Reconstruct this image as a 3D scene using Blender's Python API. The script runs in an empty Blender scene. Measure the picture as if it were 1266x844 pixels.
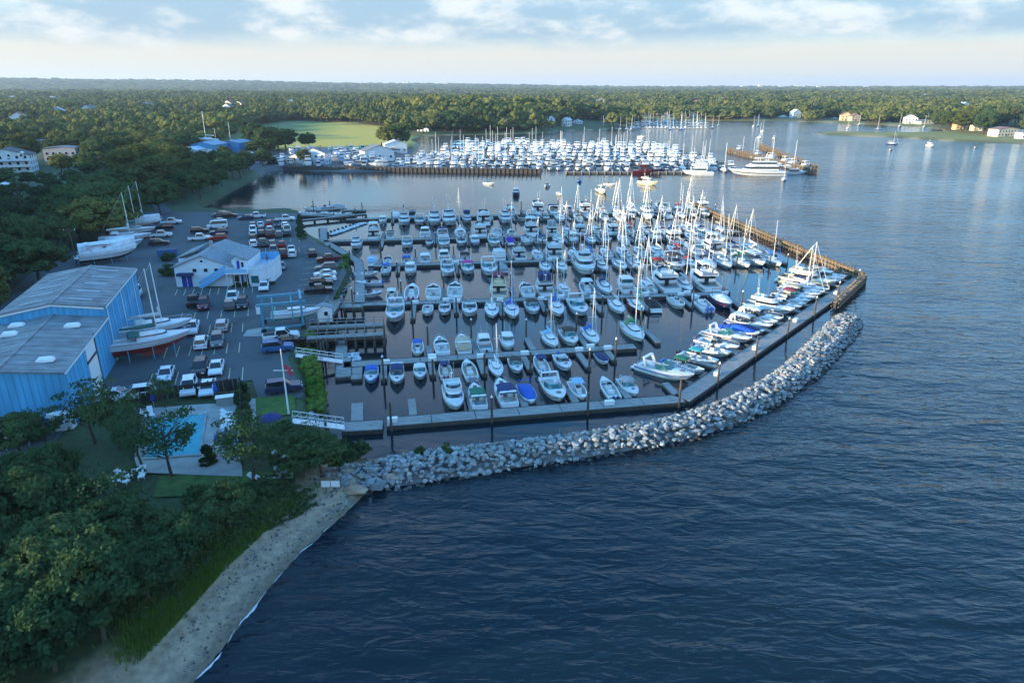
import bpy, bmesh, math, random
import numpy as np
from mathutils import Vector, Matrix, noise
RD = random.Random(7)
R = math.radians
scene = bpy.context.scene
COL = scene.collection
# ------------------------------------------------------------------ camera
F, H = 844.0, 40.0                      # focal length in photo pixels, camera height in metres
PITCH = math.atan((422 - 108) / F)
CP, SP = math.cos(PITCH), math.sin(PITCH)
cam = bpy.data.cameras.new('camera')
cam.sensor_width = 36.0
cam.lens = 36.0 * F / 1266.0
cam.clip_start = 0.5; cam.clip_end = 30000
camo = bpy.data.objects.new('camera', cam); COL.objects.link(camo)
camo.location = (0, 0, H); camo.rotation_euler = (R(90) - PITCH, 0, 0)
scene.camera = camo
# ------------------------------------------------------------------ light
SUN_EL = R(9.0)
SUN_XY = Vector((-0.93, -0.37)).normalized()          # towards the sun
sun = bpy.data.lights.new('sun', 'SUN'); sun.energy = 2.8; sun.angle = R(0.53); sun.color = (1.0, 0.80, 0.52)
suno = bpy.data.objects.new('sun', sun); COL.objects.link(suno)
sd = Vector((SUN_XY.x * math.cos(SUN_EL), SUN_XY.y * math.cos(SUN_EL), math.sin(SUN_EL)))
suno.rotation_euler = sd.to_track_quat('Z', 'Y').to_euler(); suno.location = (-200, -80, 120)
W = bpy.data.worlds.new('World'); scene.world = W; W.use_nodes = True
wt = W.node_tree; wt.nodes.clear()
def wn(t, **k):
    n = wt.nodes.new(t)
    for a, b in k.items(): setattr(n, a, b)
    return n
def lk(a, b): wt.links.new(a, b)
sky = wn('ShaderNodeTexSky', sky_type='NISHITA', sun_disc=False, sun_elevation=SUN_EL,
         sun_rotation=math.atan2(SUN_XY.x, SUN_XY.y) % (2 * math.pi), altitude=20, air_density=1.0, dust_density=1.2, ozone_density=2.5)
geo = wn('ShaderNodeTexCoord')
sep = wn('ShaderNodeSeparateXYZ'); lk(geo.outputs['Generated'], sep.inputs[0])
def mth(op, a, b=None, c=None, clamp=False):
    n = wn('ShaderNodeMath', operation=op, use_clamp=clamp)
    for i, v in enumerate((a, b, c)):
        if v is None: continue
        if isinstance(v, (int, float)): n.inputs[i].default_value = v
        else: lk(v, n.inputs[i])
    return n.outputs[0]
def smooth(v, lo, hi):
    n = wn('ShaderNodeMapRange', interpolation_type='SMOOTHSTEP')
    lk(v, n.inputs[0]); n.inputs[1].default_value = lo; n.inputs[2].default_value = hi
    return n.outputs[0]
def wnoise(scale, stretch, detail, off=(0, 0, 0), rough=0.55):
    m = wn('ShaderNodeMapping'); lk(geo.outputs['Generated'], m.inputs[0])
    m.inputs['Scale'].default_value = (scale, scale, scale * stretch); m.inputs['Location'].default_value = off
    n = wn('ShaderNodeTexNoise'); lk(m.outputs[0], n.inputs['Vector']); n.inputs['Scale'].default_value = 1.0
    n.inputs['Detail'].default_value = detail; n.inputs['Roughness'].default_value = rough
    return n.outputs[0]
cover = wnoise(2.3, 5.5, 8, (3.4, 1.7, 0.35), 0.52)
puff = wnoise(9.0, 2.8, 10, (0.4, 2.2, 0.0), 0.6)
wisps = wnoise(4.5, 7.0, 6, (5.5, 0.3, 1.2), 0.55)
# a broad bank of cumulus with a level base over a clear, pale band of air above the horizon
base = smooth(mth('ADD', sep.outputs['Z'], mth('MULTIPLY', mth('ADD', mth('SUBTRACT', puff, 0.5), mth('SUBTRACT', wisps, 0.5)), 0.030)), 0.040, 0.068)
bank = mth('MULTIPLY', smooth(cover, 0.37, 0.50), base)
thin = mth('MULTIPLY', smooth(wisps, 0.52, 0.72), mth('MULTIPLY', base, 0.5))
mask = mth('MULTIPLY', mth('MAXIMUM', bank, thin), mth('SUBTRACT', 1.0, mth('MULTIPLY', smooth(sep.outputs['Z'], 0.22, 0.6), 0.9)))  # a cloud field thins overhead and closes up towards the horizon
lit = smooth(mth('ADD', puff, mth('MULTIPLY', sep.outputs['Z'], 0.25)), 0.46, 0.67)
ccol = wn('ShaderNodeMix', data_type='RGBA'); lk(lit, ccol.inputs[0])
ccol.inputs[6].default_value = (0.10, 0.148, 0.195, 1); ccol.inputs[7].default_value = (0.25, 0.255, 0.255, 1)
# warm, hazy air close to the horizon
hz = mth('POWER', mth('SUBTRACT', 1.0, mth('ABSOLUTE', sep.outputs['Z'])), 7.0)
SKYK = 0.15
skm = wn('ShaderNodeMix', data_type='RGBA', blend_type='MULTIPLY'); skm.inputs[0].default_value = 1
lk(sky.outputs[0], skm.inputs[6]); skm.inputs[7].default_value = (SKYK * .38, SKYK * 1.24, SKYK * 1.68, 1)
hmix = wn('ShaderNodeMix', data_type='RGBA'); lk(mth('MINIMUM', mth('MULTIPLY', hz, 1.35), 0.97), hmix.inputs[0]); lk(skm.outputs[2], hmix.inputs[6])
hmix.inputs[7].default_value = (0.245, 0.228, 0.198, 1)
fin = wn('ShaderNodeMix', data_type='RGBA'); lk(mth('MULTIPLY', mask, 0.85), fin.inputs[0]); lk(hmix.outputs[2], fin.inputs[6])
cs = wn('ShaderNodeMix', data_type='RGBA', blend_type='MULTIPLY'); cs.inputs[0].default_value = 1
high = smooth(sep.outputs['Z'], 0.08, 0.34)      # clouds above the view are brightened so the basin reflects more light
hg = wn('ShaderNodeMix', data_type='RGBA'); lk(high, hg.inputs[0]); hg.inputs[6].default_value = (1, 1, 1, 1); hg.inputs[7].default_value = (1.5, 1.45, 1.5, 1)
lk(ccol.outputs[2], cs.inputs[6]); lk(hg.outputs[2], cs.inputs[7])
lk(cs.outputs[2], fin.inputs[7])
bg = wn('ShaderNodeBackground'); lk(fin.outputs[2], bg.inputs[0]); bg.inputs[1].default_value = 1.0
wo = wn('ShaderNodeOutputWorld'); lk(bg.outputs[0], wo.inputs[0])
scene.view_settings.view_transform = 'Standard'; scene.view_settings.look = 'None'
scene.view_settings.exposure = 1.9; scene.view_settings.gamma = 1.0; scene.view_settings.use_curve_mapping = False
scene.cycles.use_denoising = True
scene.cycles.max_bounces = 6; scene.cycles.diffuse_bounces = 2; scene.cycles.glossy_bounces = 3
scene.cycles.transmission_bounces = 3; scene.cycles.volume_bounces = 0; scene.cycles.transparent_max_bounces = 6
scene.cycles.caustics_reflective = False; scene.cycles.caustics_refractive = False
scene.cycles.sample_clamp_indirect = 4.0
# ------------------------------------------------------------------ photo pixel -> place on level ground
def P(x, y, z=0.0):
    u, v = (x - 633) / F, (y - 422) / F
    d = (u, CP - v * SP, -SP - v * CP)
    t = (z - H) / d[2]
    return Vector((d[0] * t, d[1] * t, z))
def proj(p):
    dz = p[2] - H; zc = p[1] * CP - dz * SP
    return 633 + F * p[0] / zc, 422 + F * (-(p[1] * SP + dz * CP)) / zc, zc
LOT = 2.0
# ------------------------------------------------------------------ materials
MATS = {}
def mat(name, col=(.5, .5, .5), rough=.6, vary=.15, scale=2.0, metal=0.0, objcol=False, bump=0.0, bscale=None, stretch=(1, 1, 1), col2=None, attr=None, spec=.5, coords='Object'):
    if name in MATS: return MATS[name]
    m = bpy.data.materials.new(name); m.use_nodes = True; MATS[name] = m
    t = m.node_tree; b = t.nodes['Principled BSDF']
    b.inputs['Roughness'].default_value = rough; b.inputs['Metallic'].default_value = metal
    b.inputs['Specular IOR Level'].default_value = spec
    tc = t.nodes.new('ShaderNodeTexCoord'); mp = t.nodes.new('ShaderNodeMapping'); t.links.new(tc.outputs[coords], mp.inputs[0])
    mp.inputs['Scale'].default_value = stretch
    nz = t.nodes.new('ShaderNodeTexNoise'); t.links.new(mp.outputs[0], nz.inputs['Vector'])
    nz.inputs['Scale'].default_value = scale; nz.inputs['Detail'].default_value = 5
    rg = t.nodes.new('ShaderNodeMapRange'); t.links.new(nz.outputs[0], rg.inputs[0])
    rg.inputs[1].default_value = .3; rg.inputs[2].default_value = .7; rg.inputs[3].default_value = 1 - vary; rg.inputs[4].default_value = 1 + vary * .6
    src = None
    if objcol:
        oi = t.nodes.new('ShaderNodeObjectInfo'); src = oi.outputs['Color']
    if attr:
        at = t.nodes.new('ShaderNodeAttribute'); at.attribute_name = attr
        if src is None: src = at.outputs['Color']
        else:
            mm = t.nodes.new('ShaderNodeMix'); mm.data_type = 'RGBA'; mm.blend_type = 'MULTIPLY'; mm.inputs[0].default_value = 1
            t.links.new(src, mm.inputs[6]); t.links.new(at.outputs['Color'], mm.inputs[7]); src = mm.outputs[2]
    mx = t.nodes.new('ShaderNodeMix'); mx.data_type = 'RGBA'; mx.blend_type = 'MULTIPLY'; mx.inputs[0].default_value = 1
    if src is not None: t.links.new(src, mx.inputs[6])
    elif col2:
        cm = t.nodes.new('ShaderNodeMix'); cm.data_type = 'RGBA'; cm.inputs[6].default_value = (*col, 1); cm.inputs[7].default_value = (*col2, 1)
        r2 = t.nodes.new('ShaderNodeMapRange'); t.links.new(nz.outputs[0], r2.inputs[0]); r2.inputs[1].default_value = .42; r2.inputs[2].default_value = .6
        t.links.new(r2.outputs[0], cm.inputs[0]); t.links.new(cm.outputs[2], mx.inputs[6])
    else: mx.inputs[6].default_value = (*col, 1)
    t.links.new(rg.outputs[0], mx.inputs[7]); t.links.new(mx.outputs[2], b.inputs['Base Color'])
    if bump:
        n2 = t.nodes.new('ShaderNodeTexNoise'); t.links.new(mp.outputs[0], n2.inputs['Vector']); n2.inputs['Scale'].default_value = bscale or scale * 4
        n2.inputs['Detail'].default_value = 4
        bp = t.nodes.new('ShaderNodeBump'); bp.inputs['Strength'].default_value = bump; bp.inputs['Distance'].default_value = .05
        t.links.new(n2.outputs[0], bp.inputs['Height']); t.links.new(bp.outputs[0], b.inputs['Normal'])
    return m
M = {}
M['gel'] = mat('gelcoat', rough=.28, vary=.06, scale=1.3, objcol=True)
M['canvas'] = mat('canvas', rough=.9, vary=.18, scale=1.6, objcol=True, bump=.3, bscale=3)
M['car'] = mat('car_paint', rough=.22, vary=.05, scale=1., objcol=True)
M['plain'] = mat('painted', rough=.6, vary=.12, scale=1.5, objcol=True)
M['rock'] = mat('granite', rough=.9, vary=.30, scale=1.8, objcol=True, attr='Col', bump=.5, bscale=6)
M['glass'] = mat('dark_glass', (.012, .018, .024), .06, 0, spec=.8)
M['teal'] = mat('tinted_glass', (.02, .11, .12), .08, 0, spec=.8)
M['metal'] = mat('bright_metal', (.62, .64, .66), .35, .05, metal=.7)
M['alu'] = mat('mast_aluminium', (.78, .76, .72), .45, .08, scale=.6)
M['black'] = mat('black_rubber', (.018, .018, .02), .7, .2)
M['deckw'] = mat('dock_boards', (.27, .26, .245), .85, .35, scale=.8, stretch=(1, 6, 1), bump=.3, bscale=5)
M['float'] = mat('dock_float', (.07, .065, .06), .85, .3, scale=1.)
M['pile'] = mat('pile_wood', (.085, .07, .058), .9, .45, scale=1.5, stretch=(3, 3, .5), bump=.4)
M['timber'] = mat('weathered_timber', (.30, .21, .12), .9, .45, scale=1.2, stretch=(3, 3, .6), bump=.5, col2=(.17, .12, .08))
M['asphalt'] = mat('asphalt', (.095, .108, .115), .85, .5, scale=.16, bump=.2, bscale=8, col2=(.06, .07, .076))
M['concrete'] = mat('concrete', (.34, .33, .31), .85, .25, scale=.5, bump=.2, bscale=5)
M['line'] = mat('worn_paint_line', (.62, .52, .36), .8, .5, scale=2.5)
M['lawn'] = mat('lawn', (.055, .115, .02), .95, .4, scale=1.2, bump=.5, bscale=12)
M['poolw'] = mat('pool_water', (.0, .34, .42), .3, .12, scale=.9, bump=.1, bscale=1.5, spec=.1)
M['shedwall'] = mat('blue_steel_cladding', (.08, .38, .62), .5, .3, scale=.9, stretch=(1, 1, .12))
M['shedroof'] = mat('grey_steel_roof', (.19, .205, .215), .55, .42, scale=.5)
M['siding'] = mat('pale_clapboard', (.66, .72, .76), .7, .08, scale=.8)
M['roofgrey'] = mat('grey_shingle', (.26, .28, .30), .85, .22, scale=1.5)
M['white'] = mat('white_paint', (.78, .78, .77), .5, .08)
M['lifts'] = mat('lift_blue_steel', (.07, .26, .36), .45, .15)
M['bark'] = mat('bark', (.085, .065, .05), .95, .4, scale=3, stretch=(1, 1, .3), bump=.6)
M['hullred'] = mat('antifouling', (.26, .035, .025), .8, .25, scale=1.)
def leafmat(name, c1, c2, tr=.3):
    m = bpy.data.materials.new(name); m.use_nodes = True; t = m.node_tree; t.nodes.clear()
    oi = t.nodes.new('ShaderNodeObjectInfo'); ge = t.nodes.new('ShaderNodeNewGeometry')
    ad = t.nodes.new('ShaderNodeMath'); ad.operation = 'MULTIPLY_ADD'; t.links.new(ge.outputs['Random Per Island'], ad.inputs[0]); ad.inputs[1].default_value = .28
    sc = t.nodes.new('ShaderNodeMath'); sc.operation = 'MULTIPLY'; t.links.new(oi.outputs['Random'], sc.inputs[0]); sc.inputs[1].default_value = .75
    t.links.new(sc.outputs[0], ad.inputs[2])
    cm = t.nodes.new('ShaderNodeMix'); cm.data_type = 'RGBA'; cm.inputs[6].default_value = (*c1, 1); cm.inputs[7].default_value = (*c2, 1)
    ps = t.nodes.new('ShaderNodeTexNoise'); t.links.new(ge.outputs['Position'], ps.inputs['Vector']); ps.inputs['Scale'].default_value = .012; ps.inputs['Detail'].default_value = 3   # stands of different species
    pr = t.nodes.new('ShaderNodeMapRange'); t.links.new(ps.outputs[0], pr.inputs[0]); pr.inputs[1].default_value = .35; pr.inputs[2].default_value = .65; pr.inputs[3].default_value = -.3; pr.inputs[4].default_value = .4
    a2 = t.nodes.new('ShaderNodeMath'); a2.operation = 'ADD'; a2.use_clamp = True; t.links.new(ad.outputs[0], a2.inputs[0]); t.links.new(pr.outputs[0], a2.inputs[1])
    t.links.new(a2.outputs[0], cm.inputs[0])
    d = t.nodes.new('ShaderNodeBsdfDiffuse'); tl = t.nodes.new('ShaderNodeBsdfTranslucent'); mx = t.nodes.new('ShaderNodeMixShader'); mx.inputs[0].default_value = tr
    for n in (d, tl): t.links.new(cm.outputs[2], n.inputs['Color'])
    t.links.new(d.outputs[0], mx.inputs[1]); t.links.new(tl.outputs[0], mx.inputs[2])
    o = t.nodes.new('ShaderNodeOutputMaterial'); t.links.new(mx.outputs[0], o.inputs[0])
    return m
M['leaf'] = leafmat('leaves', (.030, .076, .034), (.10, .145, .055))
M['leafpale'] = leafmat('pale_leaves', (.07, .10, .03), (.15, .16, .05))
M['leaffar'] = leafmat('far_leaves', (.028, .055, .022), (.16, .165, .050), .12)
M['leafdark'] = leafmat('dark_leaves', (.014, .036, .016), (.03, .06, .02), .15)
M['grass'] = leafmat('dune_grass', (.09, .19, .03), (.22, .28, .07), .35)
# ------------------------------------------------------------------ mesh building
class MB:
    def __init__(s): s.v = []; s.f = []
    def add(s, vs, fs):
        o = len(s.v); s.v += [tuple(v) for v in vs]; s.f += [tuple(i + o for i in f) for f in fs]; return s
    def box(s, x0, x1, y0, y1, z0, z1, tx=0, ty=0):
        return s.add([(x0, y0, z0), (x1, y0, z0), (x1, y1, z0), (x0, y1, z0), (x0 + tx, y0 + ty, z1), (x1 - tx, y0 + ty, z1), (x1 - tx, y1 - ty, z1), (x0 + tx, y1 - ty, z1)],
                     [(3, 2, 1, 0), (4, 5, 6, 7), (0, 1, 5, 4), (1, 2, 6, 5), (2, 3, 7, 6), (3, 0, 4, 7)])
    def tube(s, a, b, r0, r1=None, n=6):
        r1 = r0 if r1 is None else r1
        a, b = Vector(a), Vector(b); d = (b - a).normalized()
        x = d.orthogonal().normalized(); y = d.cross(x)
        vs = []
        for c, r in ((a, r0), (b, r1)):
            for i in range(n):
                q = 2 * math.pi * i / n; vs.append(c + x * (r * math.cos(q)) + y * (r * math.sin(q)))
        fs = [(i, (i + 1) % n, n + (i + 1) % n, n + i) for i in range(n)] + [tuple(range(n))[::-1], tuple(range(n, 2 * n))]
        return s.add(vs, fs)
    def rings(s, rs, cap0=True, cap1=True, loop=True):
        n = len(rs[0]); vs = [p for r in rs for p in r]; fs = []
        for k in range(len(rs) - 1):
            for i in range(n if loop else n - 1):
                j = (i + 1) % n; fs.append((k * n + i, k * n + j, (k + 1) * n + j, (k + 1) * n + i))
        if cap0: fs.append(tuple(range(n))[::-1])
        if cap1: fs.append(tuple(range((len(rs) - 1) * n, len(rs) * n)))
        return s.add(vs, fs)
    def beam(s, a, b, w, h):     # a bar of rectangular section, w across (level), h upright
        a, b = Vector(a), Vector(b); d = (b - a).normalized()
        sx = d.cross(Vector((0, 0, 1)));
        sx = sx.normalized() if sx.length > 1e-4 else Vector((1, 0, 0))
        up = sx.cross(d).normalized(); r = []
        for c in (a, b): r.append([c + sx * (i * w / 2) + up * (j * h / 2) for i, j in ((-1, -1), (1, -1), (1, 1), (-1, 1))])
        return s.rings(r)
    def mesh(s, name, mt, smooth=False):
        me = bpy.data.meshes.new(name); me.from_pydata(s.v, [], s.f); me.update()
        bm = bmesh.new(); bm.from_mesh(me); bmesh.ops.recalc_face_normals(bm, faces=bm.faces); bm.to_mesh(me); bm.free()
        if mt is not None: me.materials.append(M[mt] if isinstance(mt, str) else mt)
        if smooth: me.polygons.foreach_set('use_smooth', [True] * len(me.polygons))
        return me
def tag(o, label=None, cat=None, group=None, kind=None):
    if label: o['label'] = label
    if cat: o['category'] = cat
    if group: o['group'] = group
    if kind: o['kind'] = kind
    return o
def obj(name, me, parent=None, loc=(0, 0, 0), rz=0.0, sc=None, col=None):
    o = bpy.data.objects.new(name, me); COL.objects.link(o); o.location = loc; o.rotation_euler = (0, 0, rz)
    if sc is not None: o.scale = sc if hasattr(sc, '__len__') else (sc, sc, sc)
    if parent: o.parent = parent
    if col: o.color = (*col, 1) if len(col) == 3 else col
    return o
def thing(name, label, cat, loc=(0, 0, 0), rz=0.0, group=None, sc=None):
    return tag(obj(name, None, None, loc, rz, sc), label, cat, group)
def heading(d): return math.atan2(-d[0], d[1])     # turns local +Y towards d
ORD = 'first second third fourth fifth sixth seventh eighth ninth tenth eleventh twelfth thirteenth fourteenth fifteenth sixteenth seventeenth eighteenth nineteenth twentieth'.split()
def ordw(n):
    if n <= 20: return ORD[n - 1]
    t = {2: 'twent', 3: 'thirt', 4: 'fort', 5: 'fift', 6: 'sixt', 7: 'sevent', 8: 'eight', 9: 'ninet'}[n // 10]
    return t + ('ieth' if n % 10 == 0 else 'y-' + ORD[n % 10 - 1])
# ------------------------------------------------------------------ shoreline and terrain
SH = [P(*q).xy for q in [(240, 844), (285, 790), (330, 730), (375, 680), (425, 637), (447, 615), (470, 600), (470, 585), (455, 570), (432, 558), (412, 545), (402, 525), (397, 505), (388, 470), (381, 450), (376, 436),
      (384, 424), (388, 400), (402, 392), (416, 371), (436, 335), (428, 322), (408, 306), (386, 294), (374, 284), (368, 275), (372, 263), (330, 262.5), (285, 263), (256, 262), (248, 258), (262, 250), (280, 240), (300, 229), (322, 219), (330, 213),
      (352, 211), (430, 213), (480, 213), (484, 203), (500, 196), (516, 186), (520, 179), (508, 173), (520, 169.5), (560, 167.5), (620, 166.5), (680, 164.5), (690, 163), (740, 161), (780, 159), (796, 156.5), (785, 153), (752, 148.5), (738, 144.5), (737, 142.5), (760, 142.6), (800, 147), (850, 150), (880, 149.5),
      (960, 150), (1000, 151.5), (1060, 154), (1130, 157), (1162, 160), (1168, 163), (1120, 164.4), (1060, 164.2), (1012, 163.8), (1002, 165.5), (1020, 167.5), (1100, 170.5), (1180, 175.5), (1266, 178.5)]]
SH = [(-9000, -5000), (-260, -700), (-120, -250), (-60, -60), (-36, 10)] + [tuple(q) for q in SH] + [(700, 600), (1500, 900), (9500, 2500), (9500, 14000), (-14000, 14000), (-14000, -5000)]
SH = np.array(SH, float)
def sdist(pts, poly):
    """signed distance, positive inside poly"""
    pts = np.asarray(pts, float); best = np.full(len(pts), 1e18); ins = np.zeros(len(pts), bool)
    n = len(poly)
    for i in range(n):
        a, b = poly[i], poly[(i + 1) % n]; ab = b - a; L2 = (ab ** 2).sum()
        t = np.clip(((pts - a) @ ab) / L2, 0, 1); d = ((pts - a - t[:, None] * ab) ** 2).sum(1); best = np.minimum(best, d)
        c = (a[1] > pts[:, 1]) != (b[1] > pts[:, 1])
        if c.any():
            xi = a[0] + (pts[:, 1] - a[1]) * ab[0] / (ab[1] if abs(ab[1]) > 1e-12 else 1e-12); ins ^= c & (pts[:, 0] < xi)
    return np.where(ins, 1, -1) * np.sqrt(best)
def PX(*q, z=LOT): return np.array([P(x, y, z).xy for x, y in q], float)
def sm(x, a, b):
    t = np.clip((x - a) / (b - a), 0, 1); return t * t * (3 - 2 * t)
def ndist(pts, line):
    best = np.full(len(pts), 1e18)
    for a, b in zip(line[:-1], line[1:]):
        ab = b - a; t = np.clip(((pts - a) @ ab) / (ab ** 2).sum(), 0, 1); best = np.minimum(best, ((pts - a - t[:, None] * ab) ** 2).sum(1))
    return np.sqrt(best)
# the wooded bluff left of the yard; its unseen crest is shaped to shade the near marina
BLUFF = np.array([(-9000, -5000), (-330, -700), (-180, -250), (-110, -60), (-92, 40), (-90, 90), (-97, 120), (-120, 190), (-150, 260), (-240, 330), (-420, 420), (-900, 560), (-3000, 700), (-14000, 900), (-14000, -5000)], float)
BEACHLINE = PX((240, 844), (330, 730), (425, 637), (465, 600), z=0)
PTC = P(610, 154).xy
def vnoise(p, s, seed=0.0):
    x, y = p[:, 0] / s + seed, p[:, 1] / s - seed
    return (np.sin(x * 1.3 + 1.7 * np.sin(y * .9)) + np.sin(y * 1.7 + 1.3 * np.sin(x * 1.1 + 2)) + np.sin((x + y) * .73 + seed)) / 3
def height(pts):
    pts = np.asarray(pts, float); d = sdist(pts, SH)
    nb = np.exp(-(ndist(pts, BEACHLINE) / 18) ** 2)
    slope = .9 * (1 - nb) + .17 * nb
    far = sm(pts[:, 1], 300, 420); slope = slope * (1 - far) + .12 * far
    h = np.where(d > 0, np.minimum(d * slope, 1.95), np.maximum(d * .3, -3.0))
    e = np.maximum(sdist(pts, BLUFF), 0)
    yy = 1 - sm(pts[:, 1], 150, 340) * .86
    h += np.where(d > 0, 33 * sm(e, 0, 165) * yy, 0)
    pc = PTC; h += np.where(d > 0, 12 * np.exp(-(((pts[:, 0] - pc[0]) / 95) ** 2 + ((pts[:, 1] - pc[1]) / 75) ** 2)) * sm(d, 4, 40), 0)      # the wooded point
    r = np.hypot(pts[:, 0], pts[:, 1])
    inland = sm(d, 60, 500) * sm(r, 500, 1500)
    h += inland * (5 + 5 * vnoise(pts, 420, .3))
    az = np.degrees(np.arctan2(pts[:, 0], pts[:, 1]))
    hill = .72 * (92 * np.exp(-((az + 40) / 14) ** 2) + 62 * np.exp(-((az + 21) / 10) ** 2) + 34 * np.exp(-((az + 5) / 9) ** 2) + 12)
    h += np.where(d > 0, hill * sm(r, 4200, 7200) * (1 - .15 * sm(r, 9000, 12000)) * (1 + .10 * vnoise(pts, 900, 2.)), 0)
    return h, d
def polar(r0, r1, nr, cols):
    az = np.array(cols); rs = r0 * (r1 / r0) ** (np.arange(nr) / (nr - 1))
    A, RR = np.meshgrid(np.radians(az), rs); pts = np.stack([(RR * np.sin(A)).ravel(), (RR * np.cos(A)).ravel()], 1)
    n = len(az); i = np.arange(nr - 1)[:, None] * n; j = np.arange(n)[None]; jn = (j + 1) % n
    fs = np.stack([(i + j), (i + jn), (i + n + jn), (i + n + j)], -1).reshape(-1, 4)
    return pts, fs
COLS = list(np.arange(-48, 48.01, .3)) + list(np.arange(51, 309.1, 3.0))
def gridmesh(name, pts, z, fs, mt):
    me = bpy.data.meshes.new(name); n = len(pts)
    me.vertices.add(n); me.vertices.foreach_set('co', np.column_stack([pts, z]).astype('f4').ravel())
    me.loops.add(fs.size); me.loops.foreach_set('vertex_index', fs[:, ::-1].astype('i4').ravel())
    me.polygons.add(len(fs)); me.polygons.foreach_set('loop_start', np.arange(0, fs.size, 4, dtype='i4')); me.polygons.foreach_set('loop_total', np.full(len(fs), 4, 'i4'))
    me.polygons.foreach_set('use_smooth', np.ones(len(fs), bool))
    me.update(calc_edges=True); me.materials.append(mt); return me
pts, fs = polar(25, 13500, 330, COLS)
hh, dd = height(pts)
MEADOW = PX((262, 176), (300, 158), (352, 150), (440, 153), (500, 161), (516, 172), (500, 180), (420, 186), (330, 184), (262, 186))
LOTP = PX((150, 262), (245, 262), (368, 264), (366, 276), (372, 286), (386, 297), (408, 309), (424, 322), (428, 338), (411, 372), (398, 392), (383, 402), (376, 420), (366, 420), (356, 444), (376, 488), (372, 492), (320, 496), (312, 470), (180, 488), (100, 500), (60, 560), (0, 620), (-140, 620), (-60, 420), (60, 320), (128, 300))
SPIT = PX((1000, 163), (1060, 163), (1150, 163), (1266, 168), (1400, 190), (1266, 180), (1180, 177), (1100, 172), (1000, 168), z=0)
FARYARD = PX((296, 208), (330, 187), (400, 183), (500, 181), (516, 184), (486, 200), (484, 214), (330, 214))
col = np.zeros((len(pts), 4), 'f4'); col[:, 3] = 1
nz1 = vnoise(pts, 6, .7); nz2 = vnoise(pts, 23, 4.); nz3 = vnoise(pts, 1.7, 1.)
col[:, :3] = np.array([.045, .070, .024]) * (1 + .25 * nz1[:, None])
sandy = np.array([.38, .285, .19])
wsand = np.clip(np.exp(-(ndist(pts, BEACHLINE) / 9.5) ** 4), 0, 1) * sm(-(dd - 6.4 - 1.0 * nz1), -.8, .8)
wet = sm(-dd, -1.8, -.4)[:, None]
wrack = np.maximum(np.exp(-((dd - 5.6 - .8 * nz2) / .45) ** 2), np.maximum(.8 * np.exp(-((dd - 3.6 - .5 * nz1) / .22) ** 2), .7 * np.exp(-((dd - 7.4 - .6 * nz1) / .35) ** 2)))[:, None] * (.6 + .4 * nz3[:, None])
sc = sandy * (1 - .5 * wet) * (1 + .10 * nz3[:, None]); sc = sc * (1 - .75 * np.clip(wrack, 0, 1)) + np.array([.20, .105, .045]) * .75 * np.clip(wrack, 0, 1)
col[:, :3] = col[:, :3] * (1 - wsand[:, None]) + sc * wsand[:, None]
fd = sm(pts[:, 1], 300, 400) * sm(-dd, -5, -2)       # sandy and marshy edges of the far shores
col[:, :3] = col[:, :3] * (1 - fd[:, None]) + np.array([.36, .28, .17]) * fd[:, None]
fm = sm(pts[:, 1], 330, 420) * np.exp(-((dd - 16) / 12) ** 2) * sm(vnoise(pts, 60, 1.), -.5, .2)
col[:, :3] = col[:, :3] * (1 - fm[:, None]) + np.array([.20, .19, .055]) * fm[:, None]
md = sm(sdist(pts, MEADOW), -4, 4)
mcol = np.array([.13, .17, .05])[None] * (1 - sm(nz2 + .016 * (pts[:, 0] + 215), -.1, .7)[:, None]) + np.array([.50, .37, .05])[None] * sm(nz2 + .016 * (pts[:, 0] + 215), -.1, .7)[:, None]  # yellow towards the right paints sunlight into the meadow colour
col[:, :3] = col[:, :3] * (1 - md[:, None]) + mcol * md[:, None]
spd = sm(sdist(pts, SPIT), -6, 2) * sm(dd, 6, 14)
col[:, :3] = col[:, :3] * (1 - spd[:, None]) + np.array([.22, .20, .05]) * spd[:, None]
yd = sm(sdist(pts, FARYARD), -3, 3)[:, None]; col[:, :3] = col[:, :3] * (1 - yd) + np.array([.15, .145, .14]) * yd
ub = sm(-dd, 0, 2)[:, None]; col[:, :3] = col[:, :3] * (1 - .6 * ub)
M['ground'] = mat('ground', rough=.95, vary=.32, scale=1.6, attr='Col', bump=.6, bscale=5)
gme = gridmesh('ground', pts, hh, fs, M['ground'])
gme.color_attributes.new('Col', 'FLOAT_COLOR', 'POINT').data.foreach_set('color', col.ravel())
tag(obj('ground', gme), kind='structure')
def gz(x, y): return float(height(np.array([[x, y]]))[0][0])
# ------------------------------------------------------------------ water
wp, wf = polar(22, 13000, 230, COLS[::2])
wp = np.vstack([wp, [[0, 0]]]); 
BASIN = np.array([P(*q).xy for q in [(380, 560), (480, 560), (700, 545), (850, 515), (930, 480), (1000, 430), (1050, 375), (1065, 345), (850, 252), (760, 250), (600, 262), (440, 262), (370, 262), (300, 300), (340, 460)]])
BASIN2 = np.array([P(*q).xy for q in [(240, 265), (380, 262), (600, 262), (760, 250), (850, 252), (900, 222), (860, 214), (500, 214), (330, 208), (230, 230)]])
FARW = np.array([P(*q).xy for q in [(480, 220), (860, 214), (905, 186), (1000, 165), (1170, 165), (1170, 145), (700, 135), (480, 160)]])
ch = np.ones(len(wp))
ch = np.minimum(ch, 1 - .955 * sm(sdist(wp, BASIN), -9, 5)); ch = np.minimum(ch, 1 - .9 * sm(sdist(wp, BASIN2), -28, 25)); ch = np.minimum(ch, 1 - .3 * sm(sdist(wp, FARW), -40, 40))
wm = bpy.data.materials.new('sea_water'); wm.use_nodes = True; t = wm.node_tree; b = t.nodes['Principled BSDF']
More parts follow.
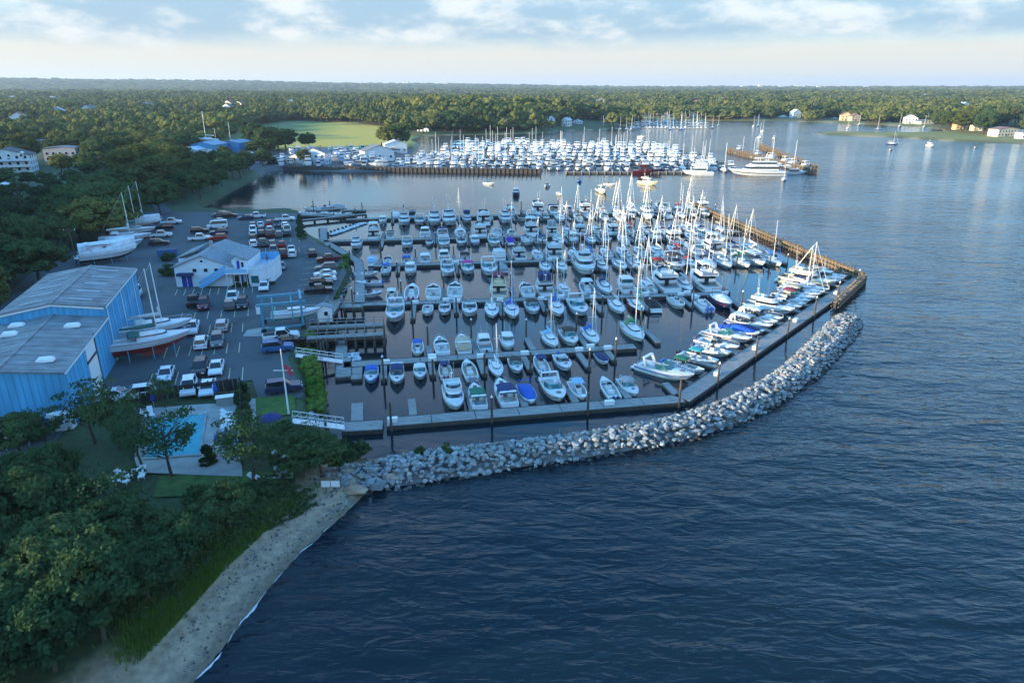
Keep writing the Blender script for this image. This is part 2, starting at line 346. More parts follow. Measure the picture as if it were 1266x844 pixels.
b.inputs['Base Color'].default_value = (.004, .014, .020, 1); b.inputs['IOR'].default_value = 1.333; b.inputs['Roughness'].default_value = .09
at = t.nodes.new('ShaderNodeAttribute'); at.attribute_name = 'chop'
tc = t.nodes.new('ShaderNodeTexCoord')
def wtex(scale, stretch, rot, detail=3, rough=.5):
    mp = t.nodes.new('ShaderNodeMapping'); t.links.new(tc.outputs['Object'], mp.inputs[0]); mp.inputs['Scale'].default_value = (stretch, 1, 1); mp.inputs['Rotation'].default_value = (0, 0, R(rot))
    n = t.nodes.new('ShaderNodeTexNoise'); t.links.new(mp.outputs[0], n.inputs['Vector']); n.inputs['Scale'].default_value = scale; n.inputs['Detail'].default_value = detail; n.inputs['Roughness'].default_value = rough
    n.inputs['Distortion'].default_value = .6
    return n.outputs[0]
def wmath(op, a, b_, c=None):
    n = t.nodes.new('ShaderNodeMath'); n.operation = op
    for i, v in enumerate((a, b_, c)):
        if v is None: continue
        if isinstance(v, (int, float)): n.inputs[i].default_value = v
        else: t.links.new(v, n.inputs[i])
    return n.outputs[0]
small = wtex(2.2, .42, 14, 3); mid = wtex(.75, .40, 24, 2); swell = wtex(.2, .35, 34, 1); gust = wtex(.018, .5, 20, 2)
hgt = wmath('ADD', wmath('MULTIPLY', small, .10), wmath('ADD', wmath('MULTIPLY', mid, .34), wmath('MULTIPLY', swell, .62)))
gr = t.nodes.new('ShaderNodeMapRange'); t.links.new(gust, gr.inputs[0]); gr.inputs[1].default_value = .3; gr.inputs[2].default_value = .7; gr.inputs[3].default_value = .45; gr.inputs[4].default_value = 1.15
hgt = wmath('MULTIPLY', hgt, wmath('MULTIPLY', at.outputs['Fac'], gr.outputs[0]))
bp = t.nodes.new('ShaderNodeBump'); bp.inputs['Strength'].default_value = 1.0; bp.inputs['Distance'].default_value = 1.0
t.links.new(hgt, bp.inputs['Height']); t.links.new(bp.outputs[0], b.inputs['Normal'])
M['water'] = wm
n = len(COLS[::2])
wme = gridmesh('water', wp, np.zeros(len(wp)), wf, wm)
bm = bmesh.new(); bm.from_mesh(wme); bm.verts.ensure_lookup_table()
cv = bm.verts[len(wp) - 1]
for j in range(n): bm.faces.new((bm.verts[j], bm.verts[(j + 1) % n], cv)).smooth = True
bmesh.ops.recalc_face_normals(bm, faces=bm.faces)
if sum(f.normal.z for f in bm.faces) < 0: bmesh.ops.reverse_faces(bm, faces=bm.faces)
bm.to_mesh(wme); bm.free()
wme.attributes.new('chop', 'FLOAT', 'POINT').data.foreach_set('value', ch.astype('f4'))
tag(obj('water', wme), kind='structure')
def sheet(name, poly, z, mt, thick=0.0):
    bm = bmesh.new(); vs = [bm.verts.new((p[0], p[1], z)) for p in poly]; f = bm.faces.new(vs)
    if f.normal.z < 0: f.normal_flip()
    bmesh.ops.triangulate(bm, faces=bm.faces[:])
    if thick:
        r = bmesh.ops.extrude_face_region(bm, geom=bm.faces[:]); bmesh.ops.translate(bm, verts=[v for v in r['geom'] if isinstance(v, bmesh.types.BMVert)], vec=(0, 0, -thick))
    bmesh.ops.recalc_face_normals(bm, faces=bm.faces)
    me = bpy.data.meshes.new(name); bm.to_mesh(me); bm.free(); me.materials.append(M[mt]); return me
# ------------------------------------------------------------------ boats
WHITE = (.68, .70, .71); CREAM = (.74, .66, .48); OFFW = (.56, .56, .53); NAVY = (.02, .035, .12); BLUE = (.02, .11, .45); TEALC = (.03, .32, .34)
GREEN = (.015, .15, .09); BLACK = (.02, .02, .022); BROWN = (.07, .045, .035); BEIGE = (.46, .38, .28); RED = (.38, .03, .03); PURPLE = (.09, .02, .34); PINK = (.55, .06, .22); GREY = (.30, .32, .34); BURG = (.22, .03, .05); SKYB = (.28, .48, .68)
def bform(t, tr, full=.42, p=2.2):
    if t < full: return tr + (1 - tr) * math.sin(t / full * math.pi / 2)
    return max(.015, (1 - ((t - full) / (1 - full)) ** p) ** .8)
class Hull:
    def __init__(s, L, B, fb, tr=.86, full=.42, p=2.2, sheer=.35, n=11, keel=.45, rake=.10):
        s.L, s.B, s.fb = L, B, fb
        s.T = [i / (n - 1) for i in range(n)]; s.T[-2] = .955
        s.tr, s.full, s.p, s.sh, s.keel, s.rake = tr, full, p, sheer, keel, rake
    def hb(s, t): return s.B / 2 * bform(t, s.tr, s.full, s.p)
    def zs(s, t): return s.fb * (.88 + s.sh * t * t)
    def y(s, t): return -s.L / 2 + s.L * t
    def ch(s, t): return (s.hb(t) * (.86 - .5 * t ** 3), s.y(t) - s.rake * s.L * t ** 4, -.12 + .5 * s.fb * t ** 5)
    def topsides(s, inner=.12):
        m = MB(); rs = []
        for t in s.T:
            b, y, z = s.hb(t), s.y(t), s.zs(t); cx, cy, cz = s.ch(t); bi = max(.005, b - inner)
            mx, my, mz = b * .985, y - (y - cy) * .35, cz + (z - cz) * .62
            rs.append([(-bi, y - .02, z - .05), (-bi, y - .02, z), (-b, y, z), (-mx, my, mz), (-cx, cy, cz), (cx, cy, cz), (mx, my, mz), (b, y, z), (bi, y - .02, z), (bi, y - .02, z - .05)])
        m.rings(rs, loop=False, cap0=False, cap1=False)
        a = rs[0]; m.add([a[2], a[3], a[4], a[5], a[6], a[7]], [(0, 1, 2, 3, 4, 5)])
        return m.mesh('hull', 'gel')
    def bottom(s, deep=None):
        m = MB(); rs = []; k = deep or s.keel
        for t in s.T:
            cx, cy, cz = s.ch(t); zk = -k * (1 - t ** 4) + (cz - .02) * t ** 4
            rs.append([(-cx, cy, cz), (-cx * .6, cy, cz + (zk - cz) * .65), (0, cy, zk), (cx * .6, cy, cz + (zk - cz) * .65), (cx, cy, cz)])
        m.rings(rs, loop=False, cap0=False, cap1=False); a = rs[0]; m.add(a, [(0, 1, 2, 3, 4)])
        return m.mesh('bottom', 'plain')
    def stripe(s, za=.55, zb=.72):
        m = MB()
        for sd_ in (-1, 1):
            rs = []
            for t in s.T[:-1]:
                cx, cy, cz = s.ch(t); b, y, z = s.hb(t), s.y(t), s.zs(t); r = []
                for f in (za, zb):
                    g = f / .62 if f < .62 else 1
                    x = cx + (b * .985 - cx) * g if f < .62 else b * .985 + (b - b * .985) * (f - .62) / .38
                    r.append((sd_ * (x + .018), cy + (y - cy) * (f + .03), cz + (z - cz) * f))
                rs.append(r)
            m.rings(rs, loop=False, cap0=False, cap1=False)
        return m.mesh('stripe', 'plain')
    def foredeck(s, t0, inner=.12, cam=.12, dz=-.04):
        m = MB(); rs = []
        for k in range(7):
            t = t0 + (1 - t0) * k / 6
            b = max(.005, s.hb(t) - inner); y = s.y(t) - .02; z = s.zs(t) + dz; c = cam * b / (s.B / 2)
            rs.append([(-b, y, z), (-b * .5, y, z + c * .75), (0, y, z + c), (b * .5, y, z + c * .75), (b, y, z)])
        m.rings(rs, loop=False, cap0=False, cap1=False); a = rs[0]
        m.add([(-a[4][0], a[0][1], a[0][2] - .6)] + a + [(a[4][0], a[0][1], a[0][2] - .6)], [(0, 1, 2, 3, 4, 5, 6)])
        return m
    def cockpit(s, t0, fl, inner=.12):
        m = MB(); rs = []
        for k in range(6):
            t = .01 + (t0 - .01) * k / 5
            b = s.hb(t) - inner; y = s.y(t); z = s.zs(t) - .03
            rs.append([(-b, y, z), (-b + .03, y, fl), (b - .03, y, fl), (b, y, z)])
        m.rings(rs, loop=False, cap0=True, cap1=False)
        return m
def outline(y0, y1, w, nose=.6, rear=1.0):
    """plan of a cabin: square aft, rounded forward"""
    ln = min(nose * w, (y1 - y0) * .8)
    return [(-w / 2 * rear, y0), (w / 2 * rear, y0), (w / 2, y1 - ln), (w / 2 * .82, y1 - ln * .4), (w / 2 * .42, y1 - ln * .06), (-w / 2 * .42, y1 - ln * .06), (-w / 2 * .82, y1 - ln * .4), (-w / 2, y1 - ln)]
def lev(o, z, k=1.0, rake=0.0, yc=None):
    ys = [p[1] for p in o]; a, b = min(ys), max(ys)
    return [(p[0] * k, p[1] - rake * ((p[1] - a) / (b - a)), z) for p in o]
def cabin(m, y0, y1, w, zb, zt, rake=.5, inset=.9, nose=.6, lip=0):
    o = outline(y0, y1, w, nose); m.rings([lev(o, zb), lev(o, zt, inset, rake)])
    return o
def glassband(m, y0, y1, w, zb, zt, f0, f1, rake=.5, inset=.9, nose=.6, proud=.015):
    o = outline(y0, y1, w, nose)
    rs = []
    for f in (f0, f1):
        k = 1 + (inset - 1) * f; q = lev(o, zb + (zt - zb) * f, k, rake * f)
        c = (0, (y0 + y1) / 2); rs.append([(x * (1 + proud * 2 / w), c[1] + (y - c[1]) * (1 + proud * 2 / (y1 - y0)), z) for x, y, z in q])
    m.rings(rs)
def canopy(y0, y1, w, z, arch=.22, th=.05, drop=0.0):
    m = MB(); rs = []
    for k in range(5):
        f = k / 4; y = y0 + (y1 - y0) * f; e = -drop * (2 * f - 1) ** 2
        top = [(w * (i / 6 - .5), y, z + e + arch * (1 - (2 * i / 6 - 1) ** 2)) for i in range(7)]
        rs.append(top + [(x, y_, z_ - th) for x, y_, z_ in top[::-1]])
    m.rings(rs); return m
def posts(y0, y1, w, zb, zt, r=.028):
    m = MB()
    for sx in (-1, 1):
        for y, yt in ((y0 + .15, y0), (y1 - .2, y1)): m.tube((sx * w * .5, y, zb), (sx * w * .48, yt, zt), r, n=5)
    return m
def windscreen(y0, y1, w, zb, zt, rake=.45):
    o = outline(y0, y1, w, .75); m = MB(); a = [o[2], o[3], o[4], o[5], o[6], o[7]]
    a = [o[1]] + a + [o[0]]
    bot = [(x, y, zb) for x, y in a]; top = [(x * .93, y - rake * ((y - y0) / (y1 - y0)), zt) for x, y in a]
    inn = [(x * .985, y - .02, z) for x, y, z in top]; ib = [(x * .97, y - .02, z) for x, y, z in bot]
    m.rings([bot, top, inn, ib], loop=False, cap0=False, cap1=False); return m
def outboard(x, y, z):
    m = MB(); m.box(x - .2, x + .2, y - .62, y, z + .1, z + .62, .05, .08); m.box(x - .08, x + .08, y - .42, y - .15, z - .7, z + .1); return m
def rail(h, t0, zt=.55, inner=.1):
    m = MB(); n = 7; top = []
    for sx in (-1, 1):
        pr = None
        for k in range(n):
            t = t0 + (.985 - t0) * k / (n - 1); b = max(.02, h.hb(t) - inner); p = (sx * b, h.y(t), h.zs(t)); q = (sx * b * .97, h.y(t) + .04, h.zs(t) + zt * (.6 + .4 * k / (n - 1)))
            if k % 2 == 0: m.tube(p, q, .018, n=4)
            if pr: m.tube(pr, q, .022, n=4)
            pr = q
    return m
KIT = {}
# every kit: list of (part name, mesh, colour key, parent part index or None); built at a nominal length
def kit_express(cover):
    h = Hull(9.0, 3.0, 1.15, full=.45); k = []
    k.append(('hull', h.topsides(), 'hull')); k.append(('stripe', h.stripe(), 'trim'))
    k.append(('foredeck', h.foredeck(.50, cam=.28).mesh('foredeck', 'gel', True), 'deck'))
    m = h.cockpit(.5, .45); k.append(('cockpit', m.mesh('cockpit', 'plain'), 'sole'))
    m = MB(); m.box(-1.2, -.35, -1.1, -.3, .45, .95, .05, .05); m.box(.35, 1.2, -.9, -.1, .45, 1.0, .05, .05); m.box(-1.25, 1.25, -4.2, -3.6, .45, .95, .03, .03); m.box(-1.25, -.7, -3.6, -2.2, .45, .9, .03, .03)
    k.append(('seat', m.mesh('seat', 'plain'), 'deck'))
    k.append(('windscreen', windscreen(-.9, 1.5, 2.6, 1.18, 1.85, .75).mesh('windscreen', 'teal' if cover == 0 else 'glass'), None))
    m = MB(); m.box(-.32, .32, 2.35, 2.95, 1.45, 1.53); k.append(('hatch', m.mesh('hatch', 'glass'), None))
    m = MB(); m.box(-1.25, 1.25, -5.1, -4.5, .28, .40, .08, .0); k.append(('swim_platform', m.mesh('swim_platform', 'gel'), 'deck'))
    m = MB()
    for sx in (-1, 1): m.beam((sx * 1.35, -2.6, 1.1), (sx * 1.15, -3.0, 2.3), .12, .4)
    m.box(-1.2, 1.2, -3.25, -2.75, 2.28, 2.38); k.append(('radar_arch', m.mesh('radar_arch', 'gel'), 'hull'))
    k.append(('rail', rail(h, .55).mesh('rail', 'metal'), None))
    if cover:
        c = canopy(-3.4, .35, 2.6, 2.25, .2, drop=.12); k.append(('canopy', c.mesh('canopy', 'canvas', True), 'canvas'))
        if cover == 2:
            m = MB(); o = [(-1.28, -4.2), (1.28, -4.2), (1.28, -3.4), (-1.28, -3.4)]; m.rings([[(x, y, 1.1) for x, y in o], [(x * .98, y + .5, 2.2) for x, y in o]]); k.append(('aft_curtain', m.mesh('aft_curtain', 'canvas'), 'canvas'))
    return k, h
def kit_fly(top):
    h = Hull(11.5, 3.9, 1.5, full=.42, sheer=.4); k = []
    k.append(('hull', h.topsides(), 'hull')); k.append(('stripe', h.stripe(.5, .62), 'trim'))
    k.append(('foredeck', h.foredeck(.36, cam=.15).mesh('foredeck', 'gel', True), 'deck'))
    k.append(('cockpit', h.cockpit(.36, .7).mesh('cockpit', 'plain'), 'sole'))
    m = MB(); cabin(m, -2.4, 3.0, 3.3, 1.35, 2.75, 1.3, .88, .5); k.append(('cabin', m.mesh('cabin', 'gel'), 'deck'))
    m = MB(); glassband(m, -2.4, 3.0, 3.3, 1.35, 2.75, .42, .80, 1.3, .88, .5); k.append(('window_band', m.mesh('window_band', 'glass'), None))
    m = MB(); o = outline(-3.6, 1.5, 3.3, .5); m.rings([lev(o, 2.75), lev(o, 2.86), lev(o, 3.35, .97, -.15), lev(o, 3.37, .9, .1), lev(o, 2.9, .88, .1)], cap1=True); k.append(('flybridge', m.mesh('flybridge', 'gel'), 'deck'))
    k.append(('windscreen', windscreen(-.2, 1.25, 2.7, 3.36, 3.85, .35).mesh('windscreen', 'glass'), None))
    m = MB(); m.box(-1.1, 1.1, -1.6, -1.0, 2.9, 3.5, .05, .05); m.box(-.5, .5, .1, .6, 2.9, 3.6, .05, .05); k.append(('helm_seat', m.mesh('helm_seat', 'plain'), 'deck'))
    m = MB(); m.box(-1.7, 1.7, -6.5, -5.7, .3, .45, .1, 0); k.append(('swim_platform', m.mesh('swim_platform', 'gel'), 'deck'))
    m = MB(); m.box(-.55, .25, -2.44, -2.4, .8, 2.5); k.append(('door', m.mesh('door', 'glass'), None))
    k.append(('rail', rail(h, .5, .7).mesh('rail', 'metal'), None))
    m = MB(); m.tube((0, -2.6, 3.3), (0, -2.9, 4.9), .07, .05); m.tube((.3, -2.7, 3.3), (.4, -2.9, 7.6), .02); m.tube((-.35, -2.7, 3.4), (-.45, -2.95, 7.0), .02)
    m.rings([[(.28 * math.cos(a), -2.75 + .28 * math.sin(a), z) for a in [i * math.pi / 4 for i in range(8)]] for z in (4.75, 4.9)]); k.append(('radar_mast', m.mesh('radar_mast', 'white'), None))
    if top:
        k.append(('hardtop', canopy(-2.7, .8, 2.9, 4.75, .14, .08).mesh('hardtop', 'canvas', True), 'canvas')); k.append(('canopy_frame', posts(-2.6, .6, 2.8, 3.3, 4.8).mesh('canopy_frame', 'metal'), None))
        if top == 2:
            m = MB(); o = outline(-2.6, .7, 2.8, .3); m.rings([lev(o, 3.4), lev(o, 4.75, .98)]); k.append(('bridge_curtain', m.mesh('bridge_curtain', 'canvas'), 'canvas'))
    return k, h
def kit_cuddy(cover):
    h = Hull(6.8, 2.45, .95, full=.42); k = []
    k.append(('hull', h.topsides(), 'hull')); k.append(('stripe', h.stripe(), 'trim'))
    k.append(('foredeck', h.foredeck(.52, cam=.3).mesh('foredeck', 'gel', True), 'deck')); k.append(('cockpit', h.cockpit(.52, .35).mesh('cockpit', 'plain'), 'sole'))
    k.append(('windscreen', windscreen(-.6, 1.0, 2.05, 1.0, 1.55, .5).mesh('windscreen', 'teal' if cover else 'glass'), None))
    m = MB(); m.box(-.9, -.3, -.9, -.35, .35, .85, .04, .04); m.box(.3, .9, -.9, -.35, .35, .85, .04, .04); m.box(-1., 1., -3.15, -2.7, .35, .8, .03, .03); k.append(('seat', m.mesh('seat', 'plain'), 'deck'))
    m = MB(); m.box(-.25, .25, 1.5, 1.95, 1.26, 1.33); k.append(('hatch', m.mesh('hatch', 'glass'), None))
    k.append(('rail', rail(h, .55, .4).mesh('rail', 'metal'), None)); k.append(('outboard', outboard(0, -3.35, .55).mesh('outboard', 'plain'), 'trim'))
    if cover: k.append(('canopy', canopy(-2.0, .2, 2.1, 1.75, .2, drop=.15).mesh('canopy', 'canvas', True), 'canvas')); k.append(('canopy_frame', posts(-2.0, .2, 2.0, .9, 1.75).mesh('canopy_frame', 'metal'), None))
    return k, h
def kit_console(top):
    h = Hull(7.4, 2.55, .95, full=.45, sheer=.5); k = []
    k.append(('hull', h.topsides(.16), 'hull')); k.append(('stripe', h.stripe(.3, .45), 'trim'))
    k.append(('foredeck', h.foredeck(.82, cam=.1).mesh('foredeck', 'gel', True), 'deck')); k.append(('cockpit', h.cockpit(.82, .38, .16).mesh('cockpit', 'plain'), 'sole'))
    m = MB(); m.box(-.45, .45, -.4, .5, .38, 1.35, .06, .12); k.append(('console', m.mesh('console', 'gel'), 'deck'))
    m = MB(); m.box(-.55, .55, -1.5, -.95, .38, .95, .03, .03); m.box(-.4, .4, .62, 1.2, .38, .75, .05, .05); m.box(-.9, .9, -3.5, -3.1, .38, .85); k.append(('seat', m.mesh('seat', 'plain'), 'deck'))
    for x in (-.38, .38): k.append(('outboard', outboard(x, -3.65, .5).mesh('outboard', 'plain'), 'trim'))
    k.append(('windscreen', windscreen(-.3, .45, .85, 1.34, 1.75, .2).mesh('windscreen', 'glass'), None))
    if top: k.append(('canopy', canopy(-1.6, .7, 1.9, 2.3, .1, .07).mesh('canopy', 'canvas', True), 'canvas')); k.append(('canopy_frame', posts(-1.2, .5, 1.1, .4, 2.3, .035).mesh('canopy_frame', 'metal'), None))
    return k, h
def kit_covered():
    h = Hull(6.2, 2.35, .9, full=.42); k = []
    k.append(('hull', h.topsides(), 'hull')); k.append(('stripe', h.stripe(), 'trim'))
    k.append(('foredeck', h.foredeck(.84, cam=.08).mesh('foredeck', 'gel', True), 'deck'))
    m = MB(); rs = []
    for i in range(10):
        t = .03 + .84 * i / 9; b = h.hb(t) - .05; z = h.zs(t) + .02; c = .55 * math.exp(-((t - .45) / .25) ** 2) + .12
        rs.append([(-b, h.y(t), z - .06), (-b, h.y(t), z), (-b * .6, h.y(t), z + c * .7), (0, h.y(t), z + c), (b * .6, h.y(t), z + c * .7), (b, h.y(t), z), (b, h.y(t), z - .06)])
    m.rings(rs, loop=False); k.append(('boat_cover', m.mesh('boat_cover', 'canvas', True), 'canvas'))
    m = MB()
    for sx in (-1, 1):
        m.tube((sx * .95, -1.6, .9), (sx * .9, -2.1, 1.9), .03, n=5)
    m.tube((-.9, -2.1, 1.9), (.9, -2.1, 1.9), .05, n=5); k.append(('tow_arch', m.mesh('tow_arch', 'plain'), 'trim'))
    m = MB(); m.box(-.95, .95, -3.6, -3.05, .2, .32); k.append(('swim_platform', m.mesh('swim_platform', 'gel'), 'deck'))
    return k, h
def kit_pilot():
    h = Hull(7.8, 2.7, 1.1, full=.42, sheer=.5); k = []
    k.append(('hull', h.topsides(), 'hull')); k.append(('stripe', h.stripe(.2, .4), 'trim'))
    k.append(('foredeck', h.foredeck(.45, cam=.14).mesh('foredeck', 'gel', True), 'deck')); k.append(('cockpit', h.cockpit(.45, .5).mesh('cockpit', 'plain'), 'sole'))
    m = MB(); cabin(m, -.9, 1.3, 1.95, 1.0, 2.35, .35, .92, .25); k.append(('wheelhouse', m.mesh('wheelhouse', 'gel'), 'deck'))
    m = MB(); glassband(m, -.9, 1.3, 1.95, 1.0, 2.35, .42, .86, .35, .92, .25); k.append(('window_band', m.mesh('window_band', 'teal'), None))
    k.append(('cabin_roof', canopy(-1.6, 1.15, 2.1, 2.36, .08, .07).mesh('cabin_roof', 'gel', True), 'deck'))
    m = MB(); cabin(m, 1.2, 2.6, 1.5, 1.1, 1.55, .4, .85, .6); k.append(('trunk_cabin', m.mesh('trunk_cabin', 'gel'), 'deck'))
    k.append(('outboard', outboard(0, -3.85, .55).mesh('outboard', 'plain'), 'trim')); k.append(('rail', rail(h, .55).mesh('rail', 'metal'), None))
    m = MB(); m.tube((.5, -.6, 2.4), (.6, -.8, 5.2), .02, n=4); m.tube((-.5, -.6, 2.4), (-.6, -.9, 4.8), .02, n=4); k.append(('aerial', m.mesh('aerial', 'white'), None))
    m = MB(); m.box(-.9, .9, -3.3, -2.9, .5, .95); k.append(('seat', m.mesh('seat', 'plain'), 'deck'))
    return k, h
def kit_sail(v):
    h = Hull(9.6, 3.0, 1.0, tr=.62, full=.45, p=2.0, sheer=.22, keel=.7, rake=.06); k = []
    k.append(('hull', h.topsides(.07), 'hull')); k.append(('stripe', h.stripe(.72, .80), 'trim'))
    k.append(('foredeck', h.foredeck(.34, .07, .2).mesh('foredeck', 'gel', True), 'deck')); k.append(('cockpit', h.cockpit(.34, .45, .35).mesh('cockpit', 'plain'), 'sole'))
    m = MB(); cabin(m, -1.5, 2.3, 1.8, 1.0, 1.52, .5, .85, .8); k.append(('coachroof', m.mesh('coachroof', 'gel'), 'deck'))
    m = MB(); glassband(m, -1.5, 2.3, 1.8, 1.0, 1.52, .5, .85, .5, .85, .8); k.append(('window_band', m.mesh('window_band', 'glass'), None))
    hm = 10.6 if v != 1 else 12.0
    m = MB(); m.tube((0, .9, 1.4), (0, .75, hm), .08, .05, 6)
    for z, w in ((hm * .45, .95), (hm * .70, .75)): m.tube((-w, .8, z), (w, .8, z), .03, n=4)
    k.append(('mast', m.mesh('mast', 'alu'), None))
    m = MB(); m.tube((0, .75, 2.35), (0, -3.2, 2.3), .07, n=6); k.append(('boom', m.mesh('boom', 'alu'), None))
    m = MB(); m.rings([[(r * math.cos(a), y, 2.5 + r * 1.35 * math.sin(a)) for a in [i * math.pi / 4 for i in range(8)]] for y, r in ((.85, .2), (.2, .24), (-1.5, .18), (-3.1, .1))]); m.box(-.06, .06, .55, .85, 2.5, 3.6); k.append(('sail_cover', m.mesh('sail_cover', 'canvas', True), 'canvas'))
    m = MB(); m.tube((0, 4.55, 1.25), (0, .78, hm - .4), .055, .03, 5); k.append(('furled_jib', m.mesh('furled_jib', 'canvas'), 'jib'))
    m = MB(); m.tube((0, -4.6, 1.0), (0, .75, hm - .1), .012, n=3)
    for sx in (-1, 1): m.tube((sx * 1.4, .7, 1.0), (sx * .93, .8, hm * .45), .012, n=3); m.tube((sx * .93, .8, hm * .45), (0, .77, hm * .95), .012, n=3)
    k.append(('rigging', m.mesh('rigging', 'metal'), None))
    k.append(('rail', rail(h, .05, .55, .08).mesh('rail', 'metal'), None))
    if v != 2:
        k.append(('spray_hood', canopy(-2.5, -1.1, 2.0, 1.55, .5, .05, drop=.15).mesh('spray_hood', 'canvas', True), 'canvas'))
    m = MB(); m.box(-1.0, -.55, -4.2, -1.6, .45, .85); m.box(.55, 1.0, -4.2, -1.6, .45, .85); k.append(('seat', m.mesh('seat', 'plain'), 'deck'))
    return k, h
def kit_dinghy():
    m = MB(); k = []
    pth = [(-.6, -1.4), (-.62, .2), (-.5, .9), (0, 1.4), (.5, .9), (.62, .2), (.6, -1.4)]
    for a, b in zip(pth[:-1], pth[1:]): m.tube((*a, .22), (*b, .26), .2, .2, 7)
    k.append(('tube', m.mesh('tube', 'plain', True), 'hull')); m = MB(); m.box(-.55, .55, -1.35, .9, .05, .14); k.append(('floor', m.mesh('floor', 'plain'), 'sole'))
    m = MB(); m.box(-.55, .55, -.45, -.15, .34, .40); k.append(('seat', m.mesh('seat', 'plain'), 'deck')); k.append(('outboard', outboard(0, -1.4, .3).mesh('outboard', 'black'), None))
    return k, None
KINDS = dict(exp=(lambda: kit_express(0), 9.0, 3.0), expc=(lambda: kit_express(1), 9.0, 3.0), expd=(lambda: kit_express(2), 9.0, 3.0), fly=(lambda: kit_fly(0), 11.5, 3.9), flyt=(lambda: kit_fly(1), 11.5, 3.9), flyd=(lambda: kit_fly(2), 11.5, 3.9),
             cud=(lambda: kit_cuddy(0), 6.8, 2.45), cudc=(lambda: kit_cuddy(1), 6.8, 2.45), con=(lambda: kit_console(0), 7.4, 2.55), cont=(lambda: kit_console(1), 7.4, 2.55), cov=(kit_covered, 6.2, 2.35), pil=(kit_pilot, 7.8, 2.7),
             sail=(lambda: kit_sail(0), 9.6, 3.0), sailt=(lambda: kit_sail(1), 9.6, 3.0), sailo=(lambda: kit_sail(2), 9.6, 3.0), din=(kit_dinghy, 3.0, 1.6))
NAMES = dict(exp='express_cruiser', expc='express_cruiser', expd='express_cruiser', fly='flybridge_cruiser', flyt='flybridge_cruiser', flyd='flybridge_cruiser', cud='cuddy_boat', cudc='cuddy_boat', con='open_motorboat', cont='open_motorboat', cov='covered_runabout', pil='pilothouse_boat', sail='sailboat', sailt='sailboat', sailo='sailboat', din='dinghy')
CATS = dict(express_cruiser='motorboat', flybridge_cruiser='motorboat', cuddy_boat='motorboat', open_motorboat='motorboat', covered_runabout='motorboat', pilothouse_boat='motorboat', sailboat='sailboat', dinghy='dinghy')
CNAME = {NAVY: 'navy', BLUE: 'blue', TEALC: 'teal', GREEN: 'green', BLACK: 'black', BROWN: 'brown', BEIGE: 'beige', RED: 'red', PURPLE: 'purple', PINK: 'magenta', GREY: 'grey', BURG: 'burgundy', WHITE: 'white', SKYB: 'pale blue', CREAM: 'cream', OFFW: 'off-white'}
def loose(me):
    bm = bmesh.new(); bm.from_mesh(me); seen = set(); out = []
    for f in bm.faces:
        if f.index in seen: continue
        st = [f]; comp = []; seen.add(f.index)
        while st:
            a = st.pop(); comp.append(a)
            for e in a.edges:
                for b in e.link_faces:
                    if b.index not in seen: seen.add(b.index); st.append(b)
        vi = {}; m = MB()
        for a in comp: m.f.append(tuple(vi.setdefault(v.index, len(vi)) for v in a.verts))
        bm.verts.ensure_lookup_table(); m.v = [tuple(bm.verts[i].co) for i in vi]; out.append(m.mesh(me.name, me.materials[0]))
    bm.free(); return out
def kit(kd):
    if kd not in KIT:
        ks, h = KINDS[kd][0](); r = []
        for nme, me, ck in ks:
            if nme in ('seat', 'canopy_frame', 'helm_seat'): r += [({'canopy_frame': 'canopy_post'}.get(nme, nme), x, ck) for x in loose(me)]
            else: r.append((nme, me, ck))
        KIT[kd] = (r, h)
    return KIT[kd]
def look(kd, cv, hull):
    hc = CNAME.get(hull, 'white')
    return {'exp': f'{hc} open express cruiser', 'expc': f'{hc} express cruiser with {CNAME[cv]} canopy', 'expd': f'{hc} express cruiser, {CNAME[cv]} curtains', 'fly': f'{hc} flybridge cruiser', 'flyt': f'{hc} flybridge cruiser with {CNAME[cv]} top', 'flyd': f'{hc} flybridge cruiser, {CNAME[cv]} bridge canvas',
            'cud': f'small {hc} cuddy boat', 'cudc': f'small {hc} cuddy boat, {CNAME[cv]} canopy', 'con': f'open {hc} console boat', 'cont': f'{hc} console boat with {CNAME[cv]} top', 'cov': f'{hc} runabout under {CNAME[cv]} cover', 'pil': f'small {hc} pilothouse boat',
            'sail': f'{hc} sailboat with {CNAME[cv]} canvas', 'sailt': f'tall-masted {hc} sailboat, {CNAME[cv]} canvas', 'sailo': f'{hc} sailboat, {CNAME[cv]} sail cover', 'din': f'{hc} inflatable dinghy'}[kd]
BOATS = []
TRIMS = [NAVY, BLACK, GREY, NAVY, BURG, GREY, BLUE]
def boat(kd, loc, d, cv=NAVY, hull=WHITE, beam=None, L=None, row=None, side='', where=None, grp='boats berthed in the marina', skip=(), z=0.0, label=None, cat=None):
    ks, h = kit(kd); L0, B0 = KINDS[kd][1:]
    sb = (beam / B0) if beam else (L / L0 if L else 1.0); sl = (L / L0) if L else sb
    sb = min(max(sb, .72), 1.5); sl = min(max(sl, .72), 1.5)
    nm = NAMES[kd]; o = thing(nm, label or '?', cat or CATS[nm], (loc[0], loc[1], z), heading(d), grp, (sb, sl, (sb + sl) / 2))
    cols = dict(hull=hull, deck=WHITE if hull != CREAM else CREAM, sole=RD.choice([OFFW, BEIGE, (.52, .50, .46), (.4, .42, .44)]), canvas=cv, trim=RD.choice(TRIMS), jib=RD.choice([WHITE, cv, OFFW]))
    for nme, me, ck in ks:
        if nme in skip: continue
        c = cols.get(ck) if ck else None
        obj(nme, me, o, col=c)
    if z == 0.0:
        o.rotation_euler.y = R(RD.uniform(-1.2, 1.2)); o.location.z = RD.uniform(-.06, .04)
    if label is None: BOATS.append((o, row, side, look(kd, cv, hull), proj((loc[0], loc[1], 1))[0]))
    return o
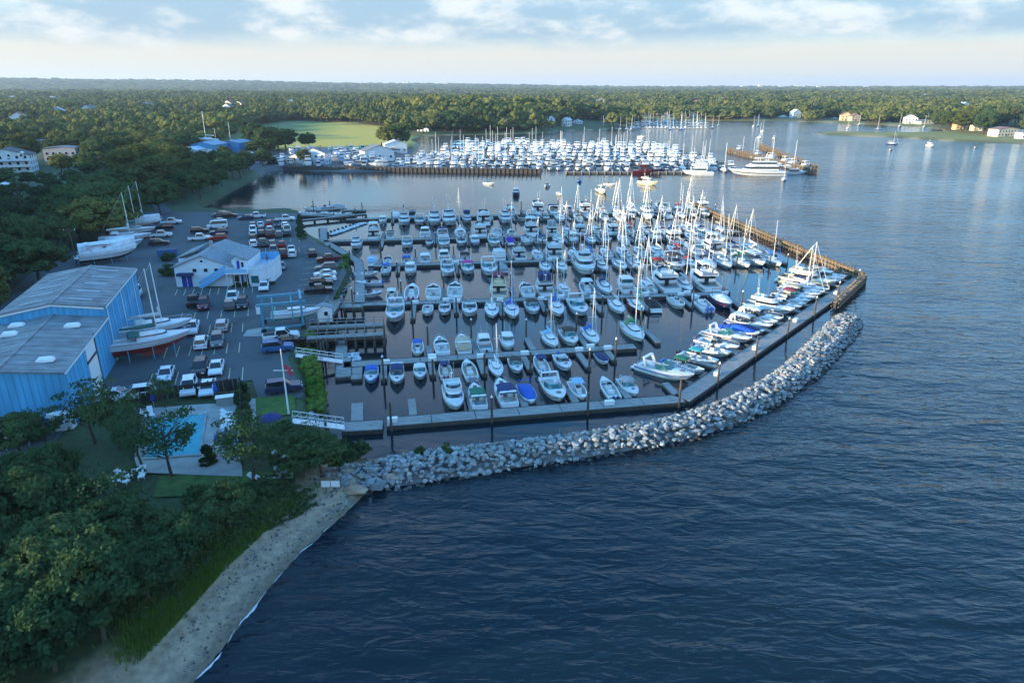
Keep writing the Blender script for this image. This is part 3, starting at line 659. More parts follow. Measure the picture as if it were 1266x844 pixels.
# ------------------------------------------------------------------ the near marina: docks, piles, boats
UM = Vector((.988, .152)); VM = Vector((-.152, .988))
NEAR, AWAY = -VM, VM
def wpx(x, y, w): return w * proj(P(x, y))[2] / F
# (x, y, width in photo pixels, kind, bow, canvas[, hull])
R1 = [(562, 501, 24, 'fly', 'N', NAVY), (592, 503, 23, 'expc', 'F', GREEN), (627, 499, 26, 'expc', 'F', NAVY), (654, 496, 22, 'cov', 'N', BLUE), (689, 494, 28, 'exp', 'N', WHITE), (717, 491, 20, 'cont', 'N', SKYB), (757, 491, 20, 'con', 'F', BLACK), (782, 489, 20, 'cudc', 'N', GREY)]
R2S = [(460, 453, 18, 'cudc', 'N', BLUE, SKYB), (490, 447, 18, 'expd', 'N', NAVY), (518, 453, 17, 'cudc', 'N', WHITE), (549, 455, 17, 'cont', 'F', NAVY), (577, 451, 19, 'con', 'F', WHITE), (609, 448, 17, 'sailo', 'N', WHITE), (633, 446, 18, 'cudc', 'N', BROWN), (663, 445, 18, 'cont', 'F', NAVY), (690, 443, 20, 'cud', 'N', WHITE), (741, 442, 14, 'cov', 'N', NAVY)]
R2N = [(516, 430, 16, 'cont', 'N', BLUE), (545, 429, 20, 'exp', 'F', BROWN), (572, 428, 21, 'expd', 'F', BEIGE), (598, 428, 19, 'pil', 'F', WHITE), (624, 421, 18, 'pil', 'N', WHITE), (678, 420, 19, 'sail', 'N', SKYB), (702, 419, 21, 'cudc', 'N', BROWN), (728, 417, 20, 'sail', 'N', BLUE), (785, 416, 24, 'sailt', 'N', GREEN)]
R3S = [(490, 385, 24, 'exp', 'N', WHITE), (529, 386, 15, 'con', 'N', WHITE), (550, 385, 16, 'cud', 'N', WHITE), (580, 382, 20, 'cud', 'N', WHITE), (607, 383, 19, 'sailo', 'N', WHITE), (631, 383, 20, 'sail', 'N', BLUE), (656, 379, 18, 'cudc', 'N', BROWN), (685, 379, 20, 'sail', 'N', BLUE), (710, 377, 23, 'exp', 'N', WHITE), (758, 377, 18, 'sailo', 'N', OFFW), (784, 379, 19, 'sailo', 'N', BEIGE, (.20, .03, .03)), (805, 380, 19, 'cov', 'F', BLACK), (831, 373, 17, 'con', 'N', WHITE), (857, 371, 19, 'con', 'F', BLUE), (882, 369, 21, 'cov', 'N', WHITE, NAVY)]
R3N = [(485, 369, 15, 'cont', 'F', WHITE), (509, 369, 20, 'con', 'F', WHITE), (536, 368, 21, 'exp', 'F', BLACK), (563, 368, 21, 'exp', 'F', BURG), (617, 366, 23, 'flyt', 'F', BURG, CREAM), (651, 364, 19, 'exp', 'F', BLACK), (673, 362, 22, 'flyd', 'F', NAVY), (697, 361, 16, 'sailo', 'F', OFFW), (726, 362, 19, 'cont', 'F', WHITE), (748, 360, 19, 'sail', 'N', NAVY), (774, 360, 21, 'pil', 'F', WHITE), (801, 359, 18, 'sailt', 'F', WHITE), (822, 356, 27, 'fly', 'F', WHITE), (846, 357, 19, 'sailt', 'N', OFFW), (872, 356, 27, 'flyt', 'F', WHITE)]
R4S = [(478, 334, 13, 'cont', 'N', BLUE), (508, 335, 15, 'pil', 'N', WHITE), (553, 333, 18, 'exp', 'N', WHITE), (578, 333, 17, 'cudc', 'N', PINK), (603, 331, 20, 'exp', 'N', WHITE), (620, 331, 13, 'cov', 'F', GREY, GREY), (672, 330, 15, 'sail', 'N', NAVY), (692, 331, 16, 'sail', 'N', GREEN), (716, 327, 24, 'fly', 'N', WHITE), (741, 330, 17, 'sailt', 'N', WHITE), (763, 328, 16, 'sailo', 'N', BROWN), (785, 329, 17, 'sail', 'N', WHITE), (808, 327, 16, 'cudc', 'F', RED), (828, 326, 21, 'expc', 'N', BROWN), (849, 326, 15, 'sailt', 'N', RED), (870, 326, 18, 'sail', 'N', NAVY), (890, 325, 17, 'sailt', 'N', OFFW), (909, 324, 17, 'sail', 'N', GREEN), (928, 323, 17, 'expd', 'N', WHITE), (947, 322, 16, 'sailo', 'N', BLUE)]
R4N = [(460, 328, 12, 'expd', 'F', SKYB), (480, 325, 12, 'cud', 'F', WHITE), (503, 323, 13, 'cudc', 'F', BLUE), (526, 323, 15, 'expc', 'F', WHITE), (549, 320, 15, 'pil', 'F', WHITE), (574, 319, 15, 'cudc', 'F', BLACK), (616, 318, 17, 'expd', 'F', OFFW), (640, 317, 17, 'flyt', 'F', BROWN), (663, 316, 15, 'sailo', 'F', NAVY), (683, 315, 20, 'fly', 'F', WHITE), (706, 314, 14, 'sail', 'F', WHITE), (726, 314, 14, 'sailt', 'F', BLUE), (746, 313, 14, 'sail', 'F', OFFW), (766, 312, 15, 'sailt', 'F', WHITE), (787, 311, 15, 'sail', 'F', BEIGE), (808, 311, 15, 'sailo', 'F', WHITE), (829, 310, 15, 'sailt', 'F', BURG), (852, 309, 18, 'exp', 'F', WHITE), (874, 308, 20, 'flyt', 'F', WHITE), (897, 307, 15, 'sailt', 'F', NAVY), (918, 306, 15, 'sail', 'F', WHITE)]
R5S = [(442, 303, 13, 'fly', 'N', NAVY), (504, 301, 14, 'exp', 'N', WHITE), (531, 301, 10, 'cud', 'N', WHITE), (549, 301, 15, 'exp', 'N', WHITE), (570, 300, 13, 'cud', 'N', WHITE), (587, 300, 12, 'pil', 'N', WHITE), (610, 300, 15, 'exp', 'N', WHITE), (630, 299, 12, 'cov', 'F', PURPLE), (651, 299, 14, 'con', 'N', WHITE), (669, 298, 12, 'cudc', 'N', NAVY)]
R5N = [(462, 296, 17, 'flyt', 'F', WHITE), (483, 295, 12, 'expc', 'F', BLACK), (526, 292, 14, 'pil', 'F', WHITE), (547, 291, 15, 'expc', 'F', NAVY), (569, 290, 15, 'sailt', 'F', WHITE), (593, 289, 17, 'fly', 'F', BEIGE), (613, 289, 13, 'exp', 'F', WHITE), (631, 288, 12, 'sail', 'F', GREEN), (655, 287, 18, 'flyt', 'F', WHITE), (679, 286, 14, 'flyd', 'F', GREY)]
R6S = [(474, 274, 10, 'pil', 'N', WHITE), (500, 276, 15, 'fly', 'N', WHITE), (519, 274, 14, 'exp', 'N', WHITE), (537, 274, 17, 'fly', 'N', WHITE), (555, 274, 19, 'fly', 'N', WHITE), (576, 271, 11, 'flyd', 'N', NAVY), (596, 272, 17, 'fly', 'F', WHITE), (606, 275, 11, 'con', 'N', WHITE), (625, 274, 15, 'fly', 'N', WHITE), (647, 273, 13, 'cov', 'N', BLACK), (660, 273, 15, 'exp', 'N', WHITE)]
R6N = [(490, 266, 9, 'expd', 'F', WHITE), (510, 265, 11, 'expd', 'F', BLACK), (629, 263, 12, 'fly', 'F', WHITE), (663, 262, 16, 'fly', 'F', WHITE), (682, 262, 14, 'expc', 'F', NAVY)]
def fillrow(lst, x0, x1, y0, y1, wmin, wmax, psail, dr, seed, gap=1.22):
    r = random.Random(seed); x = x0
    while x < x1:
        f = (x - x0) / (x1 - x0); y = y0 + (y1 - y0) * f + r.uniform(-.6, .6)
        if r.random() < psail: kd = r.choice(['sail', 'sailt', 'sailt', 'sailo']); w = r.uniform(wmin, wmin + (wmax - wmin) * .5)
        else: kd = r.choice(['fly', 'flyt', 'exp', 'expc', 'pil', 'fly', 'expd', 'cudc', 'exp']); w = r.uniform(wmin, wmax) * (1.15 if kd[:3] == 'fly' else .95)
        lst.append((x, y, w, kd, dr if r.random() < .85 else ('F' if dr == 'N' else 'N'), r.choice([NAVY, WHITE, WHITE, BLUE, BEIGE, OFFW, BLACK, GREEN, BURG, OFFW])))
        x += w * gap + (1.5 if r.random() < .5 else 5)
fillrow(R5S, 688, 905, 297.5, 293, 12, 16, .55, 'N', 3)
fillrow(R5N, 698, 890, 286, 281, 11, 15, .6, 'F', 4)
fillrow(R6S, 676, 880, 273, 266, 11, 15, .45, 'N', 5)
fillrow(R6N, 700, 870, 262, 257, 10, 15, .45, 'F', 6)
PROW = [('second', R2S, R2N, (425, 455.5), (785, 432)), ('third', R3S, R3N, (425, 380.5), (897, 366)), ('fourth', R4S, R4N, (462, 331.5), (958, 317)), ('fifth', R5S, R5N, (400, 301), (915, 289)), ('sixth', R6S, R6N, (428, 273.5), (886, 262.5))]
PILE = None
def pile_mesh():
    global PILE
    if PILE is None:
        m = MB(); m.tube((0, 0, -2.5), (0, 0, 3.6), .17, .15, 7); PILE = m.mesh('pile', 'pile')
    return PILE
CAPM = MB().tube((0, 0, 3.6), (0, 0, 3.95), .18, .02, 7).mesh('pile_cap', 'white')
def dockseg(m, a, b, w, z0, z1):
    m.beam((a[0], a[1], (z0 + z1) / 2), (b[0], b[1], (z0 + z1) / 2), w, z1 - z0)
def dock(label, pathpts, w, fingers, piles, cap=True, zt=.62):
    o = thing('floating_dock', label, 'dock', (pathpts[0][0], pathpts[0][1], 0), 0, 'floating docks'); o0 = Vector(pathpts[0])
    for a, b in zip(pathpts[:-1], pathpts[1:]):
        a, b = Vector(a) - o0, Vector(b) - o0; d = (b - a).normalized(); nrm = Vector((d.y, -d.x)); L = (b - a).length; n = max(1, round(L / 6.0))
        wk = MB()
        for i in range(n):      # float sections with open joints
            p, q = a + d * (L * i / n + .05), a + d * (L * (i + 1) / n - .05); dockseg(wk, p, q, w, .42, zt)
        wko = obj('walkway', wk.mesh('walkway', 'deckw'), o)
        fl = MB(); dockseg(fl, a, b, w - .12, -.3, .417); obj('float', fl.mesh('float', 'float'), wko)
        ed = MB()
        for s_ in (-1, 1): dockseg(ed, a + nrm * (s_ * (w / 2 + .06)), b + nrm * (s_ * (w / 2 + .06)), .11, .36, zt + .05)
        obj('edge_beam', ed.mesh('edge_beam', 'pile'), wko)
    for a, b, fw in fingers:
        a, b = Vector(a) - o0, Vector(b) - o0; m = MB(); dockseg(m, a, b, fw, .36, zt - .03); f = obj('finger', m.mesh('finger', 'deckw'), o)
        m = MB(); dockseg(m, a, b, fw - .1, -.3, .357); obj('float', m.mesh('float', 'float'), f)
    for p in piles:
        q = obj('pile', pile_mesh(), o, (p[0] - o0.x, p[1] - o0.y, RD.uniform(-.9, .5)))
        if cap and RD.random() < .6: obj('pile_cap', CAPM, q)
    return o
DOCKBOX = []
for nm, S_, N_, a, b in PROW:
    A, B = P(*a).xy, P(*b).xy; d = (B - A).normalized(); fin = []; pil = []
    v = Vector((-d.y, d.x))
    for lst, sg, side in ((S_, -1, 'near'), (N_, 1, 'far')):
        lst.sort(key=lambda q: q[0]); prev = None
        for i, q in enumerate(lst):
            x, y, w, kd, dr, cv = q[:6]; hull = q[6] if len(q) > 6 else WHITE
            beam = wpx(x, y, w) * .93; L0, B0 = KINDS[kd][1:]
            p = P(x, y, 0).xy
            s = (p - A).dot(d); sc_ = min(max(beam / B0, .72), 1.5); L = L0 * sc_
            off = L / 2 + 1.55 + RD.uniform(0, .6)
            c = A + d * s + v * (sg * off)
            bow = (v if dr == 'F' else -v); bow = (bow + d * RD.uniform(-.035, .035)).normalized()
            boat(kd, c, bow, cv, hull, beam, L * RD.uniform(.97, 1.06), row=nm, side=side)
            if i % 2 == 0 or i == len(lst) - 1:
                fx = s + beam / 2 + .75 if i < len(lst) - 1 else s + beam / 2 + .8
                nx = None
                if i < len(lst) - 1:
                    qn = lst[i + 1]; sn = (P(qn[0], qn[1]).xy - A).dot(d) - wpx(qn[0], qn[1], qn[2]) / 2; fx = (s + beam / 2 + sn) / 2
                fl = min(L + .5, 9.5); f0 = A + d * fx + v * (sg * 1.12); f1 = A + d * fx + v * (sg * fl)
                fin.append((f0, f1, .95)); pil.append(A + d * fx + v * (sg * (fl + .3)))
                if side == 'near' and nm in ('second', 'third') or RD.random() < .3: DOCKBOX.append((A + d * (fx + .3) + v * (sg * .55), d, nm))
    s = 1.0
    dock(f'grey timber walkway of the {nm} dock from the rock breakwater', [A, B], 2.1, fin, pil)
# outer dock behind the rock breakwater: a straight reach and an angled one
q1, q2, q3, q3b, q4 = [P(*q).xy for q in ((478, 527), (700, 508.5), (843, 497.5), (950, 424), (1062, 347))]
q4 = q3 + (q4 - q3); d1 = (q3 - q1).normalized(); v1 = Vector((-d1.y, d1.x)); d2 = (q4 - q3).normalized(); v2 = Vector((-d2.y, d2.x))
fin = []; pil = []
for x, y, x2, y2 in ((506, 498, 511, 518), (577, 487, 586, 515), (640, 488, 651, 510), (703, 484, 714, 505), (769, 482, 780, 500), (834, 478, 838, 494)):
    p = P(x2, y2).xy; s = (p - q1).dot(d1); e = P(x, y).xy; ln = max(5.5, (e - q1).dot(v1)); fin.append((q1 + d1 * s + v1 * 1.2, q1 + d1 * s + v1 * ln, 1.0))
for s in np.arange(0.6, (q3 - q1).length, 12.6): pil.append(q1 + d1 * float(s) - v1 * 1.35)
for q in R1:
    x, y, w, kd, dr, cv = q[:6]; beam = wpx(x, y, w) * .95; L0, B0 = KINDS[kd][1:]; p = P(x, y).xy; s = (p - q1).dot(d1); L = min(L0 * beam / B0 * 1.05, 8.2)
    bow = v1 if dr == 'F' else -v1
    boat(kd, q1 + d1 * s + v1 * (L / 2 + 1.75), (bow + d1 * RD.uniform(-.03, .03)).normalized(), cv, WHITE, beam, L, row='breakwater', side='straight')
ANG = [(.085, 'exp', -1, GREEN, 9.2), (.125, 'cont', 1, GREEN, 6.6), (.185, 'cont', 1, TEALC, 6.6), (.24, 'con', 1, WHITE, 6.4), (.275, 'cud', 1, WHITE, 7.4), (.335, 'exp', -1, NAVY, 8.4), (.375, 'cov', -1, BLUE, 7.4), (.40, 'cov', 1, NAVY, 6.4), (.445, 'expd', 1, OFFW, 8.0), (.475, 'con', -1, WHITE, 7.2), (.505, 'expd', -1, WHITE, 8.4), (.575, 'fly', -1, WHITE, 9.8), (.62, 'cud', 1, WHITE, 6.8), (.65, 'con', 1, WHITE, 7.0), (.68, 'cud', 1, NAVY, 7.2), (.715, 'cudc', -1, BURG, 7.8),
       (.75, 'expc', -1, BEIGE, 8.2), (.785, 'sailo', -1, OFFW, 9.0), (.82, 'sail', -1, NAVY, 9.4), (.865, 'fly', -1, CREAM, 11.5), (.905, 'expc', -1, NAVY, 8.6), (.94, 'pil', 1, WHITE, 7.4), (.97, 'expd', -1, BEIGE, 8.8)]
LA = (q4 - q3).length
for i, (f, kd, sg, cv, L) in enumerate(ANG):
    L0, B0 = KINDS[kd][1:]; c = q3 + d2 * (LA * f) + v2 * (L / 2 + 1.8)
    boat(kd, c, (v2 * -sg * -1 if sg < 0 else -v2), cv, CREAM if cv == CREAM else WHITE, L * B0 / L0, L, row='breakwater', side='angled')
    if i % 2 == 0 and i: s = LA * (f - .018); fin.append((q3 + d2 * s + v2 * 1.2, q3 + d2 * s + v2 * 7, .8))
for s in np.arange(8, LA, 13.5): pil.append(q3 + d2 * float(s) - v2 * 1.35)
dock('grey outer dock bending along the inside of the rock breakwater', [q1, q3, q4], 2.4, fin, pil)
# left-hand docks by the yard
dk = [P(*q).xy for q in ((445, 379), (445, 338), (443, 326), (400, 300), (400, 284))]
dock('grey walkway stepping along the yard shore past the small boats', dk, 2.0, [], [P(446, 380).xy + Vector((-1.5, 0)), P(441, 325).xy + Vector((-1.6, 0)), P(402, 296).xy + Vector((-1.5, 0))])
for i, (x, y, kd, cv) in enumerate(((456, 352, 'cud', BLUE), (457, 366, 'cud', WHITE), (453, 341, 'con', SKYB))):
    boat(kd, P(x, y).xy, UM if i else -UM, cv, WHITE, 2.0, 5.6, row='yard', side='walkway')
dock('short float with kayaks and dinghies beside the haul-out piers', [P(425, 447).xy, P(425, 470).xy], 2.2, [(P(442, 452).xy, P(441, 472).xy, 1.6)], [P(402, 447).xy, P(399, 452).xy], False)
dock('low blue-grey float below the haul-out piers', [P(392, 424).xy, P(478, 420.5).xy], 1.5, [(P(423, 424).xy, P(422, 446).xy, 1.8)], [P(476, 424).xy], False)
dock('small ramp float at the foot of the white gangway', [P(424, 533).xy, P(474, 530).xy], 2.6, [(P(442, 527).xy, P(442, 503).xy, 1.5)], [P(404, 540).xy, P(405, 528).xy], False)
dock('float ending the north walkway with a white hut', [P(425, 262).xy, P(452, 262).xy], 2.4, [], [P(448, 262).xy])
dock('long float of small boats north of the car park', [P(372, 268).xy, P(440, 270).xy], 2.0, [(P(392, 262).xy, P(420, 259.5).xy, 1.2)], [P(388, 262).xy, P(408, 258).xy, P(440, 272).xy])
for i in range(8):
    p = P(433 + RD.uniform(-3, 3), 441 + i * 3.4, 0); boat('din', p.xy, (UM * (1 if i % 2 else -1) + VM * RD.uniform(-.15, .15)).normalized(), WHITE, [(.45, .55, .62), (.5, .58, .62), (.42, .5, .6), WHITE][i % 4], L=3.0, row='kayak', side='float', skip=('outboard',))
for i in range(9):
    p = P(412 + i * 4.5, 290 - i * 1.6, 0); boat('din', p.xy, (UM + VM * RD.uniform(.5, .9)).normalized(), WHITE, [(.6, .66, .7), (.5, .58, .62), WHITE][i % 3], L=3.2, row='north', side='dinghies')
for i, (x, y, kd) in enumerate(((380, 266, 'con'), (395, 266, 'cud'), (411, 266, 'con'), (425, 267, 'cud'), (386, 260, 'con'), (402, 258.5, 'cud'), (416, 257.5, 'cov'))):
    boat(kd, P(x, y).xy, UM if i % 2 else -UM, GREY, WHITE, 2.2, 6.0, row='northfloat', side='small')
# boats lying to moorings between the two marinas
for i, (x, y, kd, hull, L) in enumerate(((605, 228, 'cud', WHITE, 6.2), (638, 241, 'pil', NAVY, 8.5), (676, 231, 'cud', WHITE, 6), (692, 241, 'cov', WHITE, 6), (716, 225, 'cud', BLUE, 6), (744, 238, 'pil', CREAM, 9.5), (754, 229, 'cud', WHITE, 6), (802, 228, 'fly', CREAM, 10.5), (1101, 186, 'cud', WHITE, 6.5), (1150, 181, 'fly', WHITE, 9.5), (1206, 183, 'cud', WHITE, 6.2), (957, 172, 'pil', WHITE, 8), (969, 223, 'sailo', WHITE, 8), (1103, 179, 'sail', NAVY, 9),
                                          (793, 170, 'con', WHITE, 8))):
    boat(kd, P(x, y).xy, Vector((RD.uniform(-.5, .9), -.7)).normalized(), GREY, hull, L=L, row='mooring', side='open', grp='boats lying to moorings')
def finish_labels(where):
    by = {}
    for b in BOATS: by.setdefault((b[1], b[2]), []).append(b)
    for k, l in by.items():
        l.sort(key=lambda b: b[4])
        for i, (o, row, side, lk_, _) in enumerate(l):
            o['label'] = f'{lk_}, {ordw(i + 1)} from left {where(row, side)}'
def where(row, side):
    if row == 'breakwater': return 'on the outer dock\'s ' + ('straight reach' if side == 'straight' else 'slanting reach')
    if row == 'yard': return 'along the yard walkway'
    if row == 'kayak': return 'on the float by haul-out piers'
    if row == 'north': return 'among dinghies north of yard walkway'
    if row == 'northfloat': return 'at float behind car park'
    if row == 'mooring': return 'of boats moored in open water'
    if row == 'far': return side
    return f'on {side} side of {row} dock'
# dock boxes
mb = MB(); mb.box(-.6, .6, -.3, .3, .62, 1.1); DBX = mb.mesh('box', 'white'); mb = MB(); mb.box(-.64, .64, -.34, .34, 1.102, 1.2, .03, .06); DBL = mb.mesh('lid', 'white')
cnt = {}
for p, d, nm in sorted(DOCKBOX, key=lambda q: proj((q[0].x, q[0].y, 0))[0]):
    cnt[nm] = cnt.get(nm, 0) + 1
    o = thing('dock_box', f'white dock box, {ordw(cnt[nm])} from left on the {nm} dock', 'dock box', (p.x, p.y, 0), heading(VM), 'white dock boxes on the walkways'); obj('box', DBX, o); obj('lid', DBL, o)
for i, f in enumerate((.06, .42, .13, .30, .52, .8)):
    st = i >= 2; p = (q3 + d2 * (LA * f)) if st else q1 + d1 * ((q3 - q1).length * (f * 2 - .1))
    o = thing('dock_box', f'white dock box, {ordw(i + 1)} on the outer breakwater dock', 'dock box', (p.x, p.y, .0), heading(d2 if st else d1) + R(90), 'white dock boxes on the walkways'); obj('box', DBX, o); obj('lid', DBL, o)
# ------------------------------------------------------------------ rock breakwater
def stone_mesh(r, n=15):
    bm = bmesh.new()
    for i in range(n):
        v = Vector((r.gauss(0, 1), r.gauss(0, 1), r.gauss(0, 1))).normalized(); s = r.uniform(.78, 1.0)
        bm.verts.new((v.x * s, v.y * s * .85, v.z * s * .72))
    res = bmesh.ops.convex_hull(bm, input=bm.verts[:])
    bmesh.ops.delete(bm, geom=[e for e in res.get('geom_interior', []) if isinstance(e, bmesh.types.BMVert)], context='VERTS')
    bmesh.ops.bevel(bm, geom=bm.edges[:], offset=.07, segments=1, affect='EDGES')
    bmesh.ops.recalc_face_normals(bm, faces=bm.faces)
    me = bpy.data.meshes.new('stone'); bm.to_mesh(me); bm.free()
    me.color_attributes.new('Col', 'FLOAT_COLOR', 'POINT').data.foreach_set('color', [1.0] * (4 * len(me.vertices)))
    me.materials.append(M['rock']); return me
rs = random.Random(11); STONES = [stone_mesh(rs, rs.choice([11, 13, 15])) for _ in range(10)]
def joined_stones(name, items, parent=None, loc0=(0, 0, 0)):
    vs = []; fs = []; cs = []
    for me, m4, c in items:
        o = len(vs); vs += [m4 @ v.co for v in me.vertices]; fs += [tuple(i + o for i in p.vertices) for p in me.polygons]; cs += [(*c, 1)] * len(me.vertices)
    me = bpy.data.meshes.new(name); me.from_pydata(vs, [], fs); me.update()
    me.color_attributes.new('Col', 'FLOAT_COLOR', 'POINT').data.foreach_set('color', [x for c in cs for x in c]); me.materials.append(M['rock'])
    return tag(obj(name, me, parent, loc0), kind='stuff')
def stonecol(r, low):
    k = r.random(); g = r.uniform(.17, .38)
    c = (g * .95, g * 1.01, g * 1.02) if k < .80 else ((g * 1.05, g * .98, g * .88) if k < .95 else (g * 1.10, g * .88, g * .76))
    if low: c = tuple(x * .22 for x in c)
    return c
# spine pixel, half width (m), crest height (m)
SPINE = [(450, 582, 3.2, .9), (490, 575, 3.5, 1.3), (560, 565, 3.2, 1.5), (640, 555, 2.9, 1.5), (720, 545, 2.7, 1.5), (790, 534, 2.7, 1.5), (850, 521, 2.8, 1.5), (905, 503, 2.8, 1.5), (950, 481, 2.8, 1.5), (990, 453, 2.9, 1.5), (1020, 424, 3.0, 1.5), (1040, 402, 3.0, 1.5), (1049, 391, 2.6, 1.3)]
sp = [(P(x, y, 1.0).xy, w, h) for x, y, w, h in SPINE]
seg = [0]
for a, b in zip(sp[:-1], sp[1:]): seg.append(seg[-1] + (b[0] - a[0]).length)
TOT = seg[-1]
def spine(s):
    s = max(0, min(TOT - .001, s)); i = max(k for k in range(len(seg) - 1) if seg[k] <= s); f = (s - seg[i]) / (seg[i + 1] - seg[i])
    a, b = sp[i], sp[i + 1]; t = (b[0] - a[0]).normalized()
    return a[0].lerp(b[0], f), t, a[1] + (b[1] - a[1]) * f, a[2] + (b[2] - a[2]) * f
bw = thing('rock_breakwater', 'curved breakwater of piled pale granite boulders in front of the docks', 'breakwater', (sp[0][0].x, sp[0][0].y, 0)); B0_ = bw.location.copy()
m = MB(); rings = []
for k in range(60):
    c, tt, w, h = spine(TOT * k / 59); nr = Vector((-tt.y, tt.x)); e = .35 if k in (0, 59) else 1
    rings.append([(c.x + nr.x * q * e - B0_.x, c.y + nr.y * q * e - B0_.y, z * e if z > 0 else z) for q, z in ((-w - 1.2, -2), (-w + .5, -.1), (-w * .45, h - .9), (w * .45, h - .9), (w - .5, -.1), (w + 1.2, -2))])
m.rings(rings); core = m.mesh('rubble_core', 'rock'); core.color_attributes.new('Col', 'FLOAT_COLOR', 'POINT').data.foreach_set('color', [.7, .7, .7, 1] * len(core.vertices)); obj('rubble_core', core, bw, col=(.3, .3, .29))
allst = []
s = 0.0
while s < TOT + .5:
    c, tt, w, h = spine(s); nr = Vector((-tt.y, tt.x)); q = -w - .3
    while q < w + .3:
        r_ = rs.uniform(.32, .62) * (1.0 if abs(q) < w - .8 else .85)
        qq = q + rs.uniform(-.2, .2); f = abs(qq) / w
        z = h * (1 - max(0, (f - .42) / .58) ** 1.2 * 1.05) - r_ * .35 + rs.uniform(-.15, .22)
        p = c + tt * rs.uniform(-.45, .45) + nr * qq
        allst.append((p, z, r_)); q += r_ * 1.02
    s += .58
for k in range(26):     # round end
    c, tt, w, h = spine(TOT); a = rs.uniform(-1.6, 1.6); rr = rs.uniform(.5, 1) * w; p = c + (tt * math.cos(a) + Vector((-tt.y, tt.x)) * math.sin(a)) * rr
    allst.append((p, h * (1 - (rr / w) ** 2 * .95) - .1, rs.uniform(.45, .8)))
scored = []
for p, z, r_ in allst:
    px = proj((p.x, p.y, z)); low = z < .12
    near = r_ / px[2]
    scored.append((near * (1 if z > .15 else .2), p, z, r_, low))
scored.sort(key=lambda q: -q[0]); rest = []
for i, (k, p, z, r_, low) in enumerate(scored):
    me = rs.choice(STONES); rot = (rs.uniform(-.5, .5), rs.uniform(-.5, .5), rs.uniform(0, 6.28)); sc_ = (r_ * rs.uniform(.95, 1.3), r_ * rs.uniform(.9, 1.15), r_ * rs.uniform(.85, 1.1))
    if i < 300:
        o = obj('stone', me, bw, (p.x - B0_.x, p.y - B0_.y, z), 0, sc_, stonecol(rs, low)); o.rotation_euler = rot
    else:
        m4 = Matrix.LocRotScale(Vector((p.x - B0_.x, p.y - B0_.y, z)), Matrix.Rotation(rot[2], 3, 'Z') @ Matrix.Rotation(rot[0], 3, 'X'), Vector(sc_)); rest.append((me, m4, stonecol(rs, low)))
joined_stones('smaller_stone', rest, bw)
for i, (x, y, r_, c, lb) in enumerate(((440, 607, 1.5, (.42, .27, .18), 'flat reddish boulder lying on the beach by the breakwater root'), (486, 592, 1.25, (.42, .28, .20), 'rounded reddish boulder at the water edge by the breakwater'), (470, 602, 1.2, (.17, .18, .18), 'dark grey boulder between the two reddish ones'), (490, 601, .5, (.12, .13, .13), 'small dark boulder standing in the water'))):
    p = P(x, y, .4); o = obj('boulder', STONES[i], None, (p.x, p.y, .55 if i < 3 else .1), .5 * i, (r_ * 1.2, r_ * .9, r_ * (.75 if i else .5)), c); tag(o, lb, 'boulder')
rip = []
for k in range(260):     # riprap under the hedge bank and by the root of the breakwater
    if k < 120: x, y = 391 + rs.uniform(-7, 9), rs.uniform(462, 545)
    elif k < 190: x, y = rs.uniform(405, 470), rs.uniform(575, 600)
    else: y = rs.uniform(336, 374); x = 436 - (y - 335) * .53 + rs.uniform(-1, 5)
    p = P(x, y, .5); r_ = rs.uniform(.3, .6); zz = max(-.3, gz(p.x, p.y))
    rip.append((rs.choice(STONES), Matrix.LocRotScale(Vector((p.x, p.y, zz + .1)), Matrix.Rotation(rs.uniform(0, 6), 3, 'Z'), Vector((r_ * 1.2, r_, r_))), stonecol(rs, False)))
joined_stones('riprap', rip)
# ------------------------------------------------------------------ timber wave screens
def screen(label, pth, zt, thick=.9, step=1.05):
    o = thing('timber_wave_screen', label, 'breakwater', (*pth[0], 0)); o0 = Vector(pth[0])
    m = MB()
    bm_ = MB(); bm_.box(-.19, .19, -.14, .14, -2.2, 0); PL = bm_.mesh('pile_post', 'timber')
    for a, b in zip(pth[:-1], pth[1:]):
        a, b = Vector(a), Vector(b); d = (b - a).normalized(); n_ = Vector((-d.y, d.x)); L = (b - a).length
        m = MB(); m.beam((*(a - o0), zt * .5 - 1), (*(b - o0), zt * .5 - 1), thick - .5, zt + 1.6); obj('core_wall', m.mesh('core_wall', 'pile'), o)
        for sg in (-1, 1):
            for zz in (zt * .35, zt * .82):
                m = MB(); m.beam((*(a - o0 + n_ * (sg * (thick / 2 + .17))), zz), (*(b - o0 + n_ * (sg * (thick / 2 + .17))), zz), .12, .28); obj('waler', m.mesh('waler', 'timber'), o)
        m = MB(); m.beam((*(a - o0), zt - .12), (*(b - o0), zt - .12), thick * .8, .18); obj('cap_beam', m.mesh('cap_beam', 'timber'), o)
        for k in range(int(L / step)):
            for sg in (-1, 1):
                p = a - o0 + d * (k * step + RD.uniform(-.08, .08)) + n_ * (sg * (thick / 2 - .05)); obj('plank', PL, o, (p.x, p.y, zt + RD.uniform(-.12, .3)), heading(d) + RD.uniform(-.1, .1), (1.1, 1, 1))
    return o
tw = [P(*q).xy for q in ((850, 254), (1000, 319), (1066, 347))]
screen('long golden timber wave screen closing the right side of the marina', tw, 1.9, step=1.35)
screen('short timber wave screen turning back from the corner', [P(1067, 349).xy, P(1031, 383).xy], 1.7, step=1.0)
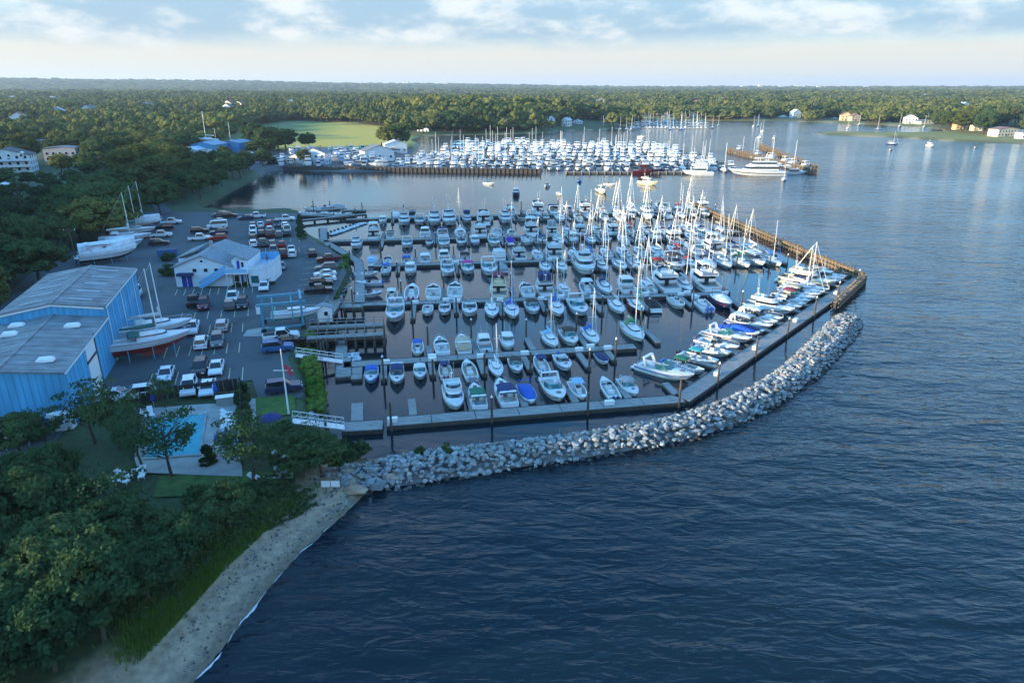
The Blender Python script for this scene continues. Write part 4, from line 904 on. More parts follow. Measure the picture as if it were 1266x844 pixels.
# ------------------------------------------------------------------ yard: asphalt, lines, lawns
tag(obj('parking_lot', sheet('parking_lot', LOTP, LOT + .06, 'asphalt')), kind='structure')
LAWN = PX((316, 492), (364, 489), (366, 513), (318, 516)); tag(obj('lawn', sheet('lawn', LAWN, LOT + .10, 'lawn')), kind='structure')
LAWN2 = PX((196, 590), (285, 582), (350, 585), (345, 600), (280, 612), (190, 615)); tag(obj('lawn', sheet('lawn', LAWN2, LOT + .09, 'lawn')), kind='structure')
PATH = PX((306, 494), (316, 493), (318, 535), (305, 535)); tag(obj('path', sheet('path', PATH, LOT + .11, 'concrete')), kind='structure')
PATIO = PX((335, 555), (365, 560), (362, 592), (340, 592)); tag(obj('patio', sheet('patio', PATIO, LOT + .105, 'concrete')), kind='structure')
PADC = PX((306, 408), (332, 404), (328, 416), (300, 416)); tag(obj('concrete_pad', sheet('concrete_pad', PADC, LOT + .075, 'concrete')), kind='structure')
ROAD = PX((196, 266), (186, 252), (200, 243), (212, 237), (209, 245), (204, 254), (216, 264)); tag(obj('road', sheet('road', ROAD, LOT + .12, 'asphalt')), kind='structure')
VL = Vector((-.32, .947)).normalized(); UL = Vector((VL.y, -VL.x))
lines = MB()
def pline(x, y, d, L, w=.12):
    p = P(x, y, LOT).xy; q = Vector(d); lines.beam((*(p - q * L / 2), LOT + .075), (*(p + q * L / 2), LOT + .075), w, .012)
for row in (((224, 392), (340, 384), 8), ((218, 410), (300, 405), 7), ((205, 436), (296, 430), 7), ((186, 470), (300, 462), 8), ((218, 362), (312, 359), 10)):
    (x0, y0), (x1, y1), n_ = row
    for i in range(n_): pline(x0 + (x1 - x0) * i / (n_ - 1), y0 + (y1 - y0) * i / (n_ - 1), VL, 4.6)
for i in range(7):
    for y in (284, 297, 309): pline(308 + i * 10.3, y, VL, 4.6)
for i in range(8): pline(380 + 2.2 * i * .8, 366 - i * 7, UL, 4.8)
tag(obj('bay_lines', lines.mesh('bay_lines', 'line')), kind='stuff')
# ------------------------------------------------------------------ blue storage shed
def gable(name, label, cat, o2, u, v, w, l, ze, zr, zb, wallm, roofm, overh=.35):
    o = thing(name, label, cat, (o2[0], o2[1], zb), heading(v)); he, hr = ze - zb, zr - zb
    m = MB(); pr = [(-w / 2, 0), (w / 2, 0), (w / 2, he), (0, hr), (-w / 2, he)]
    m.rings([[(x, 0, z) for x, z in pr], [(x, l, z) for x, z in pr]]); obj('wall', m.mesh('wall', wallm), o)
    rf = []
    for sg in (-1, 1):
        m = MB(); k = overh * (hr - he) / (w / 2); a = [(sg * 0.0, hr + .03), (sg * (w / 2 + overh), he - k + .03), (sg * (w / 2 + overh), he - k + .22), (0, hr + .22)]
        m.rings([[(x, -overh, z) for x, z in a], [(x, l + overh, z) for x, z in a]]); rf.append(obj('roof', m.mesh('roof', roofm), o))
    return o, rf
US = Vector((.955, .296)).normalized(); VS = Vector((-US.y, US.x))
c1 = P(94, 527, LOT).xy; WS, LF, LB = 13.0, 21.0, 22.5
def shedsec(nm, label, org, L, ze, zr, panel):
    o, rf = gable(nm, label, 'shed', org, US, VS, WS, L, ze, zr, LOT - .2, 'shedwall', 'shedroof', .25)
    he, hr = ze - LOT + .2, zr - LOT + .2
    rib = MB(); rib.box(-.045, .045, -.05, .0, 0, 1); RB = rib.mesh('rib', 'shedwall')
    for i in range(int(WS / .75)):         # standing ribs of the cladding
        x = -WS / 2 + .4 + i * .75; hz_ = he + (hr - he) * (1 - abs(x) / (WS / 2)); obj('rib', RB, o, (x, -.002, .02), 0, (1, 1, hz_ - .25))
    for i in range(int(L / 1.5)):
        y = .7 + i * 1.5; obj('rib', RB, o, (WS / 2 + .002, y, .02), R(90), (1, 1, he - .35))
    sl = (hr - he) / (WS / 2)
    for sg in (-1, 1):
        for i in range(int(L / 1.6)):       # standing seams of the roof
            y = .4 + i * 1.6; m = MB(); m.beam((sg * .2, y, hr - .2 * sl + .235), (sg * (WS / 2 + .15), y, he - .15 * sl + .235), .05, .04); obj('seam', m.mesh('seam', 'shedroof'), rf[0 if sg < 0 else 1])
    m = MB(); m.beam((0, -.25, hr + .24), (0, L + .25, hr + .24), .5, .07); obj('ridge_cap', m.mesh('ridge_cap', 'shedroof'), o)
    m = MB(); m.beam((WS / 2 + .27, -.2, he - .02), (WS / 2 + .27, L + .2, he - .02), .14, .16); obj('gutter', m.mesh('gutter', 'white'), o)
    return o, rf, he, hr, sl
org = c1 - US * (WS / 2)
s1, r1, he, hr, sl = shedsec('storage_shed', 'front half of the big blue steel shed with domed roof lights', org, LF, 8.9, 9.8, True)
for x, y in ((4.0, 3.2), (3.6, 16.2), (-3.2, 14.5), (-3.6, 18.5)):
    m = MB(); m.rings([[(a * (1 - f * .25), b * (1 - f * .25), z) for a, b in ((-.95, -.5), (.95, -.5), (.95, .5), (-.95, .5))] for f, z in ((0, 0), (.3, .3), (1.4, .5))]); obj('roof_light', m.mesh('roof_light', 'white'), s1, (x, y, hr - abs(x) * sl + .24))
m = MB(); m.box(WS / 2 - .01, WS / 2 + .07, 9.2, 13.4, 0, 4.6); d_ = obj('door', m.mesh('door', 'white'), s1); m = MB(); m.box(WS / 2 - .01, WS / 2 + .06, 9.2, 13.4, 5.0, 7.0); obj('door_panel', m.mesh('door_panel', 'white'), d_)
m = MB(); m.box(WS / 2 - .01, WS / 2 + .12, 13.42, 13.7, 0, 7.4); obj('door_track', m.mesh('door_track', 'pile'), d_)
m = MB(); m.box(WS / 2 - .01, WS / 2 + .11, 9.0, 13.4, 4.62, 4.98); obj('door_beam', m.mesh('door_beam', 'pile'), d_)
s2, r2, he2, hr2, sl2 = shedsec('storage_shed', 'taller rear half of the big blue steel shed with strip roof lights', org + VS * (LF + .3), LB, 10.5, 11.5, True)
for sg in (-1, 1):
    for i in range(5):
        y = 2.6 + i * 4.3; m = MB(); m.beam((sg * 1.6, y, hr2 - 1.6 * sl2 + .26), (sg * 4.6, y, hr2 - 4.6 * sl2 + .26), .75, .05); obj('roof_light', m.mesh('roof_light', 'plain'), s2, col=(.33, .36, .38))
m = MB(); m.beam((-WS / 2, -.15, he2 - .1), (0, -.15, hr2 - .05), .1, .35); m.beam((0, -.15, hr2 - .05), (WS / 2, -.15, he2 - .1), .1, .35); obj('verge_board', m.mesh('verge_board', 'white'), s2)
for i in range(3):
    m = MB(); m.tube((WS / 2 + .12, .8 + i * 9, .1), (WS / 2 + .12, .8 + i * 9, he2 - .1), .08); obj('downpipe', m.mesh('downpipe', 'white'), s2)
# ------------------------------------------------------------------ clubhouse
c0 = P(219, 355, LOT).xy; UC = Vector((.998, .06)).normalized(); VC = Vector((-UC.y, UC.x)); CW = 11.2; ZB = LOT
corg = c0 + UC * (CW / 2)
cl, crf = gable('clubhouse', 'pale blue two-storey clubhouse with gabled roof and terrace in the car park', 'building', corg, UC, VC, CW, 15, LOT + 4.2, LOT + 6.4, LOT - .1, 'siding', 'roofgrey', .45)
def cbox(nm, x0, x1, y0, y1, z0, z1, mt, par=None, **k):
    m = MB(); m.box(x0, x1, y0, y1, z0, z1, **k); return obj(nm, m.mesh(nm, mt), par or cl)
def window(par, x, y, z, w, h, mt='glass', axis='y', fr='white', deep=.05):
    m = MB(); m.box(-w / 2 - .08, w / 2 + .08, -deep, .0, -.08, h + .08); m2 = MB(); m2.box(-w / 2, w / 2, -deep - .02, -deep + .005, 0, h)
    rz = 0 if axis == 'y' else R(90); f = obj('window', m.mesh('window', fr), par, (x, y, z), rz); obj('pane', m2.mesh('pane', mt), f); return f
for i in range(17): cbox('clapboard', -CW / 2 - .02, CW / 2 + .02, -.035, -.001, .25 + i * .26, .27 + i * .26, 'white')
for x in (-1.6, .6, 2.7): window(cl, x, -.01, 3.2, .75, .7)
window(cl, 0, -.01, 5.2, .5, .4)
dd_ = cbox('door', -4.4, -3.5, -.08, -.005, .1, 2.4, 'plain'); dd_.color = (.02, .04, .30, 1); dd_ = cbox('door', -3.3, -2.4, -.08, -.005, .1, 2.4, 'plain'); dd_.color = (.02, .04, .30, 1)
aw = cbox('awning', -4.9, -1.9, -1.2, -.02, 2.6, 3.1, 'canvas', ty=.0); aw.color = (*NAVY, 1)
# outside stair
st = MB()
SB = (.02, .16, .42)
m = MB(); m.beam((-.6, -1.3, .2), (5.0, -1.3, 3.55), .12, .7); m.beam((-.6, -.25, .2), (5.0, -.25, 3.55), .12, .5); stw = obj('stair_stringer', m.mesh('stair_stringer', 'plain'), cl, col=(.16, .42, .70))
m = MB(); m.beam((-.6, -1.3, 1.15), (5.0, -1.3, 4.5), .08, .55); obj('stair_balustrade', m.mesh('stair_balustrade', 'plain'), cl, col=(.16, .42, .70))
for i in range(12): cbox('tread', -.5 + i * .46, -.05 + i * .46, -1.24, -.31, .25 + i * .275, .31 + i * .275, 'plain').color = (.3, .5, .7, 1)
# wing with balcony, bay and roof terrace
m = MB(); m.box(CW / 2, CW / 2 + 5.6, .8, 9, 0, 5.3); obj('wing', m.mesh('wing', 'siding'), cl)
m = MB(); m.rings([[(x, -.0 if 0 else y, z) for x, y, z in ((CW / 2 - .2, .3, 6.6), (CW / 2 + 5.7, .3, 5.3), (CW / 2 + 5.7, .3, 5.5), (CW / 2 - .2, .3, 6.8))], [(x, y, z) for x, y, z in ((CW / 2 - .2, 9.3, 6.6), (CW / 2 + 5.7, 9.3, 5.3), (CW / 2 + 5.7, 9.3, 5.5), (CW / 2 - .2, 9.3, 6.8))]]); obj('wing_roof', m.mesh('wing_roof', 'roofgrey'), cl)
m = MB(); m.box(CW / 2 - .8, CW / 2 + 5.6, -1.4, .78, 2.95, 3.15); obj('balcony', m.mesh('balcony', 'white'), cl)
for i in range(4):
    m = MB(); m.tube((CW / 2 - .6 + i * 2.0, -1.3, 0), (CW / 2 - .6 + i * 2.0, -1.3, 4.2), .07); obj('balcony_post', m.mesh('balcony_post', 'white'), cl)
m = MB(); m.beam((CW / 2 - .8, -1.35, 3.6), (CW / 2 + 5.6, -1.35, 3.6), .04, .75); obj('balustrade', m.mesh('balustrade', 'plain'), cl, col=(.30, .52, .72))
dd_ = cbox('door', CW / 2 + 1.6, CW / 2 + 2.5, .72, .79, 3.2, 5.2, 'plain'); dd_.color = (.02, .04, .30, 1); window(cl, CW / 2 + 3.4, .79, 3.9, .6, 1.0)
dd_ = cbox('door', CW / 2 + 2.3, CW / 2 + 3.2, .72, .79, .1, 2.3, 'plain'); dd_.color = (.03, .08, .35, 1); window(cl, CW / 2 + .9, .79, .9, 1.4, 1.3); window(cl, CW / 2 + 4.6, .79, .9, 1.0, 1.4)
bay = [(CW / 2 + 5.6, -.6), (CW / 2 + 9.0, -.6), (CW / 2 + 11.2, .8), (CW / 2 + 11.9, 3.0), (CW / 2 + 11.9, 9.5), (CW / 2 + 5.6, 9.5)]
m = MB(); m.rings([[(x, y, 0) for x, y in bay], [(x, y, 3.4) for x, y in bay]]); obj('bay', m.mesh('bay', 'siding'), cl)
m = MB(); m.rings([[(x, y, 3.402) for x, y in bay], [(x, y, 3.5) for x, y in bay]]); obj('terrace_floor', m.mesh('terrace_floor', 'plain'), cl, col=(.50, .54, .60))
for a, b in zip(bay[:5], bay[1:]):
    m = MB(); m.beam((*a, 3.98), (*b, 3.98), .1, .95); obj('parapet', m.mesh('parapet', 'plain'), cl, col=(.62, .70, .76) if a[1] < 5 else (.10, .38, .66))
m = MB(); m.box(CW / 2 + 5.6, CW / 2 + 11.8, 9.2, 9.4, 3.5, 5.0); obj('screen_wall', m.mesh('screen_wall', 'plain'), cl, col=(.10, .38, .66))
window(cl, CW / 2 + 7.3, -.61, .9, 1.5, 1.5, 'teal'); window(cl, CW / 2 + 8.5, -.61, .9, .5, 1.5, 'teal')
m = MB(); m.tube((CW / 2 + 9.5, 5, 3.5), (CW / 2 + 9.5, 5, 5.6), .05); m.rings([[(CW / 2 + 9.5 + r_ * math.cos(a), 5 + r_ * math.sin(a), z) for a in [i * math.pi / 4 for i in range(8)]] for r_, z in ((.55, 4.4), (.3, 5.2), (.05, 5.7))]); obj('furled_parasol', m.mesh('furled_parasol', 'plain'), cl, col=(.08, .09, .12))
m = MB(); m.box(-.3, .3, 6.2, 6.8, 6.4, 8.2); obj('chimney', m.mesh('chimney', 'concrete'), cl)
m = MB(); m.rings([[(-7.4, 6, 4.6), (-7.4, 15, 4.6), (-3.5, 15, 6.0), (-3.5, 6, 6.0)], [(-7.4, 6, 4.75), (-7.4, 15, 4.75), (-3.5, 15, 6.15), (-3.5, 6, 6.15)]]); obj('side_roof', m.mesh('side_roof', 'roofgrey'), cl)
m = MB(); m.box(-7.1, -5.6, 6.3, 14.6, 0, 4.6); obj('side_wall', m.mesh('side_wall', 'siding'), cl)
def squeeze(o, f=.62):       # the wing and bay are narrower than the gabled block
    done = set()
    for c in o.children:
        if c.data.name in done: continue
        done.add(c.data.name)
        if c.name.startswith('window'):
            if c.location.x > CW / 2: c.location.x = CW / 2 + (c.location.x - CW / 2) * f; c.scale.x = .8
        else:
            for v in c.data.vertices:
                if v.co.x > CW / 2: v.co.x = CW / 2 + (v.co.x - CW / 2) * f
squeeze(cl)
# ------------------------------------------------------------------ cars
def car_kit(kind):
    k = []
    L, Wd = {'sedan': (4.7, 1.82), 'suv': (4.75, 1.9), 'pickup': (5.6, 1.98), 'van': (5.6, 2.05)}[kind]; hw = Wd / 2; hl = L / 2
    if kind == 'sedan': side = [(-hl, .35), (-hl, .82), (-hl + .1, .95), (-1.4, 1.0), (1.0, .95), (hl - .25, .80), (hl, .62), (hl, .32)]; cab = [(-1.75, 1.0), (-1.05, 1.42), (.25, 1.45), (1.15, .97)]
    elif kind == 'suv': side = [(-hl, .4), (-hl, 1.0), (-hl + .08, 1.1), (-1.4, 1.12), (1.0, 1.08), (hl - .2, .98), (hl, .75), (hl, .38)]; cab = [(-2.2, 1.1), (-2.0, 1.72), (.2, 1.75), (1.0, 1.08)]
    elif kind == 'pickup': side = [(-hl, .5), (-hl, 1.08), (-hl + .05, 1.12), (-1.0, 1.12), (1.3, 1.12), (hl - .2, 1.02), (hl, .8), (hl, .45)]; cab = [(-.85, 1.1), (-.7, 1.85), (.7, 1.85), (1.35, 1.12)]
    else: side = [(-hl, .4), (-hl, 1.2), (-hl + .05, 1.3), (-1.4, 1.32), (1.6, 1.3), (hl - .15, 1.0), (hl, .75), (hl, .38)]; cab = [(-2.7, 1.3), (-2.65, 2.2), (1.1, 2.2), (1.95, 1.28)]
    m = MB(); rs_ = []
    for x, kz, kk in ((-hw, .93, .97), (-hw + .06, 1, 1), (hw - .06, 1, 1), (hw, .93, .97)): rs_.append([(x, y * kk, z * kz + (.02 if kz < 1 else 0)) for y, z in side])
    m.rings(rs_); body = m.mesh('body', 'car'); k.append(('body', body, 1, None))
    gl = MB(); gl.rings([[(x, y, z) for y, z in cab] for x in (-hw + .10, hw - .10)]); vs = gl.v
    gl.v = [(x * (.84 if z > 1.3 and (z > cab[1][1] - .05) else 1), y, z) for x, y, z in gl.v]; k.append(('window_glass', gl.mesh('window_glass', 'glass'), 0, None))
    zt = cab[1][1]; m = MB(); m.box(-(hw - .10) * .85, (hw - .10) * .85, cab[1][0] - .03, cab[2][0] + .03, zt - .02, zt + .045, .06, .06); k.append(('roof', m.mesh('roof', 'car'), 1, None))
    for sx in (-1, 1):
        for a, b in ((cab[0], cab[1]), (cab[3], cab[2])):
            m = MB(); m.beam((sx * (hw - .095), a[0], a[1]), (sx * (hw - .10) * .855, b[0], b[1] + .01), .09, .07); k.append(('pillar', m.mesh('pillar', 'car'), 1, None))
    wb = L * .29
    for sx in (-1, 1):
        for y in (-wb, wb): m = MB(); m.tube((sx * (hw - .22), y, .33), (sx * (hw + .015), y, .33), .34, n=10); k.append(('wheel', m.mesh('wheel', 'black'), 0, None))
        m = MB(); m.box(sx * (hw - .42) - .18, sx * (hw - .42) + .18, hl * .97 - .08, hl + .012, .60 * side[3][1], .74 * side[3][1]); k.append(('headlight', m.mesh('headlight', 'white'), 0, None))
        m = MB(); m.box(sx * (hw - .28) - .14, sx * (hw - .28) + .14, -hl - .015, -hl + .1, .70 * side[3][1], .88 * side[3][1]); k.append(('tail_light', m.mesh('tail_light', mat('lamp_red', (.4, .01, .01), .3, 0)), 0, None))
        m = MB(); m.box(sx * (hw + .09) - .1, sx * (hw + .09) + .1, cab[3][0] - .35, cab[3][0] - .2, side[3][1], side[3][1] + .16); k.append(('mirror', m.mesh('mirror', 'car'), 1, None))
    if kind == 'pickup': m = MB(); m.box(-hw + .18, hw - .18, -hl + .12, -.95, 1.0, 1.135); k.append(('load_bed', m.mesh('load_bed', 'black'), 0, None))
    m = MB(); m.box(-hw + .1, hw - .1, hl - .1, hl + .02, .30, .46); k.append(('bumper', m.mesh('bumper', 'black'), 0, None))
    return k
CKIT = {k: car_kit(k) for k in ('sedan', 'suv', 'pickup', 'van')}
W_, K_, G_, S_2, RE, BL, NV, DR = (.72, .73, .74), (.014, .014, .016), (.12, .125, .13), (.42, .43, .44), (.33, .02, .02), (.04, .12, .28), (.02, .03, .08), (.13, .015, .02)
CN = {W_: 'white', K_: 'black', G_: 'dark grey', S_2: 'silver', RE: 'red', BL: 'blue', NV: 'navy', DR: 'dark red'}
CARS = [(205.7, 465, 'sedan', W_, 'v', 'standing alone beside the red-hulled sailboats'), (248, 458, 'suv', K_, 'v', 'left of the white sedan in the front bays'), (268, 457, 'sedan', W_, 'v', 'right of the black one in the front bays'), (234, 482, 'suv', W_, 'v', 'behind the pool fence, left one'), (257, 482, 'sedan', W_, 'v', 'behind the pool fence, right one'),
        (144, 491, 'sedan', W_, 'u', 'behind the tree by the shed corner, left one'), (168.5, 490, 'suv', W_, 'u', 'behind the tree by the shed corner, right one'), (249.5, 426, 'suv', W_, 'v', 'left of the dark one in the middle bays'), (269, 424, 'suv', G_, 'v', 'right of the white one in the middle bays'), (238, 408, 'pickup', W_, 'v', 'next to the sailboat bows'), (275, 405, 'suv', S_2, 'v', 'alone in the bays before the clubhouse'),
        (240, 375, 'pickup', K_, 'v', 'below the clubhouse stair'), (252, 379, 'suv', DR, 'v', 'beside the black pickup below the clubhouse'), (288, 370, 'pickup', W_, 'v', 'behind two dark cars below the clubhouse'), (284, 379, 'suv', G_, 'v', 'before the white pickup below the clubhouse'), (300, 378, 'suv', K_, 'v', 'right of three cars below the clubhouse'), (326.5, 356, 'sedan', W_, 'v', 'at the corner of the clubhouse bay'),
        (348, 331, 'sedan', G_, 'v', 'beside the clubhouse hedge'), (348, 418, 'pickup', W_, 'u', 'beside the boat lift'), (350, 424, 'sedan', K_, 'u', 'between white pickup and blue car'), (343, 432, 'suv', BL, 'u', 'below the white pickup by the boat lift'), (351, 481.5, 'suv', NV, 'u', 'beside the lawn and flagpole'),
        (394, 361, 'pickup', K_, 'u', 'nearest in the seawall bays'), (397, 352, 'suv', K_, 'u', 'second nearest in the seawall bays'), (401.5, 346.5, 'sedan', W_, 'u', 'third nearest in the seawall bays'), (402, 340, 'sedan', W_, 'u', 'fourth nearest in the seawall bays'), (403, 333, 'suv', G_, 'u', 'fifth nearest in the seawall bays'), (406.5, 322, 'pickup', DR, 'u', 'at the far end of the seawall bays'), (386, 315, 'suv', K_, 'v', 'alone near the yard gangway'),
        (247, 287, 'suv', K_, 'u', 'behind the clubhouse roof, upper left'), (247, 296, 'pickup', W_, 'u', 'against the clubhouse rear, left'), (269, 281, 'van', W_, 'u', 'behind the clubhouse roof'), (270, 275, 'sedan', W_, 'u', 'beyond the white van behind the clubhouse'), (271, 289, 'suv', NV, 'u', 'between white van and red car'), (269, 296, 'suv', RE, 'u', 'against the clubhouse rear, right'),
        (212, 276, 'pickup', W_, 'u', 'farthest of the cars by stored yachts'), (204, 283, 'suv', K_, 'u', 'second farthest by stored yachts'), (199, 292, 'pickup', W_, 'u', 'second nearest by stored yachts'), (197, 302, 'suv', K_, 'u', 'nearest of the cars by stored yachts'), (272, 267, 'suv', G_, 'u', 'leftmost along the back edge of the lot'), (284, 268, 'suv', K_, 'u', 'second from left along the back edge'), (304, 270.5, 'sedan', NV, 'u', 'third from left along the back edge'), (317, 268.5, 'pickup', W_, 'u', 'fourth from left along the back edge'), (353, 272, 'pickup', W_, 'u', 'rightmost along the back edge'), (166, 368, 'van', W_, 'v', 'parked tight beside the shed wall')]
blk = [(313, 280.5, G_), (322.5, 279, W_), (333, 278, RE), (342, 278.5, G_), (352.5, 280.5, W_), (313, 291, W_), (323.5, 290.5, K_), (334, 291.5, DR), (345, 291.5, G_), (355, 290, K_), (313.5, 303, W_), (325, 302.5, G_), (337, 303.5, NV), (348.5, 303.5, RE), (338.5, 311.5, G_), (350, 316, DR), (361.5, 315.5, W_), (322.5, 285, K_), (334, 285.5, S_2), (355, 285, W_), (313, 296, K_), (360, 309, S_2), (313, 286, W_)]
for i, (x, y, c) in enumerate(blk): CARS.append((x, y, ['suv', 'sedan', 'suv', 'pickup'][i % 4], c, 'v', ordw(i + 1) + ' in the packed block behind the clubhouse terrace'))
for x, y, kd, c, ax, lb in CARS:
    p = P(x, y, LOT + .3); d = (VL if ax == 'v' else UL) * RD.choice([1, -1])
    o = thing('parked_car' if kd in ('sedan', 'suv') else ('pickup_truck' if kd == 'pickup' else 'delivery_van'), f'{CN[c]} {dict(sedan="saloon car", suv="sport utility car", pickup="pickup truck", van="van")[kd]} {lb}', 'van' if kd == 'van' else ('pickup' if kd == 'pickup' else 'car'), (p.x, p.y, LOT + .06), heading(d) + RD.uniform(-.04, .04), 'cars parked in the yard')
    for nme, me, cc, _ in CKIT[kd]: obj(nme, me, o, col=c if cc else None)
# ------------------------------------------------------------------ boats ashore
def stands(o, L, B, zk, sc=1):
    for sx in (-1, 1):
        for y in (-L * .28, 0, L * .25):
            m = MB(); m.tube((sx * B * .62, y, -zk), (sx * B * .33, y, -.1), .05, n=5); m.tube((sx * B * .30, y, -zk), (sx * B * .36, y, -.15), .04, n=4); obj('stand_leg', m.mesh('stand_leg', 'lifts'), o)
def ashore(kd, x, y, d, L, label, hull=WHITE, cv=NAVY, botc=(.26, .035, .025), zk=2.0, keel=True, cover=None, skip=()):
    p = P(x, y, LOT + zk); L0, B0 = KINDS[kd][1:]
    o = boat(kd, p.xy, d, cv, hull, L * B0 / L0, L, z=LOT + zk + .06, label=label, grp='yachts stored ashore', skip=('furled_jib',) + tuple(skip)); h = kit(kd)[1]
    obj('bottom', h.bottom(1.25 if keel else .75), o, col=botc); o.scale.z *= .88 if keel else 1
    if keel:
        m = MB(); m.rings([[(sx * .12, y_, z) for sx, y_ in ((-1, -1.2), (1, -1.2), (.2, 1.9), (-.2, 1.9))] for z in (-.5,)] + [[(-.2, -1.3, -1.75), (.2, -1.3, -1.75), (.1, 1.0, -1.75), (-.1, 1.0, -1.75)]]); obj('keel', m.mesh('keel', 'plain'), o, col=botc)
        m = MB(); m.box(-.05, .05, -4.3, -3.7, -1.3, 0); obj('rudder', m.mesh('rudder', 'plain'), o, col=botc)
    stands(o, L0, B0, zk / (L / L0)); 
    if cover:
        m = MB(); rs_ = []
        for i in range(9):
            t = .02 + .93 * i / 8; b = h.hb(t) + .06; z = h.zs(t); rs_.append([(-b, h.y(t), z - .5), (-b, h.y(t), z), (-b * .55, h.y(t), z + cover * .75), (0, h.y(t), z + cover), (b * .55, h.y(t), z + cover * .75), (b, h.y(t), z), (b, h.y(t), z - .5)])
        m.rings(rs_, loop=False); obj('winter_cover', m.mesh('winter_cover', 'canvas'), o, col=(.72, .74, .75))
    return o
BD = (UL + VL * .22).normalized()
ashore('sail', 187, 424, BD, 11.6, 'white ketch with red bottom propped up beside the blue shed', cv=(.05, .14, .12), zk=2.1)
ashore('sail', 193, 408, BD, 11.0, 'white sailboat propped up behind the red-bottomed ketch', cv=OFFW, botc=(.05, .09, .2), zk=2.1)
ashore('expd', 136, 316, (UL + VL * .3).normalized(), 12.5, 'large white motor yacht under pale cover, nearest beside the trees', cv=WHITE, botc=(.03, .03, .04), zk=1.4, keel=False, cover=1.5)
ashore('sail', 156, 296, (UL + VL * .1).normalized(), 12, 'white sailboat ashore with bare mast, second from the shed', cv=OFFW, botc=(.15, .02, .02), zk=1.9)
ashore('expd', 154, 304, (UL + VL * .1).normalized(), 9, 'low white boat ashore between the sailboat and the motor yacht', cv=WHITE, botc=(.03, .03, .04), zk=1.0, keel=False)
ashore('sailt', 165, 287, (UL + VL * .05).normalized(), 11, 'white sailboat ashore, third from the shed', cv=TEALC, botc=(.05, .09, .2), zk=1.9)
ashore('sail', 173, 277, (UL + VL * .05).normalized(), 12, 'shrink-wrapped white sailboat, farthest of the yachts ashore', cv=WHITE, botc=(.05, .05, .06), zk=1.9, cover=1.3)
# ------------------------------------------------------------------ boat lift and the boat in its slings
lp = P(351, 404, LOT); tl = thing('boat_lift', 'blue steel travelling boat lift straddling a white boat', 'boat lift', (lp.x, lp.y, LOT + .06), heading(UL), None, (.8, .74, .66))
for sx in (-1, 1):
    for y in (-4.2, 4.2):
        m = MB(); m.box(sx * 3.2 - .25, sx * 3.2 + .25, y - .25, y + .25, .9, 7.2); obj('leg', m.mesh('leg', 'lifts'), tl)
        m = MB(); m.tube((sx * 3.2 - .3, y, .62), (sx * 3.2 + .3, y, .62), .62, n=14); obj('wheel', m.mesh('wheel', 'black'), tl)
    m = MB(); m.box(sx * 3.2 - .2, sx * 3.2 + .2, -3.9, 3.9, 1.0, 1.4); obj('bottom_rail', m.mesh('bottom_rail', 'lifts'), tl)
    m = MB(); m.box(sx * 3.2 - .25, sx * 3.2 + .25, -5.2, 5.2, 7.0, 7.6); obj('top_rail', m.mesh('top_rail', 'lifts'), tl)
m = MB(); m.box(-3.6, 3.6, 4.0, 4.5, 7.62, 8.3); obj('cross_beam', m.mesh('cross_beam', 'lifts'), tl)
m = MB(); m.box(-3.3, -2.4, -5.6, -4.4, 3.0, 5.0); obj('engine_box', m.mesh('engine_box', 'white'), tl)
for y in (-2, 2.2):
    pr = [(-3.0, 7.0), (-1.7, 2.3), (0, 1.5), (1.7, 2.3), (3.0, 7.0)]
    m = MB(); m.rings([[(x, y - .15, z) for x, z in pr] + [(x, y - .15, z + .05) for x, z in pr[::-1]], [(x, y + .15, z) for x, z in pr] + [(x, y + .15, z + .05) for x, z in pr[::-1]]]); obj('sling', m.mesh('sling', 'plain'), tl, col=(.10, .45, .45))
o = boat('sailo', lp.xy + UL * 2.2, UL, WHITE, WHITE, L=8.2, z=LOT + 1.9, label='white sailboat hull hanging in the blue boat lift', grp='yachts stored ashore', skip=('mast', 'boom', 'rigging', 'furled_jib', 'sail_cover')); obj('bottom', kit('sailo')[1].bottom(.8), o, col=(.05, .30, .28))
o = thing('yard_hut', 'small white hut beside the haul-out piers', 'hut', (*P(402, 396, LOT).xy, LOT), heading(VL)); m = MB(); m.rings([[(x, y, z) for x, z in ((-1.2, 0), (1.2, 0), (1.2, 2.4), (0, 2.9), (-1.2, 2.4))] for y in (-1, 1)]); obj('wall', m.mesh('wall', 'white'), o); window(o, .2, -1.01, 1.2, .6, .7)
m = MB()
for sg in (-1, 1): m.beam((0, 0, 2.98) if 0 else (sg * .66, -1.15, 2.72), (sg * .66, 1.15, 2.72), 1.45, .06)
rr = MB(); rr.rings([[(-1.35, y, 2.38), (0, y, 2.96), (1.35, y, 2.38), (1.35, y, 2.46), (0, y, 3.04), (-1.35, y, 2.46)] for y in (-1.15, 1.15)]); obj('roof', rr.mesh('roof', 'roofgrey'), o)
